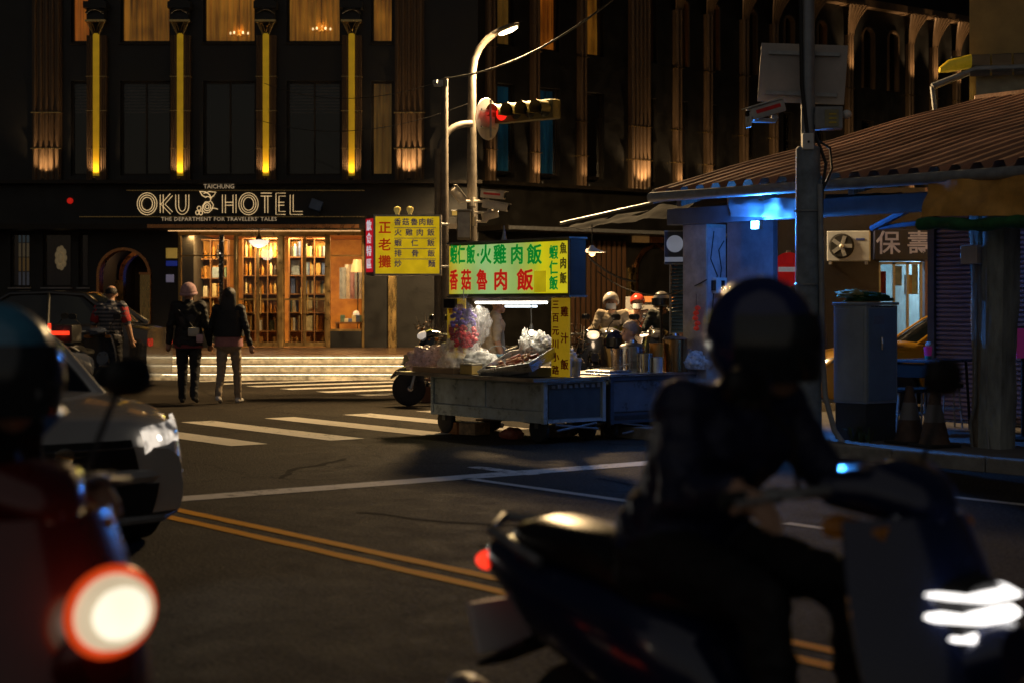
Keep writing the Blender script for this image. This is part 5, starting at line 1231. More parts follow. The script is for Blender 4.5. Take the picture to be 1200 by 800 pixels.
cloth('hanging_tarpaulin', MO - A * mx(968, .1) + B * .1 + Vector((0, 0, mz(250, 968, .1))), MO - A * mx(1060, .1) + B * .1 + Vector((0, 0, mz(243, 1060, .1))), MO - A * mx(1060, .1) + B * .1 + Vector((0, 0, mz(226, 1060, .1))), MO - A * mx(968, .1) + B * .1 + Vector((0, 0, mz(228, 968, .1))), m_canvas, None, .03, 24, 6, 5, 'short strip of grey tarpaulin hanging from the eave beside the utility pole', 'tarpaulin')
cloth('hanging_tarpaulin', MO - A * mx(855, -.12) + B * -.12 + Vector((0, 0, mz(254, 855, -.12))), MO - A * mx(962, -.12) + B * -.12 + Vector((0, 0, mz(256, 962, -.12))), MO - A * mx(962, -.12) + B * -.12 + Vector((0, 0, mz(232, 962, -.12))), MO - A * mx(855, -.12) + B * -.12 + Vector((0, 0, mz(233, 855, -.12))), mat('blue_grey_canvas', (.22, .24, .27), .6, var=.3, scale=3), None, .025, 24, 6, 5, 'blue lit strip of canvas hanging above the blue lamp', 'tarpaulin')
# fan lightbox on the pillar and louvre below
fb = empty('round_logo_lightbox', P(791, 310, 18.6), ROT * .35); tag(fb, 'small pale lightbox with a round mark beside the market pillar', 'sign')
kk = 18.6 / FPX
MB().bb(-13 * kk, 13 * kk, .0, .12, 0, 40 * kk, .006).build('case', m_greypaint, fb)
MB().lathe([(10 * kk, 0), (10 * kk, .006)], 28, (0, -.002, 24 * kk), Matrix.Rotation(R(90), 4, 'X')).build('round_mark', glow('pale_mark', (.55, .6, .75), .20), fb)
MB().bb(-12 * kk, 12 * kk, -.006, -.001, 3 * kk, 8.5 * kk).build('text_band', glow('pale_band', (.5, .55, .7), .18), fb)
MB().bb(-12 * kk, 12 * kk, -.0005, -.0002, 1 * kk, 38 * kk).build('face', mat('dark_face', (.05, .06, .09), .4), fb)
lv = empty('louvre_panel', P(794, 392, 19.0), ROT * .35); tag(lv, 'blue lit louvre panel under the small pale lightbox', 'louvre')
for i in range(20): MB().box((0, 0, .04 + i * .04), (.14, .05, .006), tilt=Matrix.Rotation(R(35), 4, 'X')).build('slat', mat('blue_louvre', (.12, .22, .32), .4), lv)
MB().bb(-.09, -.075, -.03, .03, 0, .86).build('side', m_greypaint, lv); MB().bb(.075, .09, -.03, .03, 0, .86).build('side', m_greypaint, lv)
# hanging bulbs under the awning
for px, py, d, e in ((694, 296, 19.2, 7),):
    hb = empty('hanging_lamp', P(px, py, d)); tag(hb, 'small shaded lamp hanging under the grey awning', 'lamp'); MB().lathe([(.02, .08), (.04, .05), (.16, 0)], 16, cap=False).build('shade', m_white, hb, smooth=True); MB().ball((0, 0, -.005), .04, 10, 8).build('bulb', glow('awning_bulb', (1, .66, .3), 2.0), hb); MB().tube([(0, 0, .08), (0, .05, .32)], .006, 5).build('flex', m_cable, hb)
    light('POINT', 'awning_glow', hb, (0, 0, -.10), e, (1, .62, .3), size=.05)
wire('sagging_wire', P(700, 318, 20), P(828, 328, 18), .22, .008, 'black cable sagging from the awning to the poster pillar')
wire('sagging_wire', P(690, 302, 20), P(745, 330, 20), .06, .014, 'pale rod slanting under the awning beside the hanging lamp')
# no entry sign
ne = empty('no_entry_sign', at(924, 22.0, GZ - .12)); tag(ne, 'round red no entry sign with a white bar in the dark lane', 'sign')
zc = zpx(316, 22); Mx = Matrix.Rotation(R(90), 4, 'X')
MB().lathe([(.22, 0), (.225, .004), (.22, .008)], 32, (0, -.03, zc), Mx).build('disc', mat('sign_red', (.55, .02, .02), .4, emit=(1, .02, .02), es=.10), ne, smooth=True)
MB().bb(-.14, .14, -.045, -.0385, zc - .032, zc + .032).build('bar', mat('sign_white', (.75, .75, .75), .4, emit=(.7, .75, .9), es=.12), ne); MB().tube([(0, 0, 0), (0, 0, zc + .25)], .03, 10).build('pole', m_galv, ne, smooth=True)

# ---- lane behind: shop with sign, air conditioner
ln_ = empty('lane_shop', (0, 27, 0)); tag(ln_, 'lane shop with a dark blue name board above a lit glass door', 'building')
k27 = 27 / FPX
def sx_(px): return (px - 600) * k27
def sz_(py): return CAMH + (358 - py) * k27
m_lane = mat('lane_wall', (.04, .037, .045), .8, bump=.2, var=.3)
MB().bb(sx_(870), sx_(1030), 0, .3, 0, 3.3).build('wall', m_lane, ln_); MB().bb(sx_(1084), sx_(1330), 0, .3, 0, 3.3).build('wall', mat('mauve_wall', (.22, .15, .19), .8), ln_); MB().bb(sx_(1030), sx_(1084), 0, .3, sz_(306), 3.3).build('wall', m_lane, ln_)
MB().bb(sx_(930), sx_(1330), .3, 6, 3.2, 3.3).build('roof', m_lane, ln_)
nbd = MB().bb(sx_(1023), sx_(1094), -.12, -.002, sz_(305), sz_(269), .01).build('name_board', mat('navy_board', (.012, .018, .06), .5), ln_)
m_pale = mat('pale_lettering', (.35, .36, .45), .5, emit=(.4, .45, .7), es=.06)
text('保', .40, m_pale, nbd, (sx_(1039), -.125, sz_(287)), UPRIGHT, off=.01); text('壽', .40, m_pale, nbd, (sx_(1075), -.125, sz_(287)), UPRIGHT, off=.01)
d_ = MB(); 
for px in (1031, 1048, 1064, 1080): d_.bb(sx_(px) - .02, sx_(px) + .02, .02, .08, 0, sz_(307))
d_.bb(sx_(1031), sx_(1080), .02, .08, sz_(310), sz_(307)); dr = d_.build('glass_door', m_galv, ln_); MB().bb(sx_(1031), sx_(1080), .045, .055, 0, sz_(308)).build('pane', m_glass, dr)
b = MB(); b.bb(sx_(1010), sx_(1100), 3.0, 3.1, 0, 3); b.bb(sx_(1010), sx_(1012), .3, 3, 0, 3); b.bb(sx_(1098), sx_(1100), .3, 3, 0, 3); b.build('room', mat('shop_room', (.45, .55, .60), .8), ln_)
light('AREA', 'shop_light', ln_, (sx_(1055), 1.4, 2.7), 60, (.55, .85, 1.0), None, 1.0, .6)
for i, (px, w, h0, h1, c) in enumerate(((1036, 8, 348, 318, (.7, .06, .06)), (1054, 9, 335, 312, (.15, .35, .6)), (1066, 9, 345, 322, (.55, .40, .25)), (1074, 7, 345, 310, (.35, .6, .75)))):
    o = MB().bb(sx_(px) - w * k27 / 2, sx_(px) + w * k27 / 2, .10, .12, sz_(h0), sz_(h1), .003).build('shop_poster', mat('poster_%d' % i, c, .5, var=.6, scale=5)); o.location = (0, 27, 0); tag(o, ['red poster inside the lit lane shop door', 'blue poster inside the lit lane shop door', 'brown poster inside the lit lane shop door', 'pale blue poster inside the lit lane shop door'][i], 'poster')
ac = empty('air_conditioner', Vector((sx_(988), 26.6, sz_(307)))); ac.rotation_euler.z = R(-14); tag(ac, 'pale outdoor air conditioning unit with a round fan on the lane wall', 'air conditioner')
MB().bb(-.33, .34, -.02, .28, 0, .48, .012).build('case', mat('ac_white', (.45, .48, .52), .5, var=.15), ac); MB().lathe([(.20, 0), (.20, .02), (.17, .03)], 24, (-.10, -.022, .24), Mx).build('fan_ring', m_blackm, ac)
b = MB()
for k in range(5): a = k * 2 * math.pi / 5; b.box((-.10 + .09 * math.cos(a), -.055, .24 + .09 * math.sin(a)), (.15, .006, .06), 0, tilt=Matrix.Rotation(-a, 4, 'Y'))
b.build('fan_blade', m_greypaint, ac); MB().ball((-.10, -.06, .24), .035, 10, 6).build('hub', m_white, ac); MB().bb(.12, .26, -.026, -.021, .33, .36).build('badge', mat('blue_badge', (.03, .06, .3), .4), ac)
b = MB(); b.bb(-.3, -.26, -.02, .35, -.05, -.002); b.bb(.26, .3, -.02, .35, -.05, -.002); b.build('bracket', m_galv, ac)
# ---- yellow house above the roof
yh = empty('yellow_house', at(1136, 24.5), R(-16)); tag(yh, 'ochre yellow rendered house rising behind the market roof', 'building')
MB().bb(0, 5, 0, 4, 0, 9).build('wall', mat('ochre_render', (.46, .33, .13), .85, var=.2, scale=2, bump=.1, emit=None), yh)
zf0, zf1 = zpx(112, 23.9), zpx(90, 23.9)
MB().bb(.10, 5, -.62, -.05, zf0, zf1).build('fascia', mat('grey_green_fascia', (.26, .29, .24), .6), yh)
for i in range(14):
    b = MB(); x = .02 + i * .3
    b.add([(x, -.75, zf1 - .02), (x + .27, -.75, zf1 - .02), (x + .27, .0, zf1 + .35), (x, .0, zf1 + .35), (x, -.75, zf1 + .03), (x + .27, -.75, zf1 + .03), (x + .27, .0, zf1 + .40), (x, .0, zf1 + .40)], [(0, 3, 2, 1), (4, 5, 6, 7), (0, 1, 5, 4), (1, 2, 6, 5), (2, 3, 7, 6), (3, 0, 4, 7)]); b.build('roof_sheet', mat('dark_roof_sheet', (.07, .06, .055), .6), yh)
b = MB(); b.tube([(-.5, -.8, zf0 + .12), (.10, -.6, zf1 + .1), (5, -.6, zf1 + .1)], .05, 8); b.tube([(-.5, -.8, zf0 + .12), (-.45, -.8, zf0 - .35)], .035, 6); b.build('gutter', m_greypaint, yh)
yb = empty('yellow_lamp_box', P(1119, 78, 24.0)); tag(yb, 'yellow hooded lamp jutting from the ochre house corner', 'lamp')
b = MB(); b.loft([((-.22, 0, -.05), .06, .04, 3), ((-.1, 0, 0), .10, .09, 3), ((.22, 0, .07), .10, .10, 3)], 14); b.build('hood', mat('yellow_hood', (.6, .42, .02), .4, emit=(1, .7, .03), es=.06), yb, smooth=True); MB().bb(-.05, .24, -.02, .02, .10, .14).build('bracket', m_black, yb)

# ================================================================ UTILITY POLE, CABINET, CONES
UD = 16.0
up_ = empty('utility_pole', at(947, UD)); tag(up_, 'blue grey utility pole with a thin steel top beside the electrical cabinet', 'pole')
zj = zpx(172, UD)
MB().lathe([(.135, 0), (.128, .6), (.118, zj - .02), (.10, zj)], 18).build('shaft', mat('blue_grey_pole', (.24, .29, .34), .55, var=.4, scale=5, bump=.25), up_, smooth=True)
MB().tube([(.0, 0, zj - .1), (-.005, 0, 6.5)], [.068, .058], 14).build('steel_top', mat('steel_top_paint', (.30, .32, .35), .45, .3), up_, smooth=True)
c0 = .105
MB().tube([(.095, -.10, 2.55), (.105, -.11, 1.9), (.115, -.11, 1.0), (.14, -.12, .55), (.22, -.16, .22), (.33, -.2, .06)], .026, 10).build('conduit', mat('grey_conduit', (.34, .35, .36), .5), up_, smooth=True)
for z in (.9, 1.6, 2.3): MB().tube([(.128 * math.cos(a) + .0, .128 * math.sin(a), z) for a in [2 * math.pi * i / 20 for i in range(20)]], .010, 6, closed=True).build('strap', m_galv, up_)
b = MB(); b.tube([(.06, -.02, 3.05), (.16, -.06, 2.75), (.12, -.1, 2.5), (.10, -.11, 2.2)], .016, 6); b.tube([(.05, 0, 3.0), (.2, -.05, 2.9), (.22, -.05, 2.7), (.08, -.1, 2.4)], .012, 6); b.tube([(-.06, -.02, 6), (-.085, -.05, 4.5), (-.07, -.05, 3.5), (-.02, -.1, 3.0)], .018, 6); b.build('cable', m_cable, up_, smooth=True)
b = MB(); b.bb(-.075, .03, -.14, -.06, zpx(177, UD), zpx(158, UD), .006); b.build('terminal_box', m_white, up_); b = MB(); b.ball((-.02, -.143, zpx(168, UD)), .012, 8, 6); b.build('lock', m_black, up_)
sb_ = empty('road_sign_back', P(941, 86, UD + .15)); sb_.rotation_euler = (0, R(4), R(-14)); tag(sb_, 'large bare grey back of a rectangular road sign on the utility pole', 'sign')
MB().bb(-.42, .41, .0, .012, -.29, .28, .003).build('panel', mat('sign_back_warm', (.44, .40, .37), .5, .1, var=.2, scale=2.5), sb_)
b = MB(); b.bb(-.34, .34, -.03, -.001, .17, .205); b.bb(-.34, .34, -.03, -.001, -.22, -.185); b.build('rail', m_galv, sb_)
b = MB(); b.bb(-.03, .12, -.06, -.03, .165, .21); b.bb(-.03, .12, -.06, -.03, -.225, -.18); b.build('clamp', m_galv, sb_)
security_camera(P(908, 142, UD - .1), R(196), R(17), mat('camera_white', (.60, .60, .57), .45), 'white security camera with a red side stripe on the utility pole', .36, -.28, m_redstripe)
cbx = empty('camera_control_box', P(966, 152, UD - .02)); cbx.rotation_euler.z = R(-8); tag(cbx, 'grey camera control box with yellow labels clamped to the utility pole', 'box')
MB().bb(-.09, .17, -.08, .12, 0, .21, .008).build('case', m_greypaint, cbx); MB().bb(.0, .13, -.086, -.081, .02, .18).build('door', mat('olive_label', (.30, .28, .16), .5), cbx); 
for k in range(3): MB().bb(.04, .11, -.09, -.087, .05 + k * .04, .065 + k * .04).build('label', mat('yellow_label', (.6, .45, .05), .5), cbx)
MB().ball((.21, 0, .14), (.05, .05, .045), 10, 8).build('speaker', m_white, cbx, smooth=True); MB().bb(-.18, -.09, -.03, .03, .04, .16).build('clamp', m_white, cbx)
# cabinet
CO = at(1015, 15.77); cab = empty('electrical_cabinet', CO, ROT); tag(cab, 'tall blue grey electrical cabinet on a dark plinth beside the utility pole', 'cabinet')
cwA, cwB = .404, .454
m_cab = mat('cabinet_paint', (.36, .41, .45), .42, .1, var=.18, scale=2.5, bump=.05)
MB().bb(-cwA + .012, -.012, .012, cwB - .012, 0, .47).build('plinth', mat('plinth_concrete', (.05, .055, .06), .85, bump=.3), cab)
MB().bb(-cwA, 0, 0, cwB, .472, 1.40, .008).build('case', m_cab, cab); MB().bb(-cwA - .012, .012, -.012, cwB + .012, 1.402, 1.43, .008).build('roof', m_cab, cab)
MB().bb(.0005, .010, .03, cwB - .03, .50, 1.37, .004).build('door', mat('cabinet_door', (.20, .30, .44), .42, .1, var=.15, scale=2.5), cab); MB().bb(-cwA + .03, -.03, -.010, -.0005, .50, 1.37, .004).build('side_panel', m_cab, cab)
MB().bb(.0105, .013, .10, .24, 1.22, 1.30).build('label_plate', mat('blue_plate_dim', (.20, .25, .35), .5), cab); b = MB(); b.tube([(.025, .2, .98), (.03, .2, 1.04), (.025, .2, 1.10)], .010, 8); b.build('door_handle', m_chrome, cab)
b = MB()
for k in range(6): b.bb(.011, .014, .06 + k * .055, .10 + k * .055, 1.385, 1.393)
b.build('vent', m_black, cab)
for i, (c, s, lab) in enumerate((((.02, .09, .03), (.22, .20, .06), 'dark green net heaped on the electrical cabinet'), ((.40, .34, .14), (.17, .12, .05), 'pale yellow cloth on top of the electrical cabinet'))):
    put(crumple('net_heap', s, 41 + i, mat('net_%d' % i, c, .9, bump=.6), .3), CO - A * (-.2 - .08 * i) + B * (.25 - .12 * i) + Vector((0, 0, 1.47 + i * .035)), ROT, lab, 'net')
# cones
m_cone = mat('grimy_cone', (.10, .06, .04), .7, var=.5, scale=5)
for i, (px, d, lab) in enumerate(((1066, 15.55, 'grimy traffic cone partly hidden beside the electrical cabinet'), (1095, 15.2, 'dark grimy traffic cone standing free before the market tables'))):
    t = empty('traffic_cone', at(px, d, .125)); t.rotation_euler.z = .4; tag(t, lab, 'traffic cone'); b = MB(); b.bb(-.17, .17, -.17, .17, 0, .025, .006); b.build('base', m_rubber, t); MB().lathe([(.14, .025), (.035, .50), (.034, .53), (.022, .53)], 20).build('cone', m_cone, t, smooth=True); MB().lathe([(.098, .22), (.062, .38)], 20, cap=False).build('sleeve', mat('grey_sleeve', (.17, .16, .16), .5), t, smooth=True)
# table, stools
tb = empty('market_table', at(1088, 17.2, GZ + .002), ROT + .2); tag(tb, 'dark folding table standing in the market passage', 'table')
MB().bb(-.28, .30, -.3, .45, .70, .73, .006).build('table_top', mat('table_blue', (.08, .11, .15), .35), tb)
for x in (-.24, .26):
    for y in (-.26, .41): MB().tube([(x, y, 0), (x * .9, y * .9, .70)], .015, 8).build('leg', m_blackm, tb)
MB().bb(-.26, .28, -.28, -.26, .55, .69).build('apron', m_blackm, tb)
for i, (px, d) in enumerate(((1063, 16.6), (1112, 17.6), (1082, 16.7))):
    t = empty('stool', at(px, d, GZ + .002), .3 * i); tag(t, ['low dark stool beside the cabinet', 'dark stool pushed under the market table by the shutter', 'dark stool before the market table behind the cone'][i], 'stool'); MB().lathe([(.14, .42), (.15, .43), (.15, .455), (.13, .465)], 20).build('seat', m_blackm, t, smooth=True)
    for k in range(4): a = k * math.pi / 2 + .6; MB().tube([(.15 * math.cos(a), .15 * math.sin(a), 0), (.11 * math.cos(a), .11 * math.sin(a), .42)], .011, 6).build('leg', m_greypaint, t)
    MB().tube([(.13 * math.cos(a), .13 * math.sin(a), .2) for a in [2 * math.pi * i_ / 16 for i_ in range(16)]], .008, 5, closed=True).build('foot_ring', m_greypaint, t)
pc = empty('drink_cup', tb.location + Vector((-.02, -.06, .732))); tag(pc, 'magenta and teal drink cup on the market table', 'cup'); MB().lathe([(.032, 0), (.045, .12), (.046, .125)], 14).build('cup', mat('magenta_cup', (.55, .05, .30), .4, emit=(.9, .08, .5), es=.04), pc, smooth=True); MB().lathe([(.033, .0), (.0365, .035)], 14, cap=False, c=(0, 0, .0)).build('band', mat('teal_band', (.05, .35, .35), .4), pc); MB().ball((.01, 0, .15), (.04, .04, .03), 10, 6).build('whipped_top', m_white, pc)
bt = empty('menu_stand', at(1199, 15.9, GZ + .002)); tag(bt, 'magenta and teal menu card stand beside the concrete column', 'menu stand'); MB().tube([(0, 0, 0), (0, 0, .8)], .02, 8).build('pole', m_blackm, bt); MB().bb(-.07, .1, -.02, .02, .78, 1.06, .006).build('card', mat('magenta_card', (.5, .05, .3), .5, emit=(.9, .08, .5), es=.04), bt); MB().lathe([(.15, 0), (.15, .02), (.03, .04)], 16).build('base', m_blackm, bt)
# weeds at the foot of the cabinet
m_weed = mat('weed_leaf', (.06, .085, .02), .7)
for i in range(3):
    t = empty('weed_tuft', at(1000 + i * 9, 15.85 - .08 * i, .12)); tag(t, 'small tuft of weeds at the foot of the cabinet plinth', 'weeds', 'weed tufts by the cabinet'); b = MB(); rr = random.Random(i)
    for k in range(16):
        a = rr.random() * 6.28; l = .06 + .12 * rr.random(); w = .008; d = Vector((math.cos(a), math.sin(a), 0)); n_ = Vector((-d.y, d.x, 0)) * w
        p0 = Vector((0, 0, 0)) + d * .02; p1 = d * l * .5 + Vector((0, 0, l * .8)); p2 = d * l + Vector((0, 0, l * .9)); b.add([p0 - n_, p0 + n_, p1 + n_, p1 - n_, p2], [(0, 1, 2, 3), (3, 2, 4)])
    b.build('leaves', m_weed, t)
# ================================================================ VEHICLES
m_tyre = m_rubber
m_alloy = mat('alloy_rim', (.42, .42, .43), .3, .9)
m_lampg = glass('lamp_cover', (.9, .9, .9), .02, .10)
def patchy_lamp():
    """faceted reflector behind a lit headlamp cover"""
    if 'patchy_lamp' in MATS: return MATS['patchy_lamp']
    m = bpy.data.materials.new('patchy_lamp'); m.use_nodes = True; MATS['patchy_lamp'] = m; nt = m.node_tree; N = nt.nodes; L = nt.links; b = N['Principled BSDF']
    tc = N.new('ShaderNodeTexCoord'); v = N.new('ShaderNodeTexNoise'); v.inputs['Scale'].default_value = 11; v.inputs['Detail'].default_value = 2; L.new(tc.outputs['Object'], v.inputs['Vector'])
    r = N.new('ShaderNodeValToRGB'); L.new(v.outputs[0], r.inputs[0]); e = r.color_ramp.elements; e[0].position = .36; e[0].color = (.05, .045, .04, 1); e[1].position = .62; e[1].color = (1.0, .86, .70, 1)
    L.new(r.outputs[0], b.inputs['Emission Color']); b.inputs['Emission Strength'].default_value = .9; b.inputs['Base Color'].default_value = (.5, .5, .5, 1); b.inputs['Roughness'].default_value = .1; return m
def clampf(x, a, b): return max(a, min(b, x))
def patch(b, p00, p10, p11, p01, bulge=(0, 0, 0), nu=10, nv=6, th=.012):
    p00, p10, p11, p01, bl = [Vector(q) for q in (p00, p10, p11, p01, bulge)]
    b.grid(lambda u, v: (p00 * (1 - u) + p10 * u) * (1 - v) + (p01 * (1 - u) + p11 * u) * v + bl * (4 * u * (1 - u) * .75 + 4 * v * (1 - v) * .25), nu, nv, th)
    return b
def make_car(name, loc, rz, paint, label, lamps=0.0, taxi=False, plate=None, h=1.42):
    """saloon: nose along +x"""
    t = empty(name, loc, rz); tag(t, label, 'car')
    L0, L1, WR = -2.25, 2.22, .335
    wx = (1.38, -1.32); hs = h / 1.42
    def halfw(x):
        f = max(0, (x - 1.35) / (L1 - 1.35)); r = max(0, (-x - 1.5) / 0.75)
        return .885 * (1 - .20 * f ** 2.6 - .10 * r ** 2.4)
    def belt(x):                                               # height of hood / shoulder / boot lid
        if x > 1.0: return (.90 - .17 * ((x - 1.0) / 1.22) ** 1.5 - .10 * max(0, (x - 1.95) / .27) ** 2) * hs
        if x < -1.5: return (.96 - .10 * ((-x - 1.5) / .75) ** 1.6) * hs
        return (.90 + .06 * clampf((1.0 - x) / 2.5, 0, 1)) * hs
    def low(x):
        z = .21 + .05 * max(0, (x - 1.9) / .32)
        for w in wx:
            d = abs(x - w)
            if d < WR + .05: z = max(z, .33 + math.sqrt(max(0, (WR + .05) ** 2 - d * d)))
        return z
    xs = sorted(set([L0 + (L1 - L0) * i / 90 for i in range(91)] + [w + s * (WR + .05) for w in wx for s in (-1, 1)]))
    n = 13; vs = []; b = MB()
    for x in xs:
        w = halfw(x); zl = low(x); zb = belt(x); cr = .035 if x > .9 or x < -1.5 else .0
        zl = min(zl, zb - .10)
        prof = [(w * .80, zl), (w * .97, zl + .01), (w * 1.0, zl + (zb - zl) * .22), (w * 1.0, zl + (zb - zl) * .45), (w * .985, zl + (zb - zl) * .62), (w * .99, zl + (zb - zl) * .70), (w * .965, zl + (zb - zl) * .88), (w * .92, zb - .015), (w * .86, zb + .005), (w * .6, zb + cr * .7), (w * .3, zb + cr), (0, zb + cr)]
        full = prof + [(-y, z) for y, z in reversed(prof[:-1])]
        vs += [(x, y, z) for y, z in full]
    m = len(prof) * 2 - 1; fs = []
    for i in range(len(xs) - 1):
        for k in range(m - 1): fs.append((i * m + k, i * m + k + 1, (i + 1) * m + k + 1, (i + 1) * m + k))
        fs.append((i * m + m - 1, i * m, (i + 1) * m, (i + 1) * m + m - 1))
    fs += [tuple(range(m)), tuple((len(xs) - 1) * m + k for k in reversed(range(m)))]
    b.add(vs, fs); body = b.build('body', paint, t, smooth=True, ang=32)
    # cabin
    zb0, zb1 = belt(.95) - .01, belt(-1.6); zr = h - .03
    wf, wr_, rf, rr_ = .74, .74, .56, .56
    A0 = [(1.0, wf, zb0), (.18, rf, zr)]; B0 = [(-.55, wf + .04, zb0 + .03), (-.50, rf + .015, zr + .02)]; C_ = [(-1.72, wr_ - .04, zb1), (-1.10, rr_ - .01, zr - .02)]
    def S(p, s): return (p[0], p[1] * s, p[2])
    o = patch(MB(), S(A0[0], 1), S(A0[0], -1), S(A0[1], -1), S(A0[1], 1), (.14, 0, .03), 14, 8).build('windscreen', m_darkglass, t, smooth=True)
    patch(MB(), S(C_[0], -1), S(C_[0], 1), S(C_[1], 1), S(C_[1], -1), (-.10, 0, .03), 12, 6).build('rear_window', m_darkglass, t, smooth=True)
    for s in (1, -1):
        q = [S(B0[0], s), S(A0[0], s), S(A0[1], s), S(B0[1], s)]; patch(MB(), *(q if s < 0 else [q[1], q[0], q[3], q[2]]), (0, s * .03, 0), 8, 5).build('side_window', m_darkglass, t, smooth=True)
        q = [S(C_[0], s), S(B0[0], s), S(B0[1], s), S(C_[1], s)]; patch(MB(), *(q if s < 0 else [q[1], q[0], q[3], q[2]]), (0, s * .03, 0), 8, 5).build('side_window', m_darkglass, t, smooth=True)
        pb = MB(); pb.tube([Vector(S(A0[0], s)) + Vector((.06, 0, -.03)), Vector(S(A0[0], s)).lerp(Vector(S(A0[1], s)), .5) + Vector((.035, s * .01, .02)), S(A0[1], s), S(B0[1], s), S(C_[1], s), Vector(S(C_[0], s)).lerp(Vector(S(C_[1], s)), .4) + Vector((-.02, s * .02, .02)), Vector(S(C_[0], s)) + Vector((-.1, 0, -.03))], [.045, .04, .042, .04, .045, .06, .08], 8); pb.build('pillar', paint, t, smooth=True)
        MB().tube([Vector(S(B0[0], s)) + Vector((0, s * .03, 0)), Vector(S(B0[1], s)) + Vector((0, s * .012, 0))], .03, 6).build('pillar', m_black, t, smooth=True)
        # mirror
        mb = MB(); mb.loft([((.78, s * .80, zb0 + .06), .04, .02, 2.2), ((.76, s * .93, zb0 + .10), .10, .065, 2.6), ((.68, s * .94, zb0 + .10), .10, .07, 2.6), ((.66, s * .94, zb0 + .10), .09, .06, 2.6)], 12); mo = mb.build('mirror', m_black if not taxi else paint, t, smooth=True); MB().bb(.652, .658, s * .94 - .08, s * .94 + .08, zb0 + .05, zb0 + .15, .002).build('mirror_glass', m_chrome, mo)
        # door seams and handles as raised lines
        db = MB()
        for xx in (.55, -.50, -1.22): db.tube([(xx, s * .888, .34), (xx - .02, s * .889, .6), (xx - .02, s * .872, zb0 - .06)], .005, 5)
        db.build('door_seam', m_black, t)
        for xx in (-.32, -1.08): MB().box((xx, s * .882, zb0 - .14), (.18, .025, .025), ch=.008).build('door_handle', paint, t, smooth=True)
    patch(MB(), S(A0[1], 1), S(A0[1], -1), S(C_[1], -1), S(C_[1], 1), (0, 0, .055), 12, 12, .02).build('roof', paint, t, smooth=True)
    # wheels
    for w in wx:
        for s in (1, -1):
            Mx = Matrix.Rotation(R(90), 4, 'X')
            o = MB().lathe([(.20, -.10), (.30, -.105), (.325, -.08), (.33, 0), (.325, .08), (.30, .105), (.20, .10)], 32, M=Mx).build('wheel', m_tyre, t, (w, s * .77, .33), smooth=True)
            rb_ = MB(); rb_.lathe([(.205, -.095), (.20, -.05), (.205, .095)], 28, M=Mx, cap=False)
            for k in range(5):
                a = k * 2 * math.pi / 5
                rb_.box((.11 * math.cos(a), s * .07, .11 * math.sin(a)), (.19, .025, .05), 0, tilt=Matrix.Rotation(-a, 4, 'Y'))
            rb_.lathe([(.05, -.02), (.05, .02)], 12, (0, s * .07, 0), Mx); rb_.build('rim', m_alloy, o, smooth=True)
        MB().bb(w - .36, w + .36, -.70, .70, .30, .62).build('wheel_well', m_blackm, t)
    MB().bb(-2.0, 1.95, -.70, .70, .19, .30).build('floor_pan', m_blackm, t)
    # nose
    def nose(y, z0=0): return L1
    gb = MB(); 
    patch(gb, (L1 - .015, .44, .50), (L1 - .015, -.44, .50), (L1 - .03, -.40, .66), (L1 - .03, .40, .66), (.035, 0, 0), 10, 4, .02); g = gb.build('grille', m_black, t, smooth=True)
    sl = MB()
    for k in range(4): z = .525 + k * .032; sl.tube([(L1 + .0, .40, z), (L1 + .034, 0, z), (L1 + .0, -.40, z)], .006, 5)
    sl.build('grille_bar', m_chrome, g)
    MB().lathe([(.055, 0), (.055, .012), (.03, .015)], 20, (L1 + .03, 0, .60), Matrix.Rotation(R(90), 4, 'Y') @ Matrix.Scale(.75, 4, (1, 0, 0))).build('emblem', m_chrome, t, smooth=True)
    lb_ = MB(); patch(lb_, (L1 - .02, .52, .26), (L1 - .02, -.52, .26), (L1 - .01, -.56, .42), (L1 - .01, .56, .42), (.04, 0, 0), 10, 3, .02); lb_.build('lower_intake', m_blackm, t, smooth=True)
    bp2 = MB(); bp2.loft([((L1 - .06, -.72, .44), .0, .03, 2), ], 4) if False else bp2.tube([(L1 - .28, .80, .45), (L1 - .06, .62, .46), (L1 + .04, .3, .46), (L1 + .055, 0, .46), (L1 + .04, -.3, .46), (L1 - .06, -.62, .46), (L1 - .28, -.80, .45)], .045, 8); bp2.build('bumper', paint, t, smooth=True)
    sp_ = MB(); sp_.tube([(L1 - .30, .80, .235), (L1 - .05, .60, .225), (L1 + .05, 0, .22), (L1 - .05, -.60, .225), (L1 - .30, -.80, .235)], .028, 8); sp_.build('front_lip', m_greypaint, t, smooth=True)
    if plate:
        po = MB().box((L1 + .105, 0, .40), (.012, .38, .165), ch=.004).build('number_plate', m_white, t); text(plate, .105, m_black, po, (L1 + .113, 0, .40), (R(90), 0, R(90)), off=.01, ext=.001)
    for s in (1, -1):                                           # headlights wrap the corner
        pts = [(L1 - .02, s * .46), (L1 - .055, s * .60), (L1 - .14, s * .705), (L1 - .32, s * .785)]
        def hf(u, v, pts=pts, s=s):
            i = min(2, int(u * 3)); f = u * 3 - i; x = pts[i][0] * (1 - f) + pts[i + 1][0] * f; y = pts[i][1] * (1 - f) + pts[i + 1][1] * f
            z = .585 + .03 * u + (.125 + .03 * u) * v
            return (x + .035 * (1 - (2 * v - 1) ** 2) - .05 * v, y + s * .015, z)
        hb = MB(); hb.grid(hf if s < 0 else (lambda u, v: hf(1 - u, v)), 12, 6, .02)
        ho = hb.build('headlight', patchy_lamp() if lamps else mat('headlight_off', (.30, .31, .33), .15, .3), t, smooth=True)
        pr = MB()
        for k in range(2): pr.ball((L1 - .055 - .08 * k, s * (.565 + .1 * k), .655 + .01 * k), (.045, .045, .04), 12, 8)
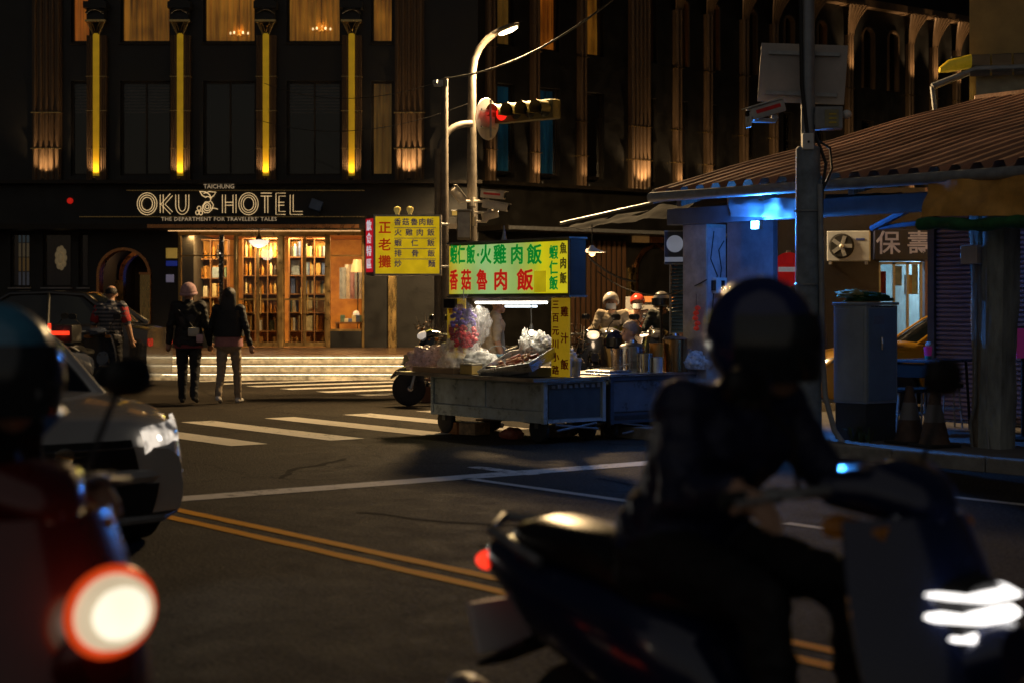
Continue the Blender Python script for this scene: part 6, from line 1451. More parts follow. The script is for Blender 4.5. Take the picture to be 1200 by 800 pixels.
        pr.build('projector', glow('projector_on', (1, .95, .85), lamps * 7) if lamps else m_chrome, ho, smooth=True)
        MB().loft([((L0 - .01, s * .60, .78), .16, .07, 3), ((L0 + .10, s * .62, .78), .18, .08, 3)], 12).build('tail_light', mat('tail_lamp_red', (.25, .01, .01), .2), t, smooth=True)
        fg = MB(); fg.lathe([(.05, 0), (.045, .02)], 14, (L1 - .06, s * .62, .34), Matrix.Rotation(R(90), 4, 'Y')); fg.build('fog_lamp', m_chrome, t)
        if lamps: light('SPOT', 'headlight_beam', t, (L1 + .12, s * .58, .65), 8, (1, .92, .8), (R(84), 0, R(-90)), soft=.05, spot=80, blend=.7)
    if taxi:
        b = MB(); b.loft([((-.42, 0, h + .085), .16, .05, 3), ((-.28, 0, h + .09), .18, .065, 3), ((-.22, 0, h + .085), .15, .05, 3)], 14); b.build('roof_lamp', mat('taxi_lamp', (.6, .28, .02), .4, emit=(1, .4, .02), es=.14), t, smooth=True)
        for s in (1, -1): MB().bb(-.45, .45, s * .893 - .003, s * .893 + .003, .46, .78).build('door_panel', mat('taxi_door_white', (.55, .60, .65), .4), t)
    return t
m_silver = mat('silver_paint', (.62, .61, .59), .22, .35, var=.06, scale=3, coat=.8, rv=.03)
m_taxi = mat('taxi_yellow', (.60, .30, .01), .3, .0, var=.06, coat=.8, rv=.03)
m_dkcar = mat('black_car_paint', (.010, .010, .012), .2, .1, var=.1, coat=.8, rv=.03)
fdir = -A; ldir = B
# front left corner of the silver car seen at column 216 and depth 9.5
fc = at(216, 9.55); cc_ = fc - fdir * 2.05 - ldir * .80
make_car('silver_car', (cc_.x, cc_.y, 0), ROT, m_silver, 'silver saloon car with lit headlights driving towards the crossing', .42, plate='AXG-7158', h=1.36)
make_car('taxi_cab', (6.05, 21.4, 0.0), R(180), m_taxi, 'yellow taxi standing in the lane behind the electrical cabinet', 0, True, h=1.46)
make_car('black_car', (*at(38, 29.0).xy, 0), R(176), m_dkcar, 'black parked car in front of the dark hotel windows', 0, h=1.62)

# ---- scooters
def scooter_shape(name, loc, rz, paint, label, lamp=0.0, lampcol=(1, .9, .75), tail=False, group=None, detail=2, trim=None, lampshape='round', simple=False):
    t = empty(name, loc, rz); tag(t, label, 'scooter', group)
    dk = trim or m_blackm
    def whl(x, nm='wheel'):
        Mx = Matrix.Rotation(R(90), 4, 'X'); r = .24
        o = MB().lathe([(.14, -.05), (.20, -.055), (.235, -.035), (.245, 0), (.235, .035), (.20, .055), (.14, .05)], 26, M=Mx).build(nm, m_tyre, t, (x, 0, .245), smooth=True)
        b = MB(); b.lathe([(.145, -.048), (.135, 0), (.145, .048)], 22, M=Mx, cap=False)
        for k in range(5): a = k * 2 * math.pi / 5; b.box((.075 * math.cos(a), 0, .075 * math.sin(a)), (.13, .035, .03), 0, tilt=Matrix.Rotation(-a, 4, 'Y'))
        b.lathe([(.04, -.06), (.04, .06)], 10, M=Mx); b.build('rim', m_alloy, o, smooth=True)
    whl(.66); whl(-.60)
    MB().loft([((.92, 0, .40), .035, .02, 2.5), ((.84, 0, .47), .07, .04, 2.5), ((.66, 0, .53), .08, .05, 2.6), ((.50, 0, .48), .075, .05, 2.6), ((.43, 0, .38), .06, .03, 2.5)], 14).build('front_fender', paint, t, smooth=True)
    b = MB()
    for s in (-1, 1): b.tube([(.66, s * .085, .245), (.58, s * .085, .52), (.52, s * .05, .66)], .022, 8)
    b.build('fork', m_galv, t, smooth=True)
    # leg shield and nose: sections stacked along the steering slope
    def shield(u, v):
        a = (u - .5) * 2; z = .34 + .60 * v; w = (.19 + .07 * math.sin(v * 2.6)) * (1 - .15 * v)
        xx = .50 - .17 * v + .13 * (1 - a * a) * (.7 + .4 * math.sin(v * 2.8))
        return (xx, -a * w, z)
    MB().grid(shield, 16, 14, .03).build('front_shield', paint, t, smooth=True)
    MB().loft([((.50, 0, .60), .10, .10, 2.4, .2), ((.58, 0, .66), .09, .09, 2.4, .2), ((.63, 0, .68), .06, .06, 2.4)], 14).build('nose', paint, t, smooth=True)
    # floor, seat body
    MB().loft([((.42, 0, .31), .17, .04, 4), ((.10, 0, .29), .17, .045, 4), ((-.12, 0, .31), .16, .06, 4)], 16).build('floorboard', dk, t, smooth=True)
    MB().loft([((-.06, 0, .42), .10, .10, 2.8), ((-.14, 0, .50), .15, .16, 2.8), ((-.40, 0, .56), .17, .17, 2.8), ((-.72, 0, .63), .14, .12, 2.6), ((-.93, 0, .71), .08, .06, 2.4), ((-.99, 0, .73), .03, .025, 2.2)], 18).build('tail_body', paint, t, smooth=True)
    MB().loft([((-.02, 0, .68), .09, .035, 2.6), ((-.10, 0, .71), .14, .055, 2.8), ((-.34, 0, .72), .15, .06, 2.8), ((-.48, 0, .76), .145, .065, 2.8), ((-.74, 0, .79), .12, .055, 2.6), ((-.84, 0, .79), .07, .03, 2.4)], 16).build('seat', m_black, t, smooth=True)
    b = MB(); b.tube([(-.66, .14, .74), (-.86, .13, .80), (-.95, 0, .82), (-.86, -.13, .80), (-.66, -.14, .74)], .014, 8); b.build('grab_rail', m_galv, t, smooth=True)
    MB().loft([((-.985, 0, .70), .07, .03, 2.5), ((-1.005, 0, .70), .06, .022, 2.5)], 14).build('tail_light', glow('scooter_tail_on', (1, .04, .015), 1.6) if tail else mat('tail_lens_red', (.30, .01, .01), .25), t, smooth=True)
    MB().box((-.97, 0, .52), (.02, .20, .14), tilt=Matrix.Rotation(R(-18), 4, 'Y'), ch=.004).build('number_plate', m_white, t); MB().loft([((-.80, 0, .50), .07, .02, 3), ((-.98, 0, .42), .08, .012, 3)], 10).build('rear_fender', dk, t)
    b = MB(); b.tube([(-.25, -.16, .26), (-.45, -.19, .24), (-.55, -.20, .27)], .02, 8); b.loft([((-.55, -.20, .28), .055, .06, 2.2), ((-.88, -.20, .36), .06, .07, 2.2), ((-.92, -.20, .37), .04, .05, 2.2)], 12); b.build('exhaust', m_galv, t, smooth=True)
    MB().loft([((-.15, .10, .27), .06, .10, 2.6), ((-.60, .12, .26), .06, .09, 2.6), ((-.70, .12, .25), .04, .06, 2.4)], 12).build('engine_case', m_galv, t, smooth=True)
    # handlebar
    MB().loft([((.18, 0, .985), .07, .03, 2.4), ((.25, 0, 1.0), .16, .05, 2.6), ((.36, 0, 1.0), .14, .07, 2.4), ((.44, 0, .97), .08, .06, 2.3), ((.47, 0, .96), .03, .03, 2.2)], 16).build('handlebar_cover', paint, t, smooth=True)
    b = MB(); b.tube([(.15, .36, .985), (.20, .30, .995), (.27, .14, 1.0), (.27, -.14, 1.0), (.20, -.30, .995), (.15, -.36, .985)], .014, 8); hb = b.build('handlebar', m_galv, t, smooth=True)
    for s in (-1, 1):
        MB().tube([(.215, s * .25, .995), (.15, s * .37, .985)], .019, 10).build('grip', m_rubber, hb, smooth=True)
        b = MB(); b.tube([(.23, s * .24, 1.0), (.24, s * .29, .995), (.20, s * .38, .985)], .007, 6); b.build('brake_lever', m_galv, hb)
        b = MB(); b.tube([(.24, s * .22, 1.01), (.26, s * .26, 1.12), (.22, s * .33, 1.20)], .007, 6); mi = b.build('mirror', m_black, t, smooth=True); b = MB(); b.loft([((.245, s * .36, 1.225), .035, .03, 2.4), ((.225, s * .36, 1.23), .068, .046, 2.6), ((.205, s * .36, 1.23), .066, .044, 2.6)], 14); b.build('mirror_head', m_black, mi, smooth=True)
        MB().loft([((.30, s * .17, .93), .05, .025, 2.2), ((.42, s * .14, .92), .03, .018, 2.2)], 10).build('turn_signal', mat('amber_lens_off', (.45, .16, .01), .25), t, smooth=True)
    Mh_ = Matrix.Rotation(R(90), 4, 'Y')
    if lampshape == 'cowl':
        ho = MB().loft([((.44, 0, .985), .09, .06, 2.4), ((.50, 0, .975), .075, .05, 2.4), ((.53, 0, .97), .04, .03, 2.3)], 16).build('headlight', glow('cowl_lamp_%s' % label[:14], lampcol, lamp) if lamp else mat('lamp_off', (.35, .35, .36), .12, .4), t, smooth=True)
    elif lampshape == 'round':
        ho = MB().lathe([(.085, 0), (.092, .02), (.088, .045), (.05, .065), (.001, .07)], 24, (.625, 0, .775), Matrix.Scale(1.22, 4, (0, 1, 0)) @ Mh_ @ Matrix.Scale(.86, 4)).build('headlight', glow('scooter_lamp_%s' % label[:9], lampcol, lamp) if lamp else mat('lamp_off', (.35, .35, .36), .12, .4), t, smooth=True)
        MB().tube([(.64, .104 * math.cos(a), .775 + .087 * math.sin(a)) for a in [2 * math.pi * i / 24 for i in range(24)]], .010, 8, closed=True).build('headlight_rim', trim or m_chrome, ho, smooth=True)
    else:                                                      # three stacked light bars
        for k in range(4):
            z = .80 - k * .042; w = (.13, .15, .14, .11)[k]
            hb_ = (.006, .012, .009, .009)[k]
            MB().loft([((.37 + .01 * k, 0, z + .012), w + .03, hb_ * .6, 3), ((.42, 0, z + .008), w + .025, hb_, 3), ((.54 - .01 * k, 0, z), w * .9, hb_, 3), ((.60 - .01 * k, 0, z - .004), w * .55, hb_ * .8, 3)], 16).build('light_bar', glow('bar_lamp_%d' % (k == 3), lampcol if k < 3 else (1, .72, .35), lamp), t, smooth=True)
        MB().loft([((.34, 0, .745), .165, .12, 3), ((.46, 0, .745), .15, .105, 3), ((.56, 0, .74), .09, .08, 3)], 16).build('lamp_housing', dk, t, smooth=True)
    if lampshape == 'round' and lamp: MB().ball((.655, 0, .775), (.05, .078, .060), 14, 10).build('bulb', glow('scooter_bulb', (1, .88, .66), 1.25), t, smooth=True)
    # stand
    MB().tube([(-.1, .10, .28), (-.16, .22, .02)], .012, 6).build('side_stand', m_galv, t)
    return t
# ================================================================ PEOPLE
def capsule(b, p0, p1, r0, r1, n=12, flat=None):
    p0, p1 = Vector(p0), Vector(p1); d = p1 - p0; L_ = max(d.length, 1e-4); q = d.normalized().to_track_quat('Z', 'Y').to_matrix().to_4x4() if d.length > 1e-4 else Matrix.Identity(4)
    prof = [(r0 * math.cos(R(a)), r0 * math.sin(R(a))) for a in (-88, -65, -40, -15)] + [(r1 * math.cos(R(a)), L_ + r1 * math.sin(R(a))) for a in (15, 40, 65, 88)]
    b.lathe(prof, n, p0, q)
SKIN = mat('skin', (.46, .27, .18), .55, var=.12, scale=20); HAIR = mat('black_hair', (.012, .010, .009), .5, var=.4, stretch=(30, 30, 3), scale=3, bump=.3); GREYH = mat('grey_hair', (.22, .20, .19), .6, var=.4, stretch=(30, 30, 3), scale=3, bump=.3)
m_shoe = mat('dark_shoe', (.02, .02, .02), .6); m_shoew = mat('white_shoe', (.55, .53, .50), .6)
def person(name, loc, rz, J, mats, label, voxel=.012, head_yaw=0.0, hair=None, bulk=1.0, group=None, sleeve=1.0, shoe=None, no_head_hair=False, scale=1.0):
    """J: joints in metres (x forward, y left, z up): pelvis, chest, neck, head, then l_/r_ shoulder elbow wrist hip knee ankle toe.
    mats: top, pants ; the body is one continuous surface, coloured by the nearest limb"""
    segs = []                                                  # (p0, p1, r0, r1, material index)
    V_ = {k: Vector(v) * scale for k, v in J.items()}; k = bulk
    TOP, PANT, SK, SH = 0, 1, 2, 3
    def sg(a, c, r0, r1, mi): segs.append((Vector(a), Vector(c), r0 * scale, r1 * scale, mi))
    pel, ch, nk, hd = V_['pelvis'], V_['chest'], V_['neck'], V_['head']
    mid = pel.lerp(ch, .5); side = (V_['l_shoulder'] - V_['r_shoulder']).normalized(); hs_ = (V_['l_hip'] - V_['r_hip']).normalized()
    for s in (-1, 1):
        sg(pel + hs_ * s * .065, mid + side * s * .05, .115 * k, .108 * k, TOP if s else TOP)
        sg(mid + side * s * .05, ch + side * s * .075, .108 * k, .125 * k, TOP)
    sg(pel, ch, .12 * k, .13 * k, TOP)
    sg(pel + hs_ * .05 + Vector((0, 0, -.05)), pel - hs_ * .05 + Vector((0, 0, -.05)), .13 * k, .13 * k, PANT)
    sg(ch, nk, .10, .065, TOP)
    fw = Vector((math.cos(head_yaw), math.sin(head_yaw), 0)); lf_ = Vector((-fw.y, fw.x, 0))
    sg(nk, hd + Vector((0, 0, -.06)) * scale, .058, .055, SK)
    sg(hd + fw * .005, hd + Vector((0, 0, .045)) - fw * .015, .080, .088, SK); sg(hd + fw * .035 - Vector((0, 0, .055)), hd + fw * .05 - Vector((0, 0, .07)), .055, .042, SK)
    sg(hd + fw * .085 + Vector((0, 0, -.005)), hd + fw * .103 - Vector((0, 0, .025)), .010, .015, SK)
    for s in (-1, 1): sg(hd + lf_ * s * .083 + Vector((0, 0, .0)), hd + lf_ * s * .088 - Vector((0, 0, .03)), .018, .013, SK)
    sg(hd + fw * .082 + Vector((0, 0, -.06)) - lf_ * .018, hd + fw * .082 + Vector((0, 0, -.06)) + lf_ * .018, .010, .010, SK)
    for s in ('l_', 'r_'):
        sh, el, wr = V_[s + 'shoulder'], V_[s + 'elbow'], V_[s + 'wrist']; hp, kn, an, to = V_[s + 'hip'], V_[s + 'knee'], V_[s + 'ankle'], V_[s + 'toe']
        sg(ch.lerp(sh, .4) + Vector((0, 0, .02)), sh, .085 * k, .070 * k, TOP)
        sg(sh, el, .064 * k, .048 * k, TOP if sleeve > .2 else SK)
        if sleeve <= .5: sg(sh, sh.lerp(el, .55), .072 * k, .066 * k, TOP)
        sg(el, wr, .046 * k, .036 * k, TOP if sleeve > .5 else SK)
        d = (wr - el).normalized(); bend = Vector(J.get(s + 'hand', (0, 0, 0))) if s + 'hand' in J else d
        bend = bend.normalized(); pl_ = wr + bend * .09 * scale; sg(wr, pl_, .030, .034, SK)
        cr = bend.cross(Vector((0, 0, 1)) if abs(bend.z) < .8 else Vector((1, 0, 0))).normalized(); nrm = bend.cross(cr).normalized()
        curl = nrm if nrm.dot(Vector((.6, 0, -.6))) > 0 else -nrm
        for f in range(4):
            b0 = pl_ + cr * (f - 1.5) * .019 * scale; L1_ = (.036, .042, .040, .032)[f] * scale; m1 = b0 + bend * L1_ + curl * .012; sg(b0, m1, .0105, .0098, SK); sg(m1, m1 + bend * L1_ * .5 + curl * L1_ * .7, .0098, .0085, SK)
        sg(wr + bend * .03 + cr * .028, wr + bend * .07 + cr * .052 + curl * .02, .014, .011, SK)
        sg(hp, kn, .088 * k, .060 * k, PANT); sg(kn, an, .060 * k, .046 * k, PANT)
        sg(an + Vector((0, 0, -.035)), to, .045, .035, SH); sg(an, an + Vector((-.03, 0, -.045)) * scale, .045, .040, SH)
    b = MB()
    for s in segs: capsule(b, *s[:4])
    me = b.mesh(name, [mats[0], mats[1], SKIN, shoe or m_shoe]); tmp = bpy.data.objects.new('tmp', me); COL.objects.link(tmp)
    rm = tmp.modifiers.new('r', 'REMESH'); rm.mode = 'VOXEL'; rm.voxel_size = voxel; rm.use_smooth_shade = True
    sm = tmp.modifiers.new('s', 'SMOOTH'); sm.factor = .5; sm.iterations = 3
    dg = bpy.context.evaluated_depsgraph_get(); out = bpy.data.meshes.new_from_object(tmp.evaluated_get(dg)); bpy.data.objects.remove(tmp)
    out.name = 'body'; out.materials.clear()
    for m in (mats[0], mats[1], SKIN, shoe or m_shoe): out.materials.append(m)
    nv = len(out.vertices); vc = np.empty(nv * 3); out.vertices.foreach_get('co', vc); vc = vc.reshape(-1, 3); vn = np.empty(nv * 3); out.vertices.foreach_get('normal', vn); vn = vn.reshape(-1, 3)
    bst = np.full(nv, 1e9); vi = np.zeros(nv, int)
    for p0, p1, r0, r1, mi in segs:
        a = np.array(p0); d = np.array(p1) - a; L2 = max(d @ d, 1e-9); tt_ = np.clip((vc - a) @ d / L2, 0, 1); dist = np.linalg.norm(vc - a - tt_[:, None] * d, axis=1) - (r0 + (r1 - r0) * tt_); m_ = dist < bst; bst[m_] = dist[m_]; vi[m_] = mi
    sd_ = len(label) * 1.7
    for i_ in np.nonzero(vi <= 1)[0]:                          # creases in the cloth
        p = vc[i_]; q = Vector((p[0] * 8 + sd_, p[1] * 8, p[2] * 13)); q2 = Vector((p[0] * 15 - p[2] * 7, p[1] * 17 + sd_, p[2] * 20 + p[0] * 9))
        f_ = (.45 - abs(mnoise.noise(q)) * 1.5) * .013 + (.4 - abs(mnoise.noise(q2)) * 1.4) * .008
        vc[i_] = p + vn[i_] * f_
    out.vertices.foreach_set('co', vc.ravel())
    nf = len(out.polygons); c = np.empty(nf * 3); out.polygons.foreach_get('center', c); c = c.reshape(-1, 3); best = np.full(nf, 1e9); idx = np.zeros(nf, int)
    for p0, p1, r0, r1, mi in segs:
        a = np.array(p0); d = np.array(p1) - a; L2 = max(d @ d, 1e-9); tt_ = np.clip((c - a) @ d / L2, 0, 1); dist = np.linalg.norm(c - a - tt_[:, None] * d, axis=1) - (r0 + (r1 - r0) * tt_); m_ = dist < best - 1e-6; best[m_] = dist[m_]; idx[m_] = mi
    out.polygons.foreach_set('material_index', idx.astype(np.int32)); out.polygons.foreach_set('use_smooth', [True] * nf)
    t = empty(name, loc, rz); tag(t, label, 'person', group)
    o = bpy.data.objects.new('body', out); link(o, t)
    def on_head(fn, nm, m):                                    # child in the head's own frame
        bb_ = MB(); fn(bb_); q = bb_.build(nm, m, t, smooth=True); q.location = hd; q.rotation_euler.z = head_yaw; return q
    eb_ = MB()
    for s in (-1, 1): eb_.ball((.079, s * .031, .008), (.010, .014, .008), 8, 6)
    q = eb_.build('eyes', mat('eye_dark', (.02, .015, .012), .2), t); q.location = hd; q.rotation_euler.z = head_yaw
    if hair == 'short': on_head(lambda q: q.add(*half_shell(.098, .092, .105, .035, -.02, 1)), 'hair', HAIR)
    if hair == 'grey': on_head(lambda q: (q.add(*half_shell(.104, .097, .108, .03, -.05, 1)), q.ball((-.10, 0, .02), (.05, .055, .05), 10, 8)), 'hair', GREYH)
    if hair == 'long': on_head(lambda q: (q.add(*half_shell(.106, .10, .11, .04, -.07, 1)), q.loft([((-.055, 0, .03), .10, .05, 2.3, -1.57), ((-.075, 0, -.10), .115, .045, 2.4, -1.57), ((-.09, 0, -.25), .12, .04, 2.4, -1.57), ((-.10, 0, -.36), .09, .02, 2.4, -1.57)], 16)), 'hair', HAIR)
    return t, hd, on_head, V_
def half_shell(rx, ry, rz, front, low, n_=1, n=24, m=14):
    """skull cap: ellipsoid down to a hairline that is high in front and low behind"""
    vs = []; fs = []
    for i in range(m + 1):
        for k in range(n):
            a = 2 * math.pi * k / n; zlow = low + (front - low) * max(0, math.cos(a)) ** .7 if math.cos(a) > 0 else low
            lat0 = math.asin(clampf(zlow / rz, -.95, .95)); la = math.pi / 2 - (math.pi / 2 - lat0) * i / m
            r_ = 1 + .015 * mnoise.noise(Vector((math.cos(a) * 3, math.sin(a) * 3, la * 4)))
            vs.append((rx * math.cos(la) * math.cos(a) * r_ - .012, ry * math.cos(la) * math.sin(a) * r_, rz * math.sin(la) * r_ + .025))
    for i in range(m):
        for k in range(n): fs.append((i * n + k, (i + 1) * n + k, (i + 1) * n + (k + 1) % n, i * n + (k + 1) % n))
    k0 = len(vs); 
    for k in range(n): a = 2 * math.pi * k / n; q = vs[m * n + k]; vs.append((q[0] * .86, q[1] * .86, q[2]))
    for k in range(n): fs.append((m * n + k, k0 + k, k0 + (k + 1) % n, m * n + (k + 1) % n))
    return vs, fs
def helmet(t, hd, yaw, shell, visor=True, half=False):
    h = MB(); h.add(*half_shell(.138, .125, .140, .03, -.055 if half else -.10, 1, 28, 16)); o = h.build('helmet', shell, t, smooth=True); o.location = hd + Vector((0, 0, .01)); o.rotation_euler.z = yaw
    e = MB(); e.tube([(.138 * math.cos(a) * .97 - .012, .125 * math.sin(a) * .99, .028 + (.028 if math.cos(a) > 0 else -.055 if half else -.09) * 1.0) for a in [2 * math.pi * i / 24 for i in range(24)]], .008, 6, closed=True)
    if visor:
        v = MB(); v.grid(lambda u, w: ((.145 * math.sqrt(max(.1, 1 - ((.075 - .155 * w) / .19) ** 2))) * math.cos(R(-80 + 160 * u)) - .006, (.134 * math.sqrt(max(.1, 1 - ((.075 - .155 * w) / .19) ** 2))) * math.sin(R(-80 + 160 * u)), .075 - .155 * w), 18, 8, .004); q = v.build('visor', mat('smoked_visor', (.02, .025, .03), .08, spec=.7), o, smooth=True)
    s = MB()
    for k in (-1, 1): s.tube([(.0, k * .112, -.06), (.03, k * .08, -.10), (.045, 0, -.118)], .007, 6)
    s.build('chin_strap', m_black, o)
    return o
def stand(w=.0, step=.0, arm=.06, hgt=1.0, lean=0):
    """relaxed standing or walking figure 1.68 m tall, feet at z = 0"""
    J = dict(pelvis=(0, 0, .93), chest=(.01 + lean, 0, 1.28), neck=(.005 + lean * 1.3, 0, 1.44), head=(.03 + lean * 1.5, 0, 1.575))
    for s, y in (('l_', 1), ('r_', -1)):
        st = step * y
        J[s + 'shoulder'] = (lean, y * .175, 1.385); J[s + 'elbow'] = (-.02 - st * .25 + lean, y * (.225 + arm * .5), 1.12); J[s + 'wrist'] = (.06 - st * .5 + lean, y * (.225 + arm), .88)
        J[s + 'hip'] = (0, y * .09, .90); J[s + 'knee'] = (.03 + st * .45, y * .10, .49); J[s + 'ankle'] = (st - .03, y * .10, .085 + (.04 if st < 0 else 0)); J[s + 'toe'] = (st + .13, y * .115, .035)
    return J
def ride(lean=.06, head=.06, drop=0.0):
    """seated on a scooter, hands on the grips"""
    J = dict(pelvis=(-.32, 0, .86), chest=(-.24 + lean, 0, 1.17 - drop * .5), neck=(-.20 + lean * 1.4, 0, 1.31 - drop * .8), head=(-.15 + lean * 1.5 + head, 0, 1.435 - drop))
    for s, y in (('l_', 1), ('r_', -1)):
        J[s + 'shoulder'] = (-.21 + lean, y * .18, 1.265 - drop * .7); J[s + 'elbow'] = (-.06, y * .28, 1.03 - drop * .3); J[s + 'wrist'] = (.12, y * .315, 1.03); J[s + 'hand'] = (.9, 0, -.25)
        J[s + 'hip'] = (-.30, y * .10, .83); J[s + 'knee'] = (.10, y * .17, .76); J[s + 'ankle'] = (.14, y * .13, .42); J[s + 'toe'] = (.30, y * .13, .365)
    return J
# ---- two women walking to the crossing, seen from behind
m_dkjacket = mat('black_jacket', (.006, .0065, .0065), .75, var=.4, scale=10, bump=.3); m_dkpants = mat('dark_trousers', (.014, .014, .016), .8, var=.35, scale=12, bump=.3); m_beige = mat('beige_trousers', (.30, .24, .17), .8, var=.2, scale=10, bump=.25); m_navy = mat('navy_jacket', (.006, .008, .011), .7, var=.35, scale=10, bump=.3)
w1 = at(221, 24.1); t, hd, oh, V_ = person('person', w1, R(92), stand(step=.12), (m_dkjacket, m_dkpants), 'walker in a pink knit hat and black jacket with a crossbody bag', .011, R(-14), 'short', 1.26)
oh(lambda q: q.add(*half_shell(.125, .117, .135, .02, -.045, 1)), 'knit_hat', mat('pink_knit', (.52, .33, .34), .9, bump=.6, scale=40)); oh(lambda q: q.tube([(.11 * math.cos(a) - .01, .112 * math.sin(a), -.005 + .02 * math.cos(a)) for a in [2 * math.pi * i / 20 for i in range(20)]], .022, 8, closed=True), 'hat_brim', mat('pink_knit', (.52, .33, .34)))
MB().loft([((-.06, 0, 1.36), .12, .045, 2.4, -1.57), ((-.11, 0, 1.22), .13, .04, 2.4, -1.57), ((-.125, 0, 1.12), .09, .02, 2.4, -1.57)], 14).build('hair', HAIR, t, smooth=True)
MB().tube([(-.135, .15, 1.36), (-.175, .0, 1.2), (-.165, -.14, 1.02), (-.06, -.21, .98)], .014, 6).build('bag_strap', m_blackm, t, smooth=True)
MB().box((-.18, -.10, 1.02), (.07, .16, .13), ch=.02).build('crossbody_bag', mat('cream_patch', (.42, .40, .34), .7), t, smooth=True); MB().box((-.19, -.19, .93), (.06, .10, .12), ch=.02).build('pouch', mat('pink_pouch', (.55, .36, .40), .7), t, smooth=True)
MB().loft([((.0, 0, .86), .20, .15, 2.4, -1.57), ((.0, 0, .79), .205, .155, 2.4, -1.57)], 20).build('jacket_hem', mat('red_hem', (.16, .025, .03), .8), t, smooth=True)
w2 = at(268, 24.0); t, hd, oh, V_ = person('person', w2, R(84), stand(step=-.17, arm=.10), (m_navy, m_beige), 'walker with long black hair, dark jacket, pink hem and beige trousers', .011, R(5), 'long', 1.10, shoe=m_shoew, scale=.97)
MB().loft([((.0, 0, .95), .195, .15, 2.3, -1.57), ((.0, 0, .82), .205, .16, 2.3, -1.57)], 20).build('sweater_hem', mat('dusty_pink', (.34, .15, .15), .85, bump=.3, scale=20), t, smooth=True)
MB().loft([((-.01, 0, 1.33), .20, .13, 2.3, -1.57), ((-.01, 0, 1.15), .215, .15, 2.3, -1.57), ((.0, 0, .96), .22, .165, 2.3, -1.57)], 20).build('jacket', m_navy, t, smooth=True)
# ---- man in a striped shirt
def striped():
    m = bpy.data.materials.new('striped_cotton'); m.use_nodes = True; nt = m.node_tree; N = nt.nodes; L = nt.links; bs = N['Principled BSDF']
    tc = N.new('ShaderNodeTexCoord'); wv = N.new('ShaderNodeTexWave'); wv.bands_direction = 'Z'; wv.inputs['Scale'].default_value = 5.2; wv.inputs['Distortion'].default_value = .25; L.new(tc.outputs['Object'], wv.inputs[0])
    r = N.new('ShaderNodeValToRGB'); L.new(wv.outputs[0], r.inputs[0]); e = r.color_ramp.elements; e[0].position = .45; e[0].color = (.035, .04, .055, 1); e[1].position = .6; e[1].color = (.16, .155, .17, 1); L.new(r.outputs[0], bs.inputs['Base Color']); bs.inputs['Roughness'].default_value = .85; return m
m_str = striped()
m1 = at(130, 26.0); t, hd, oh, V_ = person('person', m1, R(88), stand(arm=.08), (m_str, m_dkpants), 'man in a striped grey vest over red sleeves standing beside a red tail light', .011, R(10), 'short', 1.14, sleeve=.5)
for s in (-1, 1): sh, el = V_['l_shoulder' if s > 0 else 'r_shoulder'], V_['l_elbow' if s > 0 else 'r_elbow']; bb_ = MB(); capsule(bb_, sh + Vector((0, s * .015, -.03)), sh.lerp(el, .75), .082, .078); bb_.build('sleeve', mat('red_sleeve', (.40, .03, .03), .8), t, smooth=True)
# ---- stall keeper behind the cart
k1 = at(574, 19.3); t, hd, oh, V_ = person('person', k1, R(15), stand(arm=.02, lean=.05), (mat('beige_shirt', (.42, .36, .28), .8, bump=.2), m_dkpants), 'stall keeper in a beige shirt leaning over pans behind the food cart', .012, R(-20), 'short', 1.0, sleeve=.5, scale=.90)
MB().loft([((.11, 0, 1.15), .16, .03, 2.4, -1.57), ((.13, 0, .85), .18, .04, 2.4, -1.57), ((.12, 0, .6), .19, .04, 2.4, -1.57)], 14).build('apron', mat('grey_apron', (.25, .26, .28), .8), t, smooth=True)
# ---- woman seated behind the serving cart, facing left
J = stand(); J = {k_: (v[0], v[1], v[2] - .48) for k_, v in J.items()}
for s, y in (('l_', 1), ('r_', -1)): J[s + 'hip'] = (0, y * .09, .44); J[s + 'knee'] = (.40, y * .12, .46); J[s + 'ankle'] = (.40, y * .12, .09); J[s + 'toe'] = (.54, y * .12, .035); J[s + 'elbow'] = (.05, y * .25, .66); J[s + 'wrist'] = (.26, y * .18, .60)
k2 = at(741, 19.3); t, hd, oh, V_ = person('person', k2, R(188), J, (mat('black_blouse', (.015, .014, .014), .8), m_dkpants), 'grey haired woman sitting in profile behind the pots of the serving cart', .010, R(8), 'grey', 1.0, sleeve=1.0)
st_ = empty('stool', k2); tag(st_, 'plastic stool under the grey haired woman behind the serving cart', 'stool'); MB().lathe([(.15, .26), (.16, .28), (.15, .30)], 18).build('seat', mat('red_stool', (.35, .03, .03), .5), st_, smooth=True)
for k_ in range(4): a = k_ * math.pi / 2 + .5; MB().tube([(.17 * math.cos(a), .17 * math.sin(a), 0), (.12 * math.cos(a), .12 * math.sin(a), .27)], .014, 6).build('leg', mat('red_stool', (.35, .03, .03)), st_)
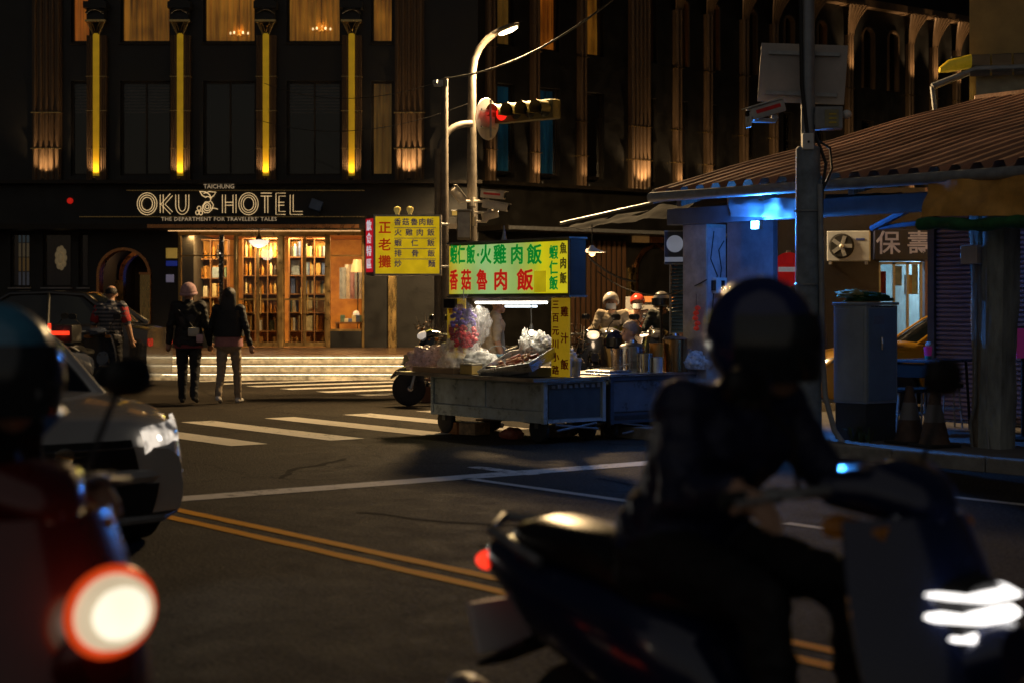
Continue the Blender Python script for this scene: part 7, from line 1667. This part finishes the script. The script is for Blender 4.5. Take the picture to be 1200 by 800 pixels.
# ---- waiting riders beyond the carts
m_vest = mat('yellow_vest', (.38, .34, .02), .6); m_whelm = mat('white_helmet', (.62, .58, .52), .25, coat=.5); m_rhelm = mat('red_helmet', (.42, .04, .02), .25, coat=.5); m_bhelm = mat('navy_helmet', (.02, .03, .12), .2, coat=.6); m_khelm = mat('black_helmet', (.012, .012, .014), .2, coat=.6); m_peach = mat('peach_jacket', (.45, .30, .22), .8); m_mask = mat('pale_mask', (.62, .66, .70), .8); m_grnj = mat('dark_green_jacket', (.02, .028, .026), .75, bump=.2)
paints = [mat('scooter_paint_%d' % i, c, .25, .1, var=.05, coat=.7, rv=.03) for i, c in enumerate([(.02, .02, .022), (.30, .30, .31), (.05, .06, .09), (.22, .03, .02), (.10, .08, .06)])]
riders = [(690, 24.0, 8, 0, None, 1.1, (1, .72, .45)), (716, 25.5, -6, 1, ('white', m_whelm, mat('sand_jacket', (.30, .25, .18), .8), m_dkpants, 'rider in a white helmet and yellow vest waiting beyond the carts'), 0, None), (731, 27.5, 2, 2, None, 3.2, (1, .85, .62)), (747, 28.0, 4, 3, ('red', m_rhelm, m_peach, m_dkpants, 'rider in a red helmet, pale mask and peach jacket waiting beyond the carts'), 0, None), (756, 25.8, -4, 4, None, 2.2, (1, .75, .5)), (776, 24.6, -10, 0, ('black', m_khelm, m_grnj, m_dkpants, 'rider in a dark jacket and black helmet waiting beside the grey board'), 0, None)]
for i, (px, d, dev, pi_, rid, lamp, lc) in enumerate(riders):
    p = at(px, d); rz = math.atan2(-p.y, -p.x) + R(dev)
    scooter_shape('scooter', p, rz, paints[pi_], ['dark scooter with a warm glowing headlight beyond the paper cups', 'grey scooter under the rider in the yellow vest', 'navy scooter with a dazzling headlight between the riders', 'dark red scooter under the rider in the peach jacket', 'brown scooter with a bright headlight behind the seated woman', 'black scooter under the rider in the dark jacket'][i], lamp, lc or (1, 1, 1), False, 'scooters waiting beyond the carts', trim=m_chrome, lampshape='cowl')
    if lamp: light('POINT', 'scooter_headlamp', None, p + Vector((math.cos(rz) * .66, math.sin(rz) * .66, 1.0)), lamp * 2.2, lc, size=.06)
    if rid:
        t, hd, oh, V_ = person('person', p, rz, ride(), (rid[2], rid[3]), rid[4], .014, R(-dev), None, 1.08)
        if rid[0] == 'white': MB().loft([((-.20, 0, 1.25), .15, .11, 2.6, -1.57), ((-.22, 0, 1.12), .185, .15, 2.6, -1.57), ((-.28, 0, .92), .18, .15, 2.6, -1.57)], 20).build('vest', m_vest, t, smooth=True)
        helmet(t, hd, R(-dev), rid[1], visor=(rid[0] == 'black'), half=rid[0] != 'black')
        if rid[0] != 'black': q = MB().grid(lambda u, w: (.088 * math.cos(R(-65 + 130 * u)) + .025, .078 * math.sin(R(-65 + 130 * u)), -.005 - .085 * w), 10, 4, .006).build('face_mask', m_mask, t, smooth=True); q.location = hd; q.rotation_euler.z = R(-dev)
# spare helmets hung on scooters
for px, py, d, m_, lab in ((720, 402, 21.0, m_bhelm, 'dark blue helmet resting on a post behind the serving cart'), (775, 355, 23.6, mat('cream_helmet', (.5, .47, .42), .3), 'cream helmet with a red patch held up beside the dark rider')):
    hh_ = empty('helmet', P(px, py, d)); hh_.rotation_euler.z = R(-100); tag(hh_, lab, 'helmet'); o = MB(); o.add(*half_shell(.138, .125, .140, .03, -.09, 1, 28, 16)); o.build('shell', m_, hh_, smooth=True); MB().grid(lambda u, w: (.145 * math.cos(R(-75 + 150 * u)) - .004, .136 * math.sin(R(-75 + 150 * u)), .065 - .10 * w), 14, 5, .004).build('visor', mat('smoked_visor', (.02, .025, .03), .08), hh_, smooth=True)
    MB().tube([(0, 0, -.05), (0, 0, -(CAMH - (py - 358) * d / FPX))], .02, 8).build('stand', m_blackm, hh_)
# grey notice board behind the riders
nb2 = empty('notice_board', at(761, 31.0)); tag(nb2, 'grey board with an orange top edge standing behind the waiting riders', 'board')
MB().bb(-.44, .44, 0, .04, .3, 1.56, .006).build('panel', mat('board_grey', (.30, .29, .28), .7), nb2); MB().bb(-.2, .44, -.05, -.001, 1.46, 1.57).build('top_edge', mat('board_orange', (.5, .2, .06), .6), nb2)
for s in (-.38, .38): MB().bb(s - .02, s + .02, .01, .05, 0, .3).build('leg', m_galv, nb2)
# scooter parked behind the end of the cart and one by the man
scooter_shape('scooter', at(532, 23.6), R(200), paints[0], 'black scooter parked behind the left end of the food cart', .4, (1, .85, .7), trim=m_chrome, lampshape='cowl')
s_ = at(104, 25.2); sc_ = scooter_shape('scooter', s_, R(80), paints[2], 'dark scooter with a red lit top box beside the man in the vest', 0, tail=True)
MB().box((-.82, 0, .99), (.34, .38, .26), ch=.03).build('top_box', m_black, sc_, smooth=True)
b = MB(); b.box((-.995, 0, 1.0), (.02, .30, .06), ch=.006); b.box((-.995, .16, 1.06), (.02, .05, .16), ch=.006); b.build('box_lamp', glow('box_lamp_red', (1, .05, .015), 1.1), sc_, smooth=True)
light('POINT', 'tail_glow', None, s_ + Vector((-.17, -1.12, 1.0)), 1.5, (1, .05, .02), size=.05)
s_ = at(46, 26.6); scooter_shape('scooter', s_, R(95), paints[0], 'black scooter with a red tail light in front of the black car', 0, tail=True)
# ---- near riders
m_redsc = mat('dark_red_scooter', (.10, .008, .006), .25, .1, coat=.7, var=.1, rv=.03); m_bluesc = mat('dark_blue_scooter', (.008, .015, .06), .22, .1, coat=.7, var=.1, rv=.03)
m_blueh = mat('teal_blue_helmet', (.07, .26, .42), .3, coat=.5); m_jkt = mat('black_windbreaker', (.010, .010, .011), .7, var=.4, scale=8, bump=.5); m_jkb = mat('dark_blue_jacket', (.010, .014, .05), .5, var=.4, scale=7, bump=.4); m_trb = mat('black_trousers_near', (.008, .008, .009), .8, bump=.4, var=.4)
NR = R(-48); nd = Vector((math.cos(NR), math.sin(NR), 0)); NL = R(-40); nl = Vector((math.cos(NL), math.sin(NL), 0))
pl_ = at(130, 3.42) - nl * .64
scooter_shape('scooter', pl_, NL, m_redsc, 'dark red scooter with a glaring round headlight in the near lane beside the silver car', .62, (1.0, .80, .52), trim=mat('red_lamp_rim', (.6, .05, .01), .3, emit=(1, .08, .01), es=.5))
t, hd, oh, V_ = person('person', pl_, NL, ride(.23, .06, .14), (m_jkt, m_trb), 'rider in a teal blue helmet and black windbreaker on the dark red scooter', .010, 0, None, 1.12, scale=.95)
helmet(t, hd, 0, m_blueh)
MB().tube([(-.06, .21, 1.18), (.0, .28, 1.09)], .076, 10).build('armband', mat('blue_band', (.02, .09, .30), .5), t, smooth=True); MB().tube([(-.06, -.21, 1.18), (.0, -.28, 1.09)], .076, 10).build('armband', mat('blue_band', (.02, .09, .30), .5), t, smooth=True)
pr_ = at(1186, 3.45) - nd * .62
scooter_shape('scooter', pr_, NR, m_bluesc, 'dark blue scooter with a stack of white light bars crossing close to the kerb', 2.6, (1.0, .96, .92), tail=True, lampshape='bars')
t, hd, oh, V_ = person('person', pr_, NR, ride(.07, .01, .10), (m_jkb, m_trb), 'rider in a dark blue jacket and navy helmet on the dark blue scooter', .010, 0, None, 1.05, scale=.97)
helmet(t, hd, 0, m_bhelm)

# ---- potted plants behind the carts
m_leafd = mat('dry_leaf', (.14, .07, .03), .7, var=.5); m_leafg = mat('dull_leaf', (.05, .055, .02), .7, var=.5)
for i, (px, d, hgt, lab) in enumerate(((503, 24.4, 1.35, 'reddish dry shrub in a pot behind the left post of the food cart'), (668, 23.0, 1.3, 'dry brown shrub in a pot beyond the yellow text board'), (681, 23.6, 1.15, 'dull green shrub in a pot beside the dry brown one'))):
    t = empty('potted_shrub', at(px, d)); tag(t, lab, 'plant'); MB().lathe([(.12, 0), (.17, .30), (.18, .30), (.18, .33), (.15, .33), (.10, .02)], 16).build('pot', mat('clay_pot', (.25, .11, .06), .8), t, smooth=True)
    rr = random.Random(50 + i); st = MB(); lv_ = MB()
    for k in range(9):
        a = rr.random() * 6.28; tip = Vector((.26 * math.cos(a) * rr.random(), .26 * math.sin(a) * rr.random(), hgt * rr.uniform(.75, 1.0))); pts = bez((0, 0, .3), (tip.x * .3, tip.y * .3, hgt * .6), tip, 6); st.tube(pts, [.012, .011, .010, .008, .007, .005, .003], 5)
        for q in range(26):
            u = rr.uniform(.25, 1); p = pts[int(u * 6)] + Vector((rr.gauss(0, .05), rr.gauss(0, .05), rr.gauss(0, .05))); a2 = rr.random() * 6.28; d1 = Vector((math.cos(a2), math.sin(a2), rr.uniform(-.7, .5))).normalized() * rr.uniform(.05, .10); w = d1.cross(Vector((rr.random(), rr.random(), 1))).normalized() * .016
            lv_.add([p, p + d1 * .5 + w, p + d1, p + d1 * .5 - w], [(0, 1, 2, 3)])
    st.build('stems', m_wood, t); lv_.build('foliage', m_leafd if i < 2 else m_leafg, t)
# ---- the side front belongs to the hotel itself: hand its pieces over
bpy.context.view_layer.update()
for o in [q for q in COL.objects if q.parent == hr]:
    mw = hr.matrix_local @ o.matrix_local; o.parent = hotel; o.matrix_local = mw
bpy.data.objects.remove(hr)
